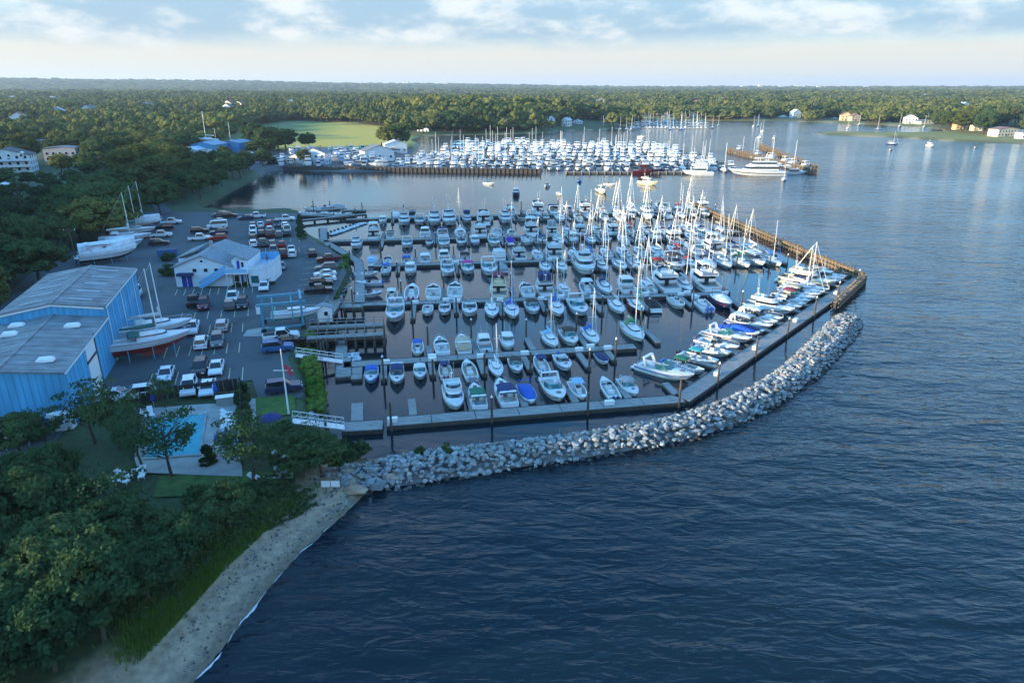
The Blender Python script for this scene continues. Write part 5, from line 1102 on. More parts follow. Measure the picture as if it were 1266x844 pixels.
def pier(label, a, b, w, z, n, rails=True):
    A, B = P(*a, z).xy, P(*b, z).xy; o = thing('timber_pier', label, 'pier', (A.x, A.y, 0), 0, 'haul-out piers'); D = B - A; d = D.normalized(); nr = Vector((-d.y, d.x))
    m = MB(); m.beam((0, 0, z - .15), (D.x, D.y, z - .15), w, .3); obj('deck', m.mesh('deck', 'deckw'), o)
    for sg in (-1, 1):
        m = MB(); m.beam((*(nr * sg * w * .5), z - .35), (*(D + nr * sg * w * .5), z - .35), .22, .5); obj('side_beam', m.mesh('side_beam', 'pile'), o)
    for i in range(n):
        for sg in (-1, 1):
            p = D * (i / (n - 1)) + nr * (sg * w * .42); m = MB(); m.tube((p.x, p.y, -2.5), (p.x, p.y, z - .31), .2, n=7); obj('pile', m.mesh('pile', 'pile'), o)
            if rails:
                q = D * (i / (n - 1)) + nr * (sg * (w * .5 + .18)); m = MB(); m.tube((q.x, q.y, z - .5), (q.x, q.y, z + 1.0), .06, n=5); obj('rail_post', m.mesh('rail_post', 'deckw'), o)
    if rails:
        for sg in (-1, 1): m = MB(); m.beam((*(nr * sg * (w * .5 + .18)), z + 1.0), (*(D + nr * sg * (w * .5 + .18)), z + 1.0), .1, .08); obj('handrail', m.mesh('handrail', 'deckw'), o)
    return o
pier('upper of the twin haul-out piers with handrails', (382, 404), (474, 400), 1.3, 2.1, 9); pier('lower of the twin haul-out piers with handrails', (380, 417), (474, 412), 1.5, 2.1, 9)
pier('timber landing crossing to the dock beside the boat lift', (404, 379), (448, 378), 1.4, 1.7, 5); pier('boardwalk along the seawall behind the boat lift', (398, 397), (415, 372), 2.2, 2.2, 4)
pier('timber landing from car park to the yard walkway', (370, 298), (405, 303), 1.6, 1.8, 4)
pier('low footbridge from the north bank to the float', (372, 272), (452, 264), 1.4, 1.2, 6, False)
def gangway(label, a, za, b, zb):
    A = P(*a, za); B = P(*b, zb); o = thing('gangway', label, 'gangway', tuple(A)); D = B - A; d2_ = Vector((D.x, D.y)).normalized(); nr = Vector((-d2_.y, d2_.x, 0)); N = 7
    m = MB(); m.beam((0, 0, 0), D, 1.2, .08); obj('deck', m.mesh('deck', 'metal'), o)
    for sg in (-1, 1):
        off = nr * (.62 * sg); m = MB(); m.beam(off + Vector((0, 0, 1.0)), D + off + Vector((0, 0, 1.0)), .07, .07); m.beam(off, D + off, .07, .1)
        for i in range(N):
            p = D * (i / (N - 1)) + off; m.tube(p, p + Vector((0, 0, 1.0)), .03, n=4)
            if i: m.tube(D * ((i - 1) / (N - 1)) + off, p + Vector((0, 0, 1.0)), .025, n=4)
        obj('truss_side', m.mesh('truss_side', 'white'), o)
gangway('white truss gangway below the lawn down to the ramp float', (362, 520), 2.6, (426, 528), .9); gangway('white truss gangway beside the hedges to the kayak float', (366, 439), 2.4, (424, 447), .9)
# ------------------------------------------------------------------ pool garden
PD = PX((176, 506), (258, 500), (296, 500), (300, 590), (240, 588), (172, 585), (164, 560)); tag(obj('pool_deck', sheet('pool_deck', PD, LOT + .14, 'concrete')), kind='structure')
pq = [P(x, y, LOT).xy for x, y in ((187, 519), (254, 514), (247, 563), (181, 568))]
pl = thing('swimming_pool', 'bright turquoise swimming pool behind the trees', 'pool', (pq[0].x, pq[0].y, LOT)); loc_ = [q - pq[0] for q in pq]
cen = sum(loc_, Vector((0, 0))) / 4
m = MB(); out = [cen + (q - cen) * 1.07 for q in loc_]
m.rings([[(q.x, q.y, .142) for q in out], [(q.x, q.y, .27) for q in out], [(q.x, q.y, .27) for q in loc_], [(q.x, q.y, .142) for q in loc_]], cap0=False, cap1=False); obj('coping', m.mesh('coping', 'concrete'), pl)
m = MB(); m.add([(q.x, q.y, .21) for q in loc_], [(0, 1, 2, 3)]); obj('pool_surface', m.mesh('pool_surface', 'poolw'), pl)
for dx in (.35, .85):
    p = loc_[1] * .5 + loc_[2] * .5
m = MB(); e = loc_[1].lerp(loc_[2], .15)
for dx in (0, .5): m.tube((e.x + .3, e.y + dx, .2), (e.x + .3, e.y + dx, 1.1), .03, n=5); m.tube((e.x + .3, e.y + dx, 1.1), (e.x - .5, e.y + dx, .9), .03, n=5); m.tube((e.x - .5, e.y + dx, .9), (e.x - .5, e.y + dx, .2), .03, n=5)
m.tube((e.x - .5, e.y, .5), (e.x - .5, e.y + .5, .5), .03, n=5); m.tube((e.x - .5, e.y, .8), (e.x - .5, e.y + .5, .8), .03, n=5)
obj('ladder', m.mesh('ladder', 'metal'), pl)
fpth = [P(x, y, LOT).xy for x, y in ((166, 566), (176, 502), (210, 493), (298, 482), (300, 540))]
fo = thing('fence', 'dark slatted fence round the swimming pool', 'fence', (fpth[0].x, fpth[0].y, LOT))
sl_ = MB(); sl_.box(-.25, .25, -.02, .02, .1, 1.75); SLM = sl_.mesh('slat', mat('dark_fence', (.035, .028, .024), .85, .35)); ps = MB(); ps.box(-.07, .07, -.07, .07, 0, 1.9); PSM = ps.mesh('post', MATS['dark_fence'])
for a, b in zip(fpth[:-1], fpth[1:]):
    d = (b - a).normalized(); L = (b - a).length
    for i in range(int(L / .6)):
        p = a + d * (i * .6 + .3) - fpth[0]; obj('slat', SLM, fo, (p.x, p.y, 0), heading(d) + R(90))
    for i in range(int(L / 2.4) + 1): p = a + d * min(L, i * 2.4) - fpth[0]; obj('post', PSM, fo, (p.x, p.y, 0))
    m = MB(); a_, b_ = a - fpth[0], b - fpth[0]; m.beam((a_.x, a_.y, 1.5), (b_.x, b_.y, 1.5), .09, .08); obj('rail', m.mesh('rail', MATS['dark_fence']), fo)
def lounger_kit():
    m = MB(); m.box(-.32, .32, -.95, .35, .32, .40); s_ = m.mesh('seat', 'white'); m = MB(); m.rings([[(-.32, .36, .32), (.32, .36, .32), (.32, .36, .40), (-.32, .36, .40)], [(-.32, .95, .75), (.32, .95, .75), (.32, .92, .83), (-.32, .92, .83)]]); b_ = m.mesh('backrest', 'white')
    m = MB(); m.box(-.03, .03, -.03, .03, 0, .318); return s_, b_, m.mesh('leg', 'white')
LS, LBK, LLG = lounger_kit()
for i, (x, y, a) in enumerate([(283, 512 + k * 4.6, 85) for k in range(6)] + [(176, 512, 60), (181, 515, 100), (186, 511, 30)] + [(153, 588, 70), (160, 584, 120), (176, 586, 20), (148, 596, 90), (318, 592, 80), (328, 594, 95)]):
    p = P(x, y, LOT + .3); nmx = ('in the row right of the pool' if i < 6 else 'at the far left corner of the pool' if i < 9 else 'on the grass left of the pool lawn' if i < 13 else 'beside the patio below the gangway')
    o = thing('sun_lounger', f'white sun lounger, {ordw([0, 1, 2, 3, 4, 5, 0, 1, 2, 0, 1, 2, 3, 0, 1][i] + 1)} {nmx}', 'lounger', (p.x, p.y, LOT + (.145 if i < 9 else .1)), R(a), 'white sun loungers'); obj('seat', LS, o); obj('backrest', LBK, o)
    for sx in (-.28, .28):
        for yy in (-.85, .25): obj('leg', LLG, o, (sx, yy, 0))
for i, (x, y, c, lb) in enumerate(((268, 494, (.02, .08, .40), 'closed blue parasol beside the pool bar'), (191, 505, (.02, .06, .30), 'closed blue parasol at the left pool corner'))):
    p = P(x, y, LOT); o = thing('parasol', lb, 'parasol', (p.x, p.y, LOT + .14)); m = MB(); m.tube((0, 0, 0), (0, 0, 2.6), .03); obj('pole', m.mesh('pole', 'metal'), o); m = MB(); m.rings([[(r_ * math.cos(a), r_ * math.sin(a), z) for a in [k * math.pi / 4 for k in range(8)]] for r_, z in ((.26, 1.0), (.3, 1.3), (.12, 2.2), (.03, 2.6))]); obj('canopy', m.mesh('canopy', 'canvas'), o, col=c)
for i, (x, y, c, lb) in enumerate(((279, 538, (.02, .08, .42), 'open blue parasol lying low by the pool loungers'), (334, 516, (.03, .03, .14), 'open navy parasol over the table on the lawn'), (303, 545, (.25, .42, .6), 'pale blue parasol in the shrubs below the lawn'))):
    p = P(x, y, LOT + 2); o = thing('parasol', lb, 'parasol', (p.x, p.y, LOT + .1)); m = MB(); m.tube((0, 0, 0), (0, 0, 2.3), .035); obj('pole', m.mesh('pole', 'metal'), o)
    m = MB(); m.rings([[(r_ * math.cos(a), r_ * math.sin(a), z) for a in [k * math.pi / 4 for k in range(8)]] for r_, z in ((1.3, 1.85), (1.32, 1.9), (.7, 2.2), (.03, 2.45))]); obj('canopy', m.mesh('canopy', 'canvas'), o, col=c)
o = thing('pool_bar', 'small pale bar counter at the far pool corner', 'counter', (*P(279, 500, LOT).xy, LOT + .14), heading(VL)); m = MB(); m.box(-1, 1, -.4, .4, 0, 1.0); obj('counter', m.mesh('counter', 'concrete'), o); m = MB(); m.box(-1.1, 1.1, -.5, .5, 1.002, 1.08); obj('counter_top', m.mesh('counter_top', 'white'), o)
# flagpole
fp = P(357, 512, LOT); o = thing('flagpole', 'tall white flagpole with hanging flag on the lawn', 'flagpole', (fp.x, fp.y, LOT + .1)); m = MB(); m.tube((0, 0, 0), (0, 0, 8.6), .13, .06, 8); obj('pole', m.mesh('pole', 'white'), o); m = MB(); m.tube((-1.2, 0, 5.8), (1.2, 0, 5.8), .05, .04, 5); obj('yard_arm', m.mesh('yard_arm', 'white'), o)
m = MB(); rs_ = []
for i in range(6): f = i / 5; rs_.append([(.15 + f * .9, .12 * math.sin(f * 7), 6.6 - f * .5), (.15 + f * .9, .12 * math.sin(f * 7) + .03, 6.6 - f * .5), (.15 + f * .9, .12 * math.sin(f * 7 + .5) + .03, 5.7 - f * .7), (.15 + f * .9, .12 * math.sin(f * 7 + .5), 5.7 - f * .7)])
m.rings(rs_); obj('flag', m.mesh('flag', 'canvas'), o, col=(.45, .05, .08))
# notice boards, dumpster, portable toilets
p = P(409, 603, LOT * .6); o = thing('notice_board', 'twin white notice board at the head of the beach', 'sign', (p.x, p.y, gz(p.x, p.y)))
for sx in (-.5, .5):
    m = MB(); m.box(sx - .45, sx + .45, -.03, .03, .8, 1.5); obj('board', m.mesh('board', 'white'), o); m = MB(); m.box(sx - .04, sx + .04, .031, .1, 0, 1.45); obj('post', m.mesh('post', 'pile'), o)
p = P(208, 317, LOT); o = thing('skip', 'blue rubbish skip behind the clubhouse shrub', 'skip', (p.x, p.y, LOT + .06), heading(VL)); m = MB(); m.box(-2.0, 2.0, -1, 1, .1, 1.6, -.2, -.05); obj('bin', m.mesh('bin', 'plain'), o, col=(.03, .12, .30)); m = MB(); m.box(-2.2, 2.2, -1.1, 1.1, 1.602, 1.7, .05, .05); obj('lid', m.mesh('lid', 'plain'), o, col=(.02, .05, .12))
for i, (x, y) in enumerate(((61, 528), (70, 529), (78, 531), (87, 529))):
    p = P(x, y, LOT); o = thing('portable_toilet', f'white portable toilet, {ordw(i + 1)} from left below the shed wall', 'toilet', (p.x, p.y, LOT + .0), .2, 'portable toilets below the shed'); m = MB(); m.box(-.55, .55, -.55, .55, .1, 2.05); obj('cabin', m.mesh('cabin', 'white'), o); m = MB(); m.box(-.35, .35, -.58, -.55, .2, 1.85); obj('door', m.mesh('door', 'siding'), o); m = MB(); m.box(-.6, .6, -.6, .6, 2.052, 2.25, .15, .15); obj('roof', m.mesh('roof', 'white'), o)
ashore('con', 8, 541, (UL * -1 + VL * -.2).normalized(), 7.5, 'white launch with dark red bottom below the blue shed', botc=(.18, .03, .03), zk=.9, keel=False)
# utility poles on the slope
for i, (x, y, hgt_, lb) in enumerate(((93, 318, 9, 'wooden utility pole with lamp beside the covered motor yacht'), (78, 238, 9, 'wooden utility pole halfway up the slope'), (30, 270, 9, 'wooden utility pole low on the slope at the left edge'), (137, 222, 10, 'wooden utility pole on the lane above the yachts'))):
    p = P(x, y, 4); z0 = gz(p.x, p.y); o = thing('utility_pole', lb, 'utility pole', (p.x, p.y, z0 - .2), RD.uniform(-.3, .3)); m = MB(); m.tube((0, 0, 0), (0, 0, hgt_), .16, .12, 7); obj('pole', m.mesh('pole', 'pile'), o); m = MB(); m.box(-1.4, 1.4, -.08, .08, hgt_ - .8, hgt_ - .62); obj('cross_arm', m.mesh('cross_arm', 'pile'), o)
    for sx in (-1.2, 0, 1.2): m = MB(); m.tube((sx, 0, hgt_ - .618), (sx, 0, hgt_ - .35), .06, n=5); obj('insulator', m.mesh('insulator', 'white'), o)
# ------------------------------------------------------------------ trees
def crown_mesh(name, seed, rx, rz, nclump, nleaf, size, mt, flat=.9, fill=.62, gap=.0, cone=False):
    g = np.random.default_rng(seed); V = []; Fc = []; nv = 0
    u = g.normal(size=(nclump, 3)); u /= np.linalg.norm(u, axis=1)[:, None]; rad = g.uniform(.35, 1.0, nclump) ** .6
    cen = u * rad[:, None] * np.array([rx, rx, rz]); cen[:, 2] = np.where(cen[:, 2] < -rz * .55, cen[:, 2] * .6, cen[:, 2])
    if cone:
        f = g.uniform(0, 1, nclump); a = g.uniform(0, 6.28, nclump); cen = np.stack([np.cos(a) * rx * (1 - f) ** .7 * .8, np.sin(a) * rx * (1 - f) ** .7 * .8, -rz + 2 * rz * f], 1)
    cr = rx * g.uniform(.20, .36, nclump) * (1.0 if nclump > 40 else 1.25)
    for c, r_ in zip(cen, cr):
        d = g.normal(size=(nleaf, 3)); d /= np.linalg.norm(d, axis=1)[:, None]; d[:, 2] = np.abs(d[:, 2]) * .8 + d[:, 2] * .2
        p = c + d * (r_ * g.uniform(.7, 1.08, nleaf))[:, None] * np.array([1, 1, flat])
        n_ = d + g.normal(size=(nleaf, 3)) * .55; n_ /= np.linalg.norm(n_, axis=1)[:, None]
        a = np.cross(n_, g.normal(size=(nleaf, 3))); a /= np.linalg.norm(a, axis=1)[:, None]; b = np.cross(n_, a)
        s = size * g.uniform(.6, 1.25, nleaf)[:, None]
        q = np.stack([p - a * s * .6, p - b * s * .35 + n_ * s * .08, p + a * s * .6, p + b * s * .35 + n_ * s * .08], 1).reshape(-1, 3)
        V.append(q); i = np.arange(nleaf)[:, None] * 4 + nv; Fc.append(i + np.arange(4)[None]); nv += 4 * nleaf
    vs = [tuple(x) for x in np.vstack(V)]; fs = [tuple(x) for x in np.vstack(Fc)]
    bm = bmesh.new(); bmesh.ops.create_icosphere(bm, subdivisions=1, radius=1.0)  # hidden filler balls added inside the leaf clumps to block light
    iv = np.array([v.co[:] for v in bm.verts]); fi = [tuple(v.index for v in f.verts) for f in bm.faces]; bm.free()
    for c, r_ in zip(cen, cr):
        if g.random() < gap: continue
        o = len(vs); vs += [tuple(x) for x in c + iv * r_ * fill * np.array([1, 1, .85]) * g.uniform(.85, 1.15, (len(iv), 1))]; fs += [tuple(i + o for i in f) for f in fi]
    me = bpy.data.meshes.new(name); me.from_pydata(vs, [], fs); me.update(); me.materials.append(M[mt]); return me
def trunk_mesh(seed, h, r, limbs=6, spread=2.2, top=.95):
    g = random.Random(seed); m = MB(); p = Vector((0, 0, -.4)); k = 5; pts_ = [p]
    for i in range(k): p = Vector((p.x + g.uniform(-.15, .15), p.y + g.uniform(-.15, .15), h * (i + 1) / k)); pts_.append(p)
    for i in range(k): m.tube(pts_[i], pts_[i + 1], r * (1 - i / k * .75), r * (1 - (i + 1) / k * .75), 7)
    for i in range(limbs):
        a = g.uniform(0, 6.28); f = g.uniform(.4, .9); b = pts_[int(f * k)]; e = b + Vector((math.cos(a) * spread * g.uniform(.6, 1.1), math.sin(a) * spread * g.uniform(.6, 1.1), h * g.uniform(.25, .55)))
        md = b.lerp(e, .5) + Vector((0, 0, -.15)); m.tube(b, md, r * .42, r * .28, 5); m.tube(md, e, r * .28, r * .1, 5)
        for _ in range(2): e2 = md + Vector((g.uniform(-1, 1), g.uniform(-1, 1), g.uniform(.3, 1.2))) * spread * .5; m.tube(md, e2, r * .18, r * .06, 4)
    return m.mesh('trunk', 'bark')
CR = [crown_mesh('crown', 20 + i, 3.1, 2.7, 80, 60, .40, 'leaf') for i in range(4)]
CRP = [crown_mesh('crown', 30 + i, 3.0, 2.5, 75, 55, .40, 'leafpale') for i in range(2)]
CRS = crown_mesh('crown', 40, 3.0, 2.6, 46, 34, .30, 'leaf', fill=.0, gap=1.0)
SHR = [crown_mesh('foliage', 50 + i, 1.0, .8, 26, 42, .22, 'leaf') for i in range(2)]
HED = crown_mesh('foliage', 57, 1.0, .75, 34, 50, .17, 'grass', fill=.85)
CONE = crown_mesh('foliage', 58, 1.1, 1.7, 60, 40, .16, 'leafdark', cone=True, fill=.9)
TRK = [trunk_mesh(60 + i, 4.6, .20) for i in range(3)]; TRS = trunk_mesh(66, 5.2, .17, 11, 2.6)
def place(x, y, z=3.0):
    p = P(x, y, z)
    for _ in range(3): z = gz(p.x, p.y); p = P(x, y, z)
    return p.x, p.y, z
NT = 0
def tree(x, y, h, label, group, crown=None, trunk=None, wide=1.0, xyz=None):
    global NT
    NT += 1
    q = xyz or place(x, y); s = h / 7.4
    o = thing('leafy_tree', label, 'tree', q, RD.uniform(0, 6.28), group, (s * wide * RD.uniform(.9, 1.1), s * wide * RD.uniform(.9, 1.1), s))
    obj('trunk', trunk or TRK[NT % 3], o); obj('crown', crown or CR[NT % 4], o, (0, 0, 4.7)); return o
def inpoly(x, y, poly): return sdist(np.array([[x, y]], float), np.array(poly, float))[0] > 0
def scatter(poly, n, mind, seed, xr=None):
    r = np.random.default_rng(seed); pa = np.array(poly, float); c = r.uniform(pa.min(0), pa.max(0), (n * 40, 2)); c = c[sdist(c, pa) > 0]; z = np.full(len(c), 3.0); got = []
    for _ in range(4):
        u, v = (c[:, 0] - 633) / F, (c[:, 1] - 422) / F; t_ = (z - H) / (-SP - v * CP); w = np.stack([u * t_, (CP - v * SP) * t_], 1); z = height(w)[0]
    for (x, y), (wx, wy), wz in zip(c, w, z):
        if len(got) >= n: break
        q = (float(wx), float(wy), float(wz))
        if any((q[0] - g[2][0]) ** 2 + (q[1] - g[2][1]) ** 2 < mind * mind for g in got): continue
        got.append((x, y, q))
    return got
WOODA = [(-60, 640), (0, 632), (40, 625), (80, 640), (140, 652), (200, 672), (250, 668), (300, 648), (322, 642), (300, 664), (240, 708), (190, 748), (130, 792), (78, 820), (20, 890), (-60, 940)]
for x, y, q in scatter(WOODA, 95, 2.7, 1):
    edge = 1.0 if y < 600 + x * .25 else .8
    tree(x, y, RD.uniform(4.6, 7.4) * (1.0 if x < 170 else .72), 'dense dark green tree crowded in the wood above the beach', 'trees of the wood above the beach', xyz=q, wide=1.15 * RD.uniform(.75, 1.15), crown=RD.choice([None, None, None, CRS, None]))
for x, y, h, s_, lb in ((148, 556, 8.0, 1, 'thin tree at the shed corner, left of the pool'), (118, 548, 7.5, 1, 'thin tree between shed wall and pool fence'), (213, 590, 8.0, 2, 'sparse twiggy tree standing in front of the pool'), (176, 575, 6.0, 1, 'small tree at the near left corner of the pool'), (314, 598, 7.5, 1, 'tree right of the pool lawn with light crown'), (300, 575, 6.0, 1, 'slim tree below the pool loungers'), (375, 592, 5.0, 0, 'bushy tree between the patio and the beach'), (398, 588, 4.8, 0, 'low bushy tree beside the notice boards'), (345, 566, 4.6, 1, 'small loose tree beside the patio'), (386, 566, 4.2, 1, 'small loose tree under the white gangway'), (60, 562, 6.0, 1, 'thin tree below the portable toilets'), (420, 585, 3.4, 0, 'low dense bush-like tree at the breakwater root'), (205, 505, 4.6, 1, 'small tree inside the pool fence at the back'), (28, 566, 5.0, 0, 'dark round tree at the left edge below the shed')):
    tree(x, y, h, lb, None, crown=CRS if s_ else None, trunk=TRS if s_ == 2 else None, wide=.95 if s_ else 1.3)
LANE = [(20, 312), (48, 285), (76, 262), (100, 244), (128, 226), (150, 214), (162, 206)]
WOODC = [(-40, 318), (30, 296), (60, 282), (80, 262), (104, 246), (128, 232), (150, 240), (176, 262), (150, 272), (128, 288), (112, 302), (84, 318), (40, 328), (0, 372), (-40, 400)]
LW = np.array([place(*q)[:2] for q in LANE]); lm = MB(); lr = []
for k in range(60):
    f = k / 59 * (len(LW) - 1); i = min(int(f), len(LW) - 2); c = LW[i] + (LW[i + 1] - LW[i]) * (f - i); d = LW[min(i + 1, len(LW) - 1)] - LW[i]; d = d / np.linalg.norm(d); nn = np.array([-d[1], d[0]]) * 2.2
    z = max(gz(*(c - nn)), gz(*(c + nn)), gz(*c)) + .12; lr.append([(c[0] - nn[0], c[1] - nn[1], z), (c[0] + nn[0], c[1] + nn[1], z), (c[0] + nn[0], c[1] + nn[1], z - .8), (c[0] - nn[0], c[1] - nn[1], z - .8)])
for i, (x, y, q) in enumerate(scatter([(-30, 262), (10, 244), (66, 238), (84, 246), (60, 262), (30, 288), (-30, 320)], 22, 4.0, 8)): tree(x, y, RD.uniform(3.0, 6.5), 'small tree or bush scattered over the slope lawn', 'small trees on the slope lawn', xyz=q, wide=1.2)
lm.rings(lr); tag(obj('lane', lm.mesh('lane', 'asphalt')), kind='structure')
for x, y, h_, lb in ((22, 262, 5, 'small round tree alone on the slope lawn, left one'), (52, 252, 6, 'small round tree alone on the slope lawn, right one'), (60, 236, 7, 'tree at the top of the slope lawn'), (8, 300, 6, 'low tree at the foot of the slope lawn'), (36, 232, 6, 'dark tree below the terraced house'), (90, 232, 7, 'tree beside the lane bend'), (112, 222, 7, 'tree above the lane bend')): tree(x, y, h_, lb, None, wide=1.15)
for x, y, q in scatter(WOODC, 62, 5.0, 2):
    if ndist(np.array([q[:2]]), LW)[0] < 4: continue
    tree(x, y, RD.uniform(7, 11), 'dark green tree in the wooded slope left of the boatyard', 'trees on the slope left of the boatyard', xyz=q, wide=1.05)
WOODD = [(186, 258), (200, 236), (222, 222), (250, 206), (290, 196), (318, 208), (312, 218), (290, 228), (262, 243), (244, 255), (225, 262)]
for x, y, q in scatter(WOODD, 34, 5.0, 3):
    if 186 < x < 214 and y > 234 and x < 232 - (y - 230) * .5 and x > 190 - 0: 
        if abs(x - 203) < 9: continue
    tree(x, y, RD.uniform(6, 10), 'dark tree in the strip between lane and cove', 'trees between the lane and the cove', xyz=q)
for x, y, h, lb in ((160, 236, 16, 'tall pale-topped tree catching sun, left of a pair above the yard'), (182, 232, 17, 'broad tall tree catching sun above the lane'), (210, 226, 16, 'tall sunlit tree right of the pair above the lane')):
    tree(x, y, h, lb, None, crown=CRP[0], wide=.95)
for x, y, h, lb in ((345, 187, 9, 'round tree standing left in front of the meadow'), (381, 187, 11, 'broad tree standing centre in front of the meadow'), (377, 204, 8, 'olive tree on the far quay beside the red shop'), (326, 209, 10, 'dark tree at the left end of the far quay'), (338, 211, 7, 'low dark tree beside the red shop'), (284, 201, 6, 'slim tree before the far blue shed')):
    tree(x, y, h, lb, None, crown=CRP[1] if 'olive' in lb else None, wide=1.1)
for i, (x, y, q) in enumerate(scatter([(1150, 160), (1180, 150), (1240, 150), (1320, 158), (1320, 172), (1240, 168), (1215, 166), (1165, 163)], 75, 7, 5)):
    if 1226 < x < 1266 and y > 158: continue
    tree(x, y, RD.uniform(14, 19), 'tall sunlit green tree near the spit at the right edge', 'trees by the spit', crown=CRP[i % 2] if i % 3 else None, xyz=q, wide=1.15)
# hedges and shrubs
def shrub(x, y, sx, sz, label, me=None, cat='shrub', nm='shrub', grp=None):
    q = place(x, y)
    if q[2] < 0: q = (*P(x, y + 4, 1.1).xy, 1.0)
    o = obj(nm, me or SHR[int(x) % 2], None, (q[0], q[1], max(q[2], .6) + sz * .45), RD.uniform(0, 6), (sx, sx, sz)); return tag(o, label, cat, grp)
for i in range(11): shrub(379 + i * 1.5 + RD.uniform(-1, 1), 419 + i * 9.2, 1.35, 1.15, f'clipped green hedge bush, {ordw(i + 1)} from the haul-out piers along the seawall', HED, nm='hedge_bush', grp='hedge bushes along the seawall')
for i in range(12): f = i / 11; shrub(425 - 14 * f + (3 if i < 3 else 0), 322 + 50 * f, 1.0, .9, f'low hedge bush, {ordw(i + 1)} from the far end of seawall bays', HED, nm='hedge_bush', grp='hedge bushes beside the seawall bays')
for i in range(7): f = i / 6; shrub(368 + 6 * f, 272 + 24 * f, 1.2, 1.0, f'low bush, {ordw(i + 1)} down the bank right of the packed cars', None, grp='bank bushes')
shrub(258, 573, 1.25, 1.0, 'dark cone-shaped evergreen at the near right pool corner', CONE)
for i in range(6): shrub(299 + i * .8, 486 + i * 8, .85, 1.2, f'green hedge bush, {ordw(i + 1)} along the right pool fence', None, nm='hedge_bush', grp='hedge along the pool fence')
for x, y, s_, lb in ((209, 340, 1.8, 'round shrub at the left corner of the clubhouse'), (208, 322, 1.6, 'shrub in front of the blue skip'), (339, 322, 1.5, 'round shrub right of the clubhouse terrace'), (333, 345, 1.2, 'low shrub bed right of the clubhouse bay'), (333, 352, 1.1, 'low shrub nearest the corner white car'), (306, 354, .9, 'low hedge under the clubhouse bay windows'), (293, 355, .8, 'low hedge under the clubhouse balcony'), (349, 536, 1.3, 'yellow-green shrub below the white gangway'), (445, 566, 1.2, 'green bush growing at the root of the breakwater'), (520, 556, .7, 'small green tuft on the inner breakwater edge, left one'), (555, 553, .8, 'small green tuft on the inner breakwater edge, right one'), (425, 562, 1.3, 'green bush left of the breakwater root'), (330, 607, 1.2, 'dark shrub beside the lower loungers'), (295, 620, 1.4, 'dark shrub below the pool lawn'), (250, 622, 1.5, 'dark shrub left below the pool lawn')):
    shrub(x, y, s_, s_, lb)
# dune grass and beach scrub
g = np.random.default_rng(5); VV = []; FF = []
edge_in = PX((186, 790), (214, 762), (250, 728), (305, 684), (358, 645), (398, 621), (412, 612), z=1.6)
def along(line, t):
    L = np.r_[0, np.cumsum(np.linalg.norm(np.diff(line, axis=0), axis=1))]; s = t * L[-1]; return np.stack([np.interp(s, L, line[:, 0]), np.interp(s, L, line[:, 1])], 1)
n_ = 42000; base_ = along(edge_in, g.uniform(-.0, 1, n_)); base_ += g.normal(size=(n_, 2)) * 1.25 + np.array([-.5, .2]) + g.normal(size=(n_, 1)) * np.array([[-.5, .3]])
cl_ = vnoise(base_, 1.3, 2.) + g.uniform(-.7, .7, n_); base_ = base_[cl_ > -.15]; zb, _ = height(base_)
for (x, y), z in zip(base_, zb):
    if z < .9: continue
    a = g.uniform(0, 6.28); h_ = g.uniform(.3, .8); dx, dy = math.cos(a), math.sin(a); o = len(VV); lean = g.uniform(.1, .5) * h_
    VV += [(x - dy * .05, y + dx * .05, z - .05), (x + dy * .05, y - dx * .05, z - .05), (x + dx * lean, y + dy * lean, z + h_)]; FF.append((o, o + 1, o + 2))
me = bpy.data.meshes.new('dune_grass'); me.from_pydata(VV, [], FF); me.update(); me.materials.append(M['grass']); tag(obj('dune_grass', me), 'bright green beach grass along the top of the sand', 'grass', kind='stuff')
me2 = []
for k in range(230):      # low scrub under and in front of the wood
    t_ = g.uniform(0, 1); p = along(edge_in, np.array([t_]))[0] + np.array([-1, .45]) * g.uniform(1.6, 7.0)
    me2.append((p, g.uniform(.35, 1.0)))
vs = []; fs_ = []
SCR = crown_mesh('foliage', 59, 1.0, .8, 9, 13, .34, 'leaf')
for p, s_ in me2:
    src = SCR; z = gz(*p); o = len(vs); vs += [(v.co.x * s_ + p[0], v.co.y * s_ + p[1], v.co.z * s_ * .7 + z + .2 * s_) for v in src.vertices]; fs_ += [tuple(i + o for i in q.vertices) for q in src.polygons]
me = bpy.data.meshes.new('scrub'); me.from_pydata(vs, [], fs_); me.update(); me.materials.append(M['leaf']); tag(obj('scrub', me), 'low green scrub between the wood and the beach', 'scrub', kind='stuff')
peb = []
for k in range(900):
    t_ = g.uniform(0, 1); c = along(PX((240, 844), (285, 790), (330, 730), (375, 680), (425, 637), (447, 615), z=0), np.array([t_]))[0] + np.array([-.82, .57]) * abs(g.choice([1.2, 3.4, 5.2]) + g.normal() * .45)
    peb.append((c, g.uniform(.05, .16) * (1.6 if t_ > .8 else 1)))
zz_ = height(np.array([p[0] for p in peb]))[0]; OCT = [(1, 0, 0), (0, 1, 0), (-1, 0, 0), (0, -1, 0), (0, 0, .7), (0, 0, -.7)]; OF = [(0, 1, 4), (1, 2, 4), (2, 3, 4), (3, 0, 4), (1, 0, 5), (2, 1, 5), (3, 2, 5), (0, 3, 5)]; pv_ = []; pf_ = []; pc_ = []
for (c, s_), z in zip(peb, zz_):
    o = len(pv_); a = g.uniform(0, 6.28); q_ = g.uniform(.7, 1.4); ca, sa = math.cos(a), math.sin(a); pv_ += [(c[0] + s_ * (x * ca * q_ - y * sa), c[1] + s_ * (x * sa * q_ + y * ca), z + s_ * zq) for x, y, zq in OCT]; pf_ += [tuple(i + o for i in f) for f in OF]; gr_ = g.uniform(.06, .3); pc_ += [gr_, gr_ * .93, gr_ * .84, 1] * 6
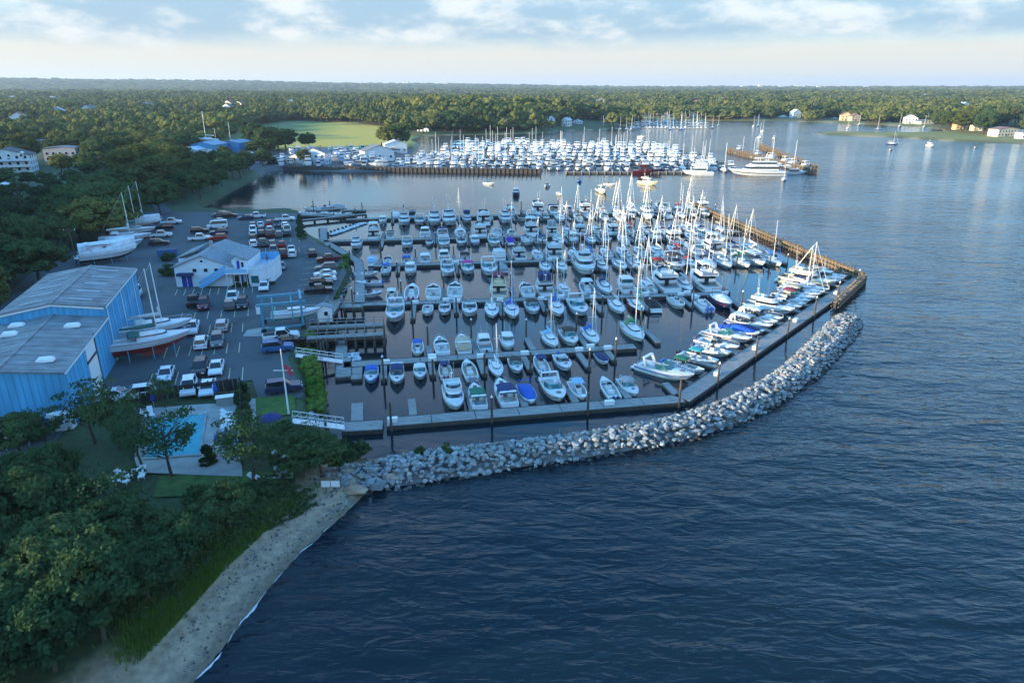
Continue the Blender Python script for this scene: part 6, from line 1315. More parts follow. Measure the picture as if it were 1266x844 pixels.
me = bpy.data.meshes.new('beach_pebbles'); me.from_pydata(pv_, [], pf_); me.update(); me.color_attributes.new('Col', 'FLOAT_COLOR', 'POINT').data.foreach_set('color', pc_); me.materials.append(M['rock']); tag(obj('beach_pebbles', me), 'scattered pebbles and cobbles along the beach', 'pebbles', kind='stuff')
# foam where the ripples run up the sand
m = MB(); bl = PX((236, 846), (285, 789), (330, 729), (375, 679), (425, 636), (447, 614), z=0)
for t0, t1, w0 in ((.02, .13, .55), (.16, .40, .45), (.43, .50, .22), (.56, .80, .25), (.86, .97, .22)):
    ts = np.linspace(t0, t1, 60); c = along(bl, ts); nrm = np.array([.8, -.6]); k = np.sin((ts - t0) / (t1 - t0) * math.pi) ** .6
    off = .25 * vnoise(c, 1.1, 3.)[:, None] * nrm; wv = (w0 * k * .6 * np.clip(.5 + .4 * vnoise(c, .9, 1.) + .3 * vnoise(c, .23, 2.), .12, 1))[:, None]
    a = c + off; b_ = c + off + nrm * wv
    m.rings([[(a[i, 0], a[i, 1], .03), (b_[i, 0], b_[i, 1], .03)] for i in range(60)], loop=False, cap0=False, cap1=False)
tag(obj('foam', m.mesh('foam', mat('foam_white', (.70, .73, .74), .6, .3, scale=5))), 'thin line of white foam along the beach', 'foam', kind='stuff')
# ------------------------------------------------------------------ the far marina
def far_mesh(kind, seed):
    g = random.Random(seed); gel = MB(); gl = MB(); al = MB()
    if kind == 'sail':
        h = Hull(9.6, 3.0, 1.0, tr=.62, n=6); hl = h.topsides(.07); dk_ = h.foredeck(.02, .07, .2); cabin(gel, -1.5, 2.3, 1.8, 1.0, 1.52, .5, .85, .8); al.tube((0, .9, 1), (0, .8, 12.4), .13, .09, 5); al.tube((0, .7, 2.4), (0, -3.2, 2.3), .2, .12, 5)
    elif kind == 'fly':
        h = Hull(11.5, 3.9, 1.5, n=6); hl = h.topsides(); dk_ = h.foredeck(.02, cam=.1); cabin(gel, -3, 3.0, 3.3, 1.35, 2.75, 1.3, .88, .5); glassband(gl, -3, 3.0, 3.3, 1.35, 2.75, .38, .82, 1.3, .88, .5); cabin(gel, -3.4, 1.2, 3.0, 2.76, 3.4, .2, 1.0, .5); gel.box(-1.3, 1.3, -2.6, .4, 4.6, 4.72); al.tube((1.2, -2.4, 3.3), (1.2, -2.4, 4.6), .06, n=4); al.tube((-1.2, -2.4, 3.3), (-1.2, -2.4, 4.6), .06, n=4); al.tube((0, 0, 3.3), (0, 0, 4.6), .06, n=4)
    else:
        h = Hull(9.0, 3.0, 1.15, n=6); hl = h.topsides(); dk_ = h.foredeck(.02, cam=.2, dz=-.1); gl.rings([[(x, y, 1.15) for x, y in outline(-3.6, 1.6, 2.5)], [(x * .9, y - .4, 2.0) for x, y in outline(-3.4, 1.2, 2.5)]]); gel.box(-1.1, 1.1, -3.3, -.2, 2.3, 2.38); cabin(gel, .6, 3.2, 2.1, 1.2, 1.6, .5, .8, .8)
        al.tube((1, -2.9, 1.1), (1, -2.9, 2.3), .05, n=4); al.tube((-1, -2.9, 1.1), (-1, -2.9, 2.3), .05, n=4)
    me = bpy.data.meshes.new('far_boat'); vs = []; fs = []; mi = []
    for src, k in (((hl.vertices, hl.polygons), 0), (dk_, 0), (gel, 0), (gl, 1), (al, 2)):
        o = len(vs)
        if isinstance(src, MB): vs += src.v; ff = src.f
        else: vs += [tuple(v.co) for v in src[0]]; ff = [tuple(p.vertices) for p in src[1]]
        fs += [tuple(i + o for i in f) for f in ff]; mi += [k] * len(ff)
    me.from_pydata(vs, [], fs); me.update(); me.polygons.foreach_set('material_index', mi)
    for k in ('gel', 'glass', 'alu'): me.materials.append(M[k])
    bm = bmesh.new(); bm.from_mesh(me); bmesh.ops.recalc_face_normals(bm, faces=bm.faces); bm.to_mesh(me); bm.free()
    return me
FB = {k: far_mesh(k, 1) for k in ('sail', 'fly', 'exp')}
FLOOK = dict(sail='white sailboat', fly='white flybridge cruiser', exp='white motor cruiser')
FNAME = dict(sail='sailboat', fly='flybridge_cruiser', exp='express_cruiser')
jv = []; jf = []; jm = []
def joinboat(me, m4):
    o = len(jv); jv.extend([m4 @ v.co for v in me.vertices]); jf.extend([tuple(i + o for i in p.vertices) for p in me.polygons]); jm.extend([p.material_index for p in me.polygons])
rb = random.Random(44); rows = []
y0 = 364.0; k = 0
while y0 < 540: rows.append(y0); y0 += 8.5 if k % 2 == 0 else 17.5; k += 1
A0 = P(483, 212).xy; nrow = 0; FARB = []
dfar = (P(830, 214).xy - P(352, 210.5).xy).normalized(); vfar = Vector((-dfar.y, dfar.x))
base0 = P(480, 210).xy
dockrows = []
for ri, yy in enumerate(rows):
    t = yy - 360; xl = 0 + t * .10; xr = 178 - max(0, t - 70) * .25; s = xl + rb.uniform(0, 3)
    while s < xr:
        kd = rb.choices(['fly', 'exp', 'sail'], [.42, .46, .12 if s < 110 else .30])[0]; p = base0 + dfar * s + vfar * t
        d = -vfar if ri % 2 == 0 else vfar
        px = proj((p.x, p.y, 0))
        if rb.random() < .93: FARB.append((ri, s, kd, p, d, rb.uniform(.85, 1.15)))
        s += rb.uniform(4.3, 5.6)
    if ri % 2 == 0: dockrows.append((base0 + dfar * (xl - 4) + vfar * (t + 8.8 + 4), base0 + dfar * (xr + 3) + vfar * (t + 8.8 + 4)))
indiv = {'m': 0, 's': 0}; cnt = {}; nm_motor = sum(1 for b in BOATS if CATS[NAMES_INV[b[0].name.split('.')[0]]] == 'motorboat') if 0 else sum(1 for b in BOATS if b[0]['category'] == 'motorboat')
MAXM = 292 - nm_motor; MAXS = 60
for ri, s, kd, p, d, sc_ in FARB:
    t_ = 's' if kd == 'sail' else 'm'
    if indiv[t_] < (MAXS if t_ == 's' else MAXM):
        indiv[t_] += 1; cnt[ri] = cnt.get(ri, 0) + 1
        o = obj(FNAME[kd], FB[kd], None, (p.x, p.y, 0), heading(d) + rb.uniform(-.03, .03), sc_, rb.choice([WHITE, WHITE, OFFW, (.55, .58, .6)])); tag(o, f'{FLOOK[kd]}, {ordw(cnt[ri])} from left in {ordw(ri + 1)} row of far marina', 'sailboat' if t_ == 's' else 'motorboat', 'boats in the far marina')
    else: joinboat(FB[kd], Matrix.LocRotScale(Vector((p.x, p.y, 0)), Matrix.Rotation(heading(d), 3, 'Z'), Vector((sc_, sc_, sc_))))
me = bpy.data.meshes.new('far_boats'); me.from_pydata(jv, [], jf); me.update(); me.polygons.foreach_set('material_index', jm)
for k in ('gel', 'glass', 'alu'): me.materials.append(M[k])
if jv: tag(obj('far_boats', me), 'close-packed white boats filling the rear of the far marina', 'boats', kind='stuff')
for i, (a, b) in enumerate(dockrows):
    m = MB(); m.beam((0, 0, .35), (b.x - a.x, b.y - a.y, .35), 2.0, .5); o = thing('floating_dock', f'low dock between boats, {ordw(i + 1)} from the front in the far marina', 'dock', (a.x, a.y, 0), 0, 'docks of the far marina'); obj('walkway', m.mesh('walkway', 'deckw'), o)
    for k in range(12):
        for sg in (-1, 1): q = (b - a) * ((k + .5) / 12) + vfar * (sg * 11); m = MB(); m.tube((q.x, q.y, -2), (q.x, q.y, 3.6), .18, n=5); obj('pile', m.mesh('pile', 'pile'), o)
# front quay / wave screen of the far marina
def quay(label, a, b, w, z, n, mt='pile'):
    A, B = P(*a).xy, P(*b).xy; D = B - A; d = D.normalized(); nr = Vector((-d.y, d.x)); o = thing('timber_quay', label, 'quay', (A.x, A.y, 0))
    m = MB(); m.beam((0, 0, z / 2 - .5), (D.x, D.y, z / 2 - .5), w, z + 1); obj('wall', m.mesh('wall', 'pile'), o); m = MB(); m.beam((0, 0, z + .1), (D.x, D.y, z + .1), w + .3, .2); obj('deck', m.mesh('deck', mt), o)
    PM = MB().tube((0, 0, -2), (0, 0, z + 1.0), .24, .22, 6).mesh('pile', mt)
    for i in range(n):
        for sg in (-1, 1): p = D * (i / (n - 1)) + nr * (sg * (w / 2 + .22)); obj('pile', PM, o, (p.x, p.y, RD.uniform(-.4, .4)))
    return o
quay('long dark timber quay across the front of the far marina', (352, 211), (668, 214.5), 2.2, 1.9, 60)
quay('right part of the far front dock behind the red boat', (700, 215), (880, 215), 2.2, .8, 20, 'deckw')
quay('golden timber pier slanting at the right end of the far marina', (902, 189), (1006, 215), 3.0, 2.4, 40, 'timber')
quay('golden timber pier behind, parallel to the slanting one', (940, 184), (1008, 212), 1.6, 2.6, 36, 'timber')
for i in range(14):
    f = (i + .5) / 14; x, y = 908 + (998 - 908) * f, 189.5 + (213 - 189.5) * f; kd = rb.choice(['fly', 'exp', 'fly', 'sail']); p = P(x + rb.uniform(-8, 2), y + rb.uniform(-2, -.5))
    o = obj(FNAME[kd], FB[kd], None, (p.x, p.y, 0), heading(Vector((-.8, -.5))), rb.uniform(.9, 1.2), WHITE); tag(o, f'{FLOOK[kd]}, {ordw(i + 1)} from the far end along the slanting golden pier', 'sailboat' if kd == 'sail' else 'motorboat', 'boats at the slanting pier')
# large motor yacht
p = P(934, 216.5); yt = thing('motor_yacht', 'large white three-deck motor yacht lying across the end of far marina', 'yacht', (p.x, p.y, 0), heading(Vector((-1, .05))))
h = Hull(27, 6.4, 2.4, tr=.8, full=.4, sheer=.45); obj('hull', h.topsides(.2), yt, col=WHITE); obj('stripe', h.stripe(.42, .56), yt, col=(.02, .025, .03)); obj('foredeck', h.foredeck(.02, cam=.2).mesh('foredeck', 'gel', True), yt, col=WHITE)
for (ya, yb, w, za, zb_) in ((-10, 7, 5.4, 2.4, 4.6), (-9, 4, 4.8, 4.7, 6.6)):
    m = MB(); cabin(m, ya, yb, w, za, zb_, 2.2, .9, .6); c_ = obj('superstructure', m.mesh('superstructure', 'gel'), yt, col=WHITE); m = MB(); glassband(m, ya, yb, w, za, zb_, .35, .8, 2.2, .9, .6); obj('window_band', m.mesh('window_band', 'glass'), c_)
m = MB(); m.rings([lev(outline(-12, 5.0, 5.6), 4.62), lev(outline(-12, 5.0, 5.6), 4.72)]); obj('upper_deck', m.mesh('upper_deck', 'gel'), yt, col=WHITE); m = MB(); m.rings([lev(outline(-7, 1.5, 4.4), 8.0), lev(outline(-7, 1.5, 4.4), 8.2)]); obj('hardtop', m.mesh('hardtop', 'gel'), yt, col=WHITE)
for sx in (-1.6, 1.6):
    for y in (-5, -1): m = MB(); m.tube((sx, y, 6.6), (sx, y, 8.0), .12, n=5); obj('top_post', m.mesh('top_post', 'white'), yt)
m = MB(); m.tube((0, -4, 8.2), (0, -4.6, 10.6), .25, .1, 6); obj('radar_mast', m.mesh('radar_mast', 'white'), yt)
for x, y, kd, hull, L, dr, lb in ((862, 216.5, 'fly', WHITE, 15, (-1, .1), 'long white cruiser left of the large motor yacht'), (800, 214.8, 'fly', (.09, .012, .016), 15, (1, .05), 'dark red-hulled boat lying along the far front dock'), (815, 213.5, 'exp', (.10, .012, .02), 12, (1, .05), 'maroon boat behind the dark red one'), (985, 215, 'exp', WHITE, 12, (1, -.1), 'white cruiser right of the large motor yacht'), (880, 209, 'fly', WHITE, 13, (-.2, -1), 'white cruiser end-on, left of the motor yacht bow')):
    q = P(x, y); o = obj(FNAME[kd], FB[kd], None, (q.x, q.y, 0), heading(Vector(dr)), L / 11.5, hull); tag(o, lb, 'motorboat')
# moorings with small sailing boats beyond
rb2 = random.Random(9)
for i in range(46):
    if i < 34: x, y = rb2.uniform(742, 884), rb2.uniform(150.5, 161)
    elif i < 40: x, y = rb2.uniform(880, 962), rb2.uniform(155, 176)
    else: x, y = rb2.uniform(1000, 1160), rb2.uniform(154, 161)
    q = P(x, y); lb = ('small white sailboat in the distant mooring field by the wooded point' if i < 34 else 'white sailboat on a lone mooring beyond the slanting pier' if i < 40 else 'white sailboat in the cove behind the spit')
    o = obj('sailboat', FB['sail'], None, (q.x, q.y, 0), rb2.uniform(-.6, .6) + 2.6, rb2.uniform(.85, 1.15), WHITE); tag(o, lb, 'sailboat', 'far mooring field' if i < 34 else 'lone moorings' if i < 40 else 'cove moorings')
for i in range(3):
    a, b = P(745 + i * 2, 152 + i * 3.2).xy, P(876, 152.5 + i * 3.4).xy; m = MB(); D = b - a; m.beam((0, 0, .3), (D.x, D.y, .3), 2.5, .5); o = thing('floating_dock', f'{ordw(i + 1)} far dock of the distant sailing marina', 'dock', (a.x, a.y, 0), 0, 'distant docks'); obj('walkway', m.mesh('walkway', 'deckw'), o)
    for k in range(26):
        q = a + D * ((k + .5) / 26); o = obj('sailboat', FB['sail' if k % 3 else 'exp'], None, (q.x, q.y + 6, 0), rb2.choice([0, math.pi]), rb2.uniform(.85, 1.1), WHITE); tag(o, f'{ordw(k + 1)} boat from left at {ordw(i + 1)} dock of distant sailing marina', 'sailboat' if k % 3 else 'small boat', 'boats at distant sailing marina'); o.name = 'sailboat' if k % 3 else 'small_boat'
# ------------------------------------------------------------------ far yard, boats stored ashore, sheds, houses
for i, (x, y, q) in enumerate(scatter([(300, 200), (330, 189), (400, 186), (500, 183), (478, 196), (480, 208), (440, 207), (330, 207)], 95, 4.6, 12)):
    kd = rb.choice(['fly', 'exp', 'exp']); o = obj('stored_boat', FB[kd], None, (q[0], q[1], q[2] + .8), rb.choice([.3, 1.8, .2, 3.4]), rb.uniform(.7, 1.0), rb.choice([WHITE, OFFW, (.35, .45, .6), (.6, .62, .64)])); tag(o, 'pale boat stored ashore in the far boatyard', 'stored boat', 'boats stored in the far boatyard')
for i, (x, y) in enumerate(((258, 170), (364 - 50, 166), (286, 168), (316, 168), (319, 168.5))):
    pass
HOUSES = []
def house(label, x, y, w, l, he, hr, wallc, roofc, rz=0.0, nw=3, floors=1, cat='house', z=None, nm='house', chim=True):
    q = place(x, y) if z is None else (*P(x, y, z).xy, z); HOUSES.append((q[0], q[1], w, l, 22 if 600 < x < 720 or x == 523 else 70)); v = Vector((math.sin(rz), math.cos(rz))); u = Vector((v.y, -v.x))
    o, rf = gable(nm, label, cat, q[:2], u, v, w, l, q[2] + he, q[2] + hr, q[2] - .6, 'plain', 'plain', .4)
    for c in o.children: c.color = (*(wallc if c.name.startswith('wall') else roofc), 1)
    for f in range(floors):
        for i in range(nw): window(o, -w / 2 + w * (i + .5) / nw, -.01, .6 + 1.0 + f * 2.7, min(1.1, w / nw * .45), 1.3)
        for i in range(max(1, int(l / 4))): 
            m = MB(); m.box(w / 2, w / 2 + .04, 1.5 + i * 4, 2.6 + i * 4, 1.6 + f * 2.7, 2.9 + f * 2.7); obj('window', m.mesh('window', 'glass'), o)
    if chim: m = MB(); m.box(w * .15, w * .15 + .8, l * .5, l * .5 + .8, he, hr + 1.6); obj('chimney', m.mesh('chimney', mat('brick_red', (.30, .12, .08), .9, .3)), o)
    m = MB(); m.box(-w * .1, -w * .1 + 1.0, -.06, -.005, .5, 2.7); obj('door', m.mesh('door', 'plain'), o, col=(.1, .1, .14))
    return o
WH, CRM, TAN, GR, YEL, PBL = (.74, .74, .72), (.72, .62, .42), (.5, .4, .28), (.36, .37, .38), (.58, .46, .26), (.55, .62, .68); RG, RB_, RT = (.16, .165, .17), (.10, .085, .075), (.28, .13, .09)
HS = [('white two-storey house on the wooded point beyond the meadow', 523, 168, 11, 9, 6, 8.5, WH, RG, .2, 3, 2), ('pale house among trees on the wooded point, leftmost by the boatyard', 672, 160, 9, 9, 5, 7.5, WH, RG, .5, 2, 2), ('tall pale house on the point beside the boatyard', 680, 156, 8, 9, 8, 11, WH, PBL, .3, 2, 3), ('white gabled house right of the tall one on the point', 698, 156, 9, 10, 7, 10, WH, PBL, .6, 2, 2), ('blue-roofed house in the point boatyard', 713, 157, 13, 9, 6, 9, PBL, PBL, .2, 4, 2), ('long low white boat shed on the point', 730, 158.5, 22, 8, 4, 5.5, WH, PBL, .05, 6, 1), ('low white boat shed at the tip of the point', 758, 157.5, 18, 7, 4, 5.5, WH, RG, 0, 5, 1),
      ('large cream house with flat front at the right edge', 1246, 169, 26, 12, 7, 9, CRM, RT, -.25, 7, 2), ('cream house near the far cove with low roof', 1146, 156, 20, 12, 6, 8, CRM, RG, -.2, 4, 2), ('white house with grey roof left of the cove house', 1126, 153, 16, 12, 7, 11, WH, PBL, .3, 4, 2), ('small white boathouse on the cove shore', 1100, 157, 9, 7, 4, 6, WH, WH, 0, 2, 1), ('yellow house on the far shore', 1046, 149.5, 15, 11, 8, 12, YEL, RT, .2, 3, 2), ('tan house right of the yellow one', 1058, 150, 13, 11, 7, 10, TAN, RT, -.1, 3, 2), ('low white house left of the yellow one', 1032, 151, 14, 10, 5, 7, WH, RG, .1, 3, 1), ('small white house on the far shore beside dark trees', 1022, 152.5, 12, 9, 4, 6, WH, RG, .1, 3, 1),
      ('white house on the far shore below tall trees', 969, 150, 17, 10, 6, 9, WH, PBL, .1, 4, 2), ('grey house beside the white far shore house', 985, 146, 14, 11, 8, 13, PBL, PBL, -.2, 3, 2), ('pale house peeping from trees on far shore', 937, 150.5, 12, 9, 5, 8, WH, RG, .1, 3, 1), ('warm-lit house above the marsh, left one', 823, 146.5, 14, 10, 6, 9, TAN, RT, .2, 3, 2), ('warm-lit house above the marsh, right one', 858, 146, 16, 10, 5, 8, TAN, RT, -.1, 4, 1), ('cream house in trees behind the spit', 1208, 162, 10, 9, 8, 10, CRM, RT, .2, 2, 2), ('yellow house in trees left of the spit house', 1188, 160, 12, 9, 6, 9, YEL, RT, 0, 3, 2), ('low pale house behind trees at the right edge', 1256, 152, 18, 10, 6, 8, CRM, RT, 0, 4, 1), ('white house cut by the right edge of the view', 1270, 172, 12, 10, 6, 8, WH, RG, 0, 3, 2),
      ('red brick shop on the far quay', 344, 208.5, 20, 9, 5.0, 6.2, (.30, .10, .08), RG, .05, 5, 1), ('white house beside the red shop on the far quay', 365, 207, 10, 8, 5, 7, WH, RG, .1, 3, 2), ('pale blue gabled house on the far quay behind the olive tree', 388, 204, 13, 9, 6, 8.5, PBL, RG, .1, 4, 2), ('white gabled building at the far basin corner', 470, 198, 17, 10, 5, 8, WH, RG, -.5, 4, 1), ('white building beside the far basin ramp', 490, 189, 14, 9, 5, 7.5, WH, PBL, -.3, 4, 1), ('low pale building in the far yard', 300, 203, 10, 8, 4, 5.5, WH, PBL, .3, 3, 1)]
for h_ in HS:
    k_ = .82 if h_[1] > 600 else 1.0
    house(*h_[:3], *[q_ * k_ for q_ in h_[3:7]], *h_[7:], chim=h_[3] < 18)
o = house('blue boat shed with white doors in the far boatyard, left', 252, 195, 14, 16, 7, 8.5, (.06, .28, .50), (.20, .33, .45), .15, 2, 1, 'shed', nm='boat_shed', chim=False); m = MB(); m.box(1.0, 6.0, -.1, -.01, .5, 5.4); obj('shed_door', m.mesh('shed_door', 'white'), o)
o = house('blue boat shed in the far boatyard, right', 286, 192, 12, 16, 7, 8.2, (.04, .22, .46), (.16, .28, .42), .15, 2, 1, 'shed', nm='boat_shed', chim=False)
house('pale blue lean-to left of the far blue shed', 234, 197, 9, 12, 5, 6.5, PBL, PBL, .2, 2, 1, 'shed', nm='boat_shed', chim=False)
for x, y, L, lb in ((258, 168 + 12, 15, 'tall bare mast of a yacht behind the far blue shed'), (317, 184, 11, 'two-masted yacht ashore before the meadow, left mast'), (288, 183, 11, 'yacht mast between the far sheds'), (270, 185, 9, 'short yacht mast left of the far sheds')):
    q = place(x, y); s_ = L / 9.6; o = obj('sailboat', FB['sail'], None, (q[0], q[1], q[2] + 2.0 * s_), 1.4, s_, WHITE); tag(o, lb, 'sailboat')
# white terraced house block on the slope
q = place(6, 222); o = house('white three-storey balconied house on the slope at the left edge', 10, 214, 20, 12, 8, 11, WH, (.05, .05, .06), -.35, 6, 3, nm='terraced_house', chim=False)
for f in range(2):
    m = MB(); m.box(-9.5, 9.5, -1.6, -.02, 3.3 + f * 2.7, 3.45 + f * 2.7); obj('balcony', m.mesh('balcony', 'white'), o); m = MB(); m.box(-9.5, 9.5, -1.6, -1.52, 3.46 + f * 2.7, 4.2 + f * 2.7); obj('balustrade', m.mesh('balustrade', 'white'), o)
for i in range(4): m = MB(); m.rings([[(-8 + i * 5 + x, y, z) for x, z in ((-.9, 7.4), (.9, 7.4), (.9, 9.4), (0, 10.2), (-.9, 9.4))] for y in (-.3, 3)]); dm = obj('dormer', m.mesh('dormer', 'white'), o); window(dm, -8 + i * 5, -.31, 8.0, .9, 1.1)
for i, (x, y, q) in enumerate(sorted(scatter([(0, 126), (1266, 120), (1266, 140), (850, 138), (700, 132), (520, 138), (420, 142), (200, 150), (0, 165)], 26, 60, 31))):
    rr_ = random.Random(i); house(f'roof showing among the distant woods, {ordw(i + 1)} from left', x, y, rr_.uniform(12, 20), rr_.uniform(9, 12), 10, 14, rr_.choice([WH, CRM, TAN, GR, WH]), rr_.choice([RG, RB_, RT, PBL]), rr_.uniform(-.5, .5), 3, 2)
house('grey flat building behind the white terraced house', 76, 200, 16, 10, 7, 7.8, GR, RG, -.2, 5, 2, chim=False); house('small blue-doored shed low on the slope at the left edge', 4, 242, 7, 6, 3, 4.2, WH, WH, -.3, 1, 1, 'shed', nm='shed', chim=False); house('long low building above the white terraced house', 20, 185, 30, 10, 5, 6.5, TAN, RG, -.2, 8, 1, chim=False)
for i, (x, y) in enumerate(((66, 202), (74, 202), (88, 201), (96, 203), (112, 202))):
    q = place(x, y); o = thing('parked_car' if i != 3 else 'delivery_van', f'white vehicle, {ordw(i + 1)} from left in the lot up the slope', 'car', q, 1.5, 'cars on the upper lot')
    for nme, me, cc, _ in CKIT['van' if i == 3 else 'suv']: obj(nme, me, o, col=W_ if cc else None)
# pale towers of a distant town
for i, (x, w, h_) in enumerate(((884, 40, 36), (902, 28, 50), (915, 22, 42), (925, 60, 38), (945, 90, 40), (968, 70, 36), (800, 50, 34), (1020, 80, 34), (560, 60, 46), (518, 45, 52))):
    az = (x - 633) / F / CP; D = 6800; X, Y = az * D, D; z0 = gz(X, Y); o = thing('distant_building', f'pale building block on the horizon, {ordw(i + 1)} noted from the town towers', 'building', (X, Y, z0)); m = MB(); m.box(-w / 2, w / 2, -15, 15, -5, h_); obj('wall', m.mesh('wall', 'white'), o); m = MB(); m.box(-w / 2 - 1, w / 2 + 1, -16, 16, h_, h_ + 2); obj('roof', m.mesh('roof', 'concrete'), o)
    for k in range(3): m = MB(); m.box(-w * .42, w * .42, -15.3, -15.01, h_ * .35 + k * h_ * .2, h_ * .42 + k * h_ * .2); obj('window_band', m.mesh('window_band', 'glass'), o)
# ------------------------------------------------------------------ forest (stuff, instanced crowns)
def forest_coll(nm, meshes):
    c = bpy.data.collections.new(nm)
    for me in meshes: c.objects.link(bpy.data.objects.new('far_crown', me))
    return c
def with_trunk(me, r_, zb_):
    m = MB(); m.tube((0, 0, zb_), (0, 0, -.5), r_, r_ * .6, 6); vs = [tuple(v.co) for v in me.vertices]; o = len(vs); fs = [tuple(p.vertices) for p in me.polygons]; nf = len(fs)
    n_ = bpy.data.meshes.new('far_crown'); n_.from_pydata(vs + m.v, [], fs + [tuple(i + o for i in f) for f in m.f]); n_.update(); n_.materials.append(me.materials[0]); n_.materials.append(M['bark'])
    n_.polygons.foreach_set('material_index', [0] * nf + [1] * len(m.f)); return n_
FC = forest_coll('forest_crowns', [with_trunk(crown_mesh('far_crown', 80 + i, 4.2, 3.4, 22, 16, .8, 'leaffar', fill=.95), .3, -5.2) for i in range(5)])
FC2 = forest_coll('woodland_crowns', [with_trunk(crown_mesh('far_crown', 90 + i, 4.2, 3.4, 70, 52, .52, 'leaf' if i % 2 else 'leaffar', fill=.62), .3, -5.2) for i in range(4)])
gg = np.random.default_rng(21); PT = []; SC = []
def addpts(p, s, hs): PT.append(p); SC.append(np.column_stack([s, s, hs]))
r = 120.0
while r < 9500:
    s = max(9.6, r * .0078); amin, amax = (-52, 52) if r > 640 else (-180, 60)
    n_ = int(np.radians(amax - amin) * r / s); az = np.radians(np.linspace(amin, amax, n_) + gg.uniform(-.4, .4, n_) * (amax - amin) / max(n_, 1)); rr_ = r + gg.uniform(-.45, .45, n_) * s
    addpts(np.stack([rr_ * np.sin(az), rr_ * np.cos(az)], 1), s / 6.3 * gg.uniform(.62, 1.45, n_), gg.uniform(.9, 1.75, n_) * (1 + (s / 9.6 - 1) * .2)); r += s * .95
PT = np.vstack(PT); SC = np.vstack(SC); SC[:, 2] *= 1 + .3 * vnoise(PT, 45, 3.); SC[:, :2] *= (1 + .22 * vnoise(PT, 70, 9.))[:, None]; hz_, ds = height(PT); big = 1 + .4 * np.exp(-(((PT[:, 0] - PTC[0]) / 170) ** 2 + ((PT[:, 1] - PTC[1]) / 110) ** 2)); SC *= big[:, None]
keep = ds > 10 + 5 * vnoise(PT, 30, 1.)
for poly, mrg in ((LOTP, -6), (FARYARD, -5), (MEADOW, -3), (SPIT, -4), (np.array([P(*q, 3).xy for q in WOODA]), 2), (np.array([P(*q, 4).xy for q in WOODC]), 0), (np.array([P(*q, 3).xy for q in WOODD]), 0), (PX((-80, 500), (180, 480), (430, 480), (480, 620), (100, 900), (-80, 900)), 0),
                  (PX((180, 262), (196, 240), (222, 232), (330, 205), (330, 220), (250, 266)), 0), (PX((690, 155), (715, 157), (800, 156), (800, 163), (690, 164)), 0), (PX((1210, 161), (1300, 161), (1300, 182), (1200, 180)), 0), (PX((1150, 155), (1320, 155), (1320, 172), (1150, 166)), 0), (PX((-10, 150 + 40), (90, 196), (140, 215), (110, 232), (60, 235), (-10, 250), z=10), 0)):
    keep &= sdist(PT, poly) < -mrg if mrg < 0 else sdist(PT, poly) < 0
keep &= ~((PT[:, 1] < 300) & (PT[:, 0] > -88))
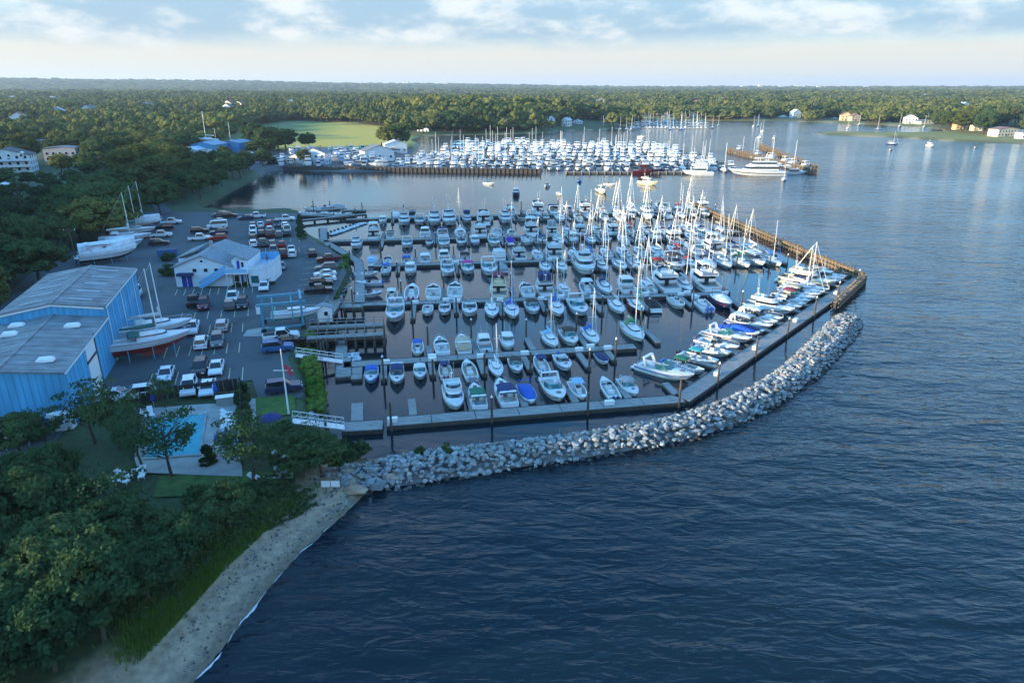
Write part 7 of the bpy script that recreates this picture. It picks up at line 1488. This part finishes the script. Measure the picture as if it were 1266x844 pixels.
# clearings and lower marshy openings break up the canopy
keep &= (vnoise(PT, 95, 6.) < .62)
keep &= ndist(PT, LW) > 9
keep &= sdist(PT, PX((-60, 262), (10, 236), (70, 230), (96, 240), (70, 264), (30, 296), (-60, 330), z=7)) < 0
keep &= sdist(PT, PX((222, 206), (228, 182), (262, 176), (312, 180), (322, 206), z=2)) < 0
for hx, hy, hw, hl, hc in HOUSES:
    dx, dy = PT[:, 0] - hx, PT[:, 1] - hy; L_ = math.hypot(hx, hy); fx, fy = -hx / L_, -hy / L_; s1_ = dx * fx + dy * fy; s2_ = np.abs(dx * fy - dy * fx)
    keep &= ~((s1_ > -hl - 3) & (s1_ < hc) & (s2_ < hw * .5 + 6))
PT, SC, hz_ = PT[keep], SC[keep], hz_[keep]
def forest(nm, label, coll, sel):
    p_, s_, z_ = PT[sel], SC[sel], hz_[sel]
    me = bpy.data.meshes.new(nm); me.vertices.add(len(p_)); me.vertices.foreach_set('co', np.column_stack([p_, z_ + 5.0 * s_[:, 2]]).astype('f4').ravel())
    me.attributes.new('tsc', 'FLOAT_VECTOR', 'POINT').data.foreach_set('vector', s_.astype('f4').ravel())
    fo = tag(obj(nm, me), label, 'forest', kind='stuff')
    ng = bpy.data.node_groups.new(nm + '_nodes', 'GeometryNodeTree'); ng.interface.new_socket('Geometry', in_out='INPUT', socket_type='NodeSocketGeometry'); ng.interface.new_socket('Geometry', in_out='OUTPUT', socket_type='NodeSocketGeometry')
    gi, go_ = ng.nodes.new('NodeGroupInput'), ng.nodes.new('NodeGroupOutput'); ip = ng.nodes.new('GeometryNodeInstanceOnPoints'); ci = ng.nodes.new('GeometryNodeCollectionInfo'); ci.inputs['Collection'].default_value = coll; ci.inputs['Separate Children'].default_value = True; ci.inputs['Reset Children'].default_value = True
    at_ = ng.nodes.new('GeometryNodeInputNamedAttribute'); at_.data_type = 'FLOAT_VECTOR'; at_.inputs['Name'].default_value = 'tsc'
    rv = ng.nodes.new('FunctionNodeRandomValue'); rv.data_type = 'FLOAT_VECTOR'; rv.inputs[1].default_value = (.12, .12, 6.28); rv.inputs[0].default_value = (-.12, -.12, 0)
    mp_ = ng.nodes.new('GeometryNodeMeshToPoints'); ng.links.new(gi.outputs[0], mp_.inputs[0])
    ng.links.new(mp_.outputs[0], ip.inputs['Points']); ng.links.new(ci.outputs[0], ip.inputs['Instance']); ip.inputs['Pick Instance'].default_value = True
    ng.links.new(at_.outputs[0], ip.inputs['Scale']); ng.links.new(rv.outputs[0], ip.inputs['Rotation']); ng.links.new(ip.outputs[0], go_.inputs[0])
    md = fo.modifiers.new('forest', 'NODES'); md.node_group = ng
rd_ = np.hypot(PT[:, 0], PT[:, 1])
forest('woodland', 'woods on the bluff and hillside left of the boatyard', FC2, rd_ < 520)
forest('forest', 'broad green woods covering the land to the horizon', FC, rd_ >= 520)
print('forest', len(PT), 'trees', NT)
finish_labels(where)
# ------------------------------------------------------------------ haze
m = MB(); m.box(-15500, 15500, -6500, 15500, -5, 190); hv = m.mesh('haze', None); vm = bpy.data.materials.new('hazy_air'); vm.use_nodes = True; t = vm.node_tree; t.nodes.clear()
pv = t.nodes.new('ShaderNodeVolumePrincipled'); pv.inputs['Color'].default_value = (.72, .86, 1.0, 1); pv.inputs['Density'].default_value = 7.5e-5; pv.inputs['Anisotropy'].default_value = .2
oo = t.nodes.new('ShaderNodeOutputMaterial'); t.links.new(pv.outputs[0], oo.inputs['Volume']); vm.volume_intersection_method if hasattr(vm, 'volume_intersection_method') else None
hv.materials.append(vm); tag(obj('haze', hv), 'thin haze in the air over the whole harbour', 'haze', kind='stuff')
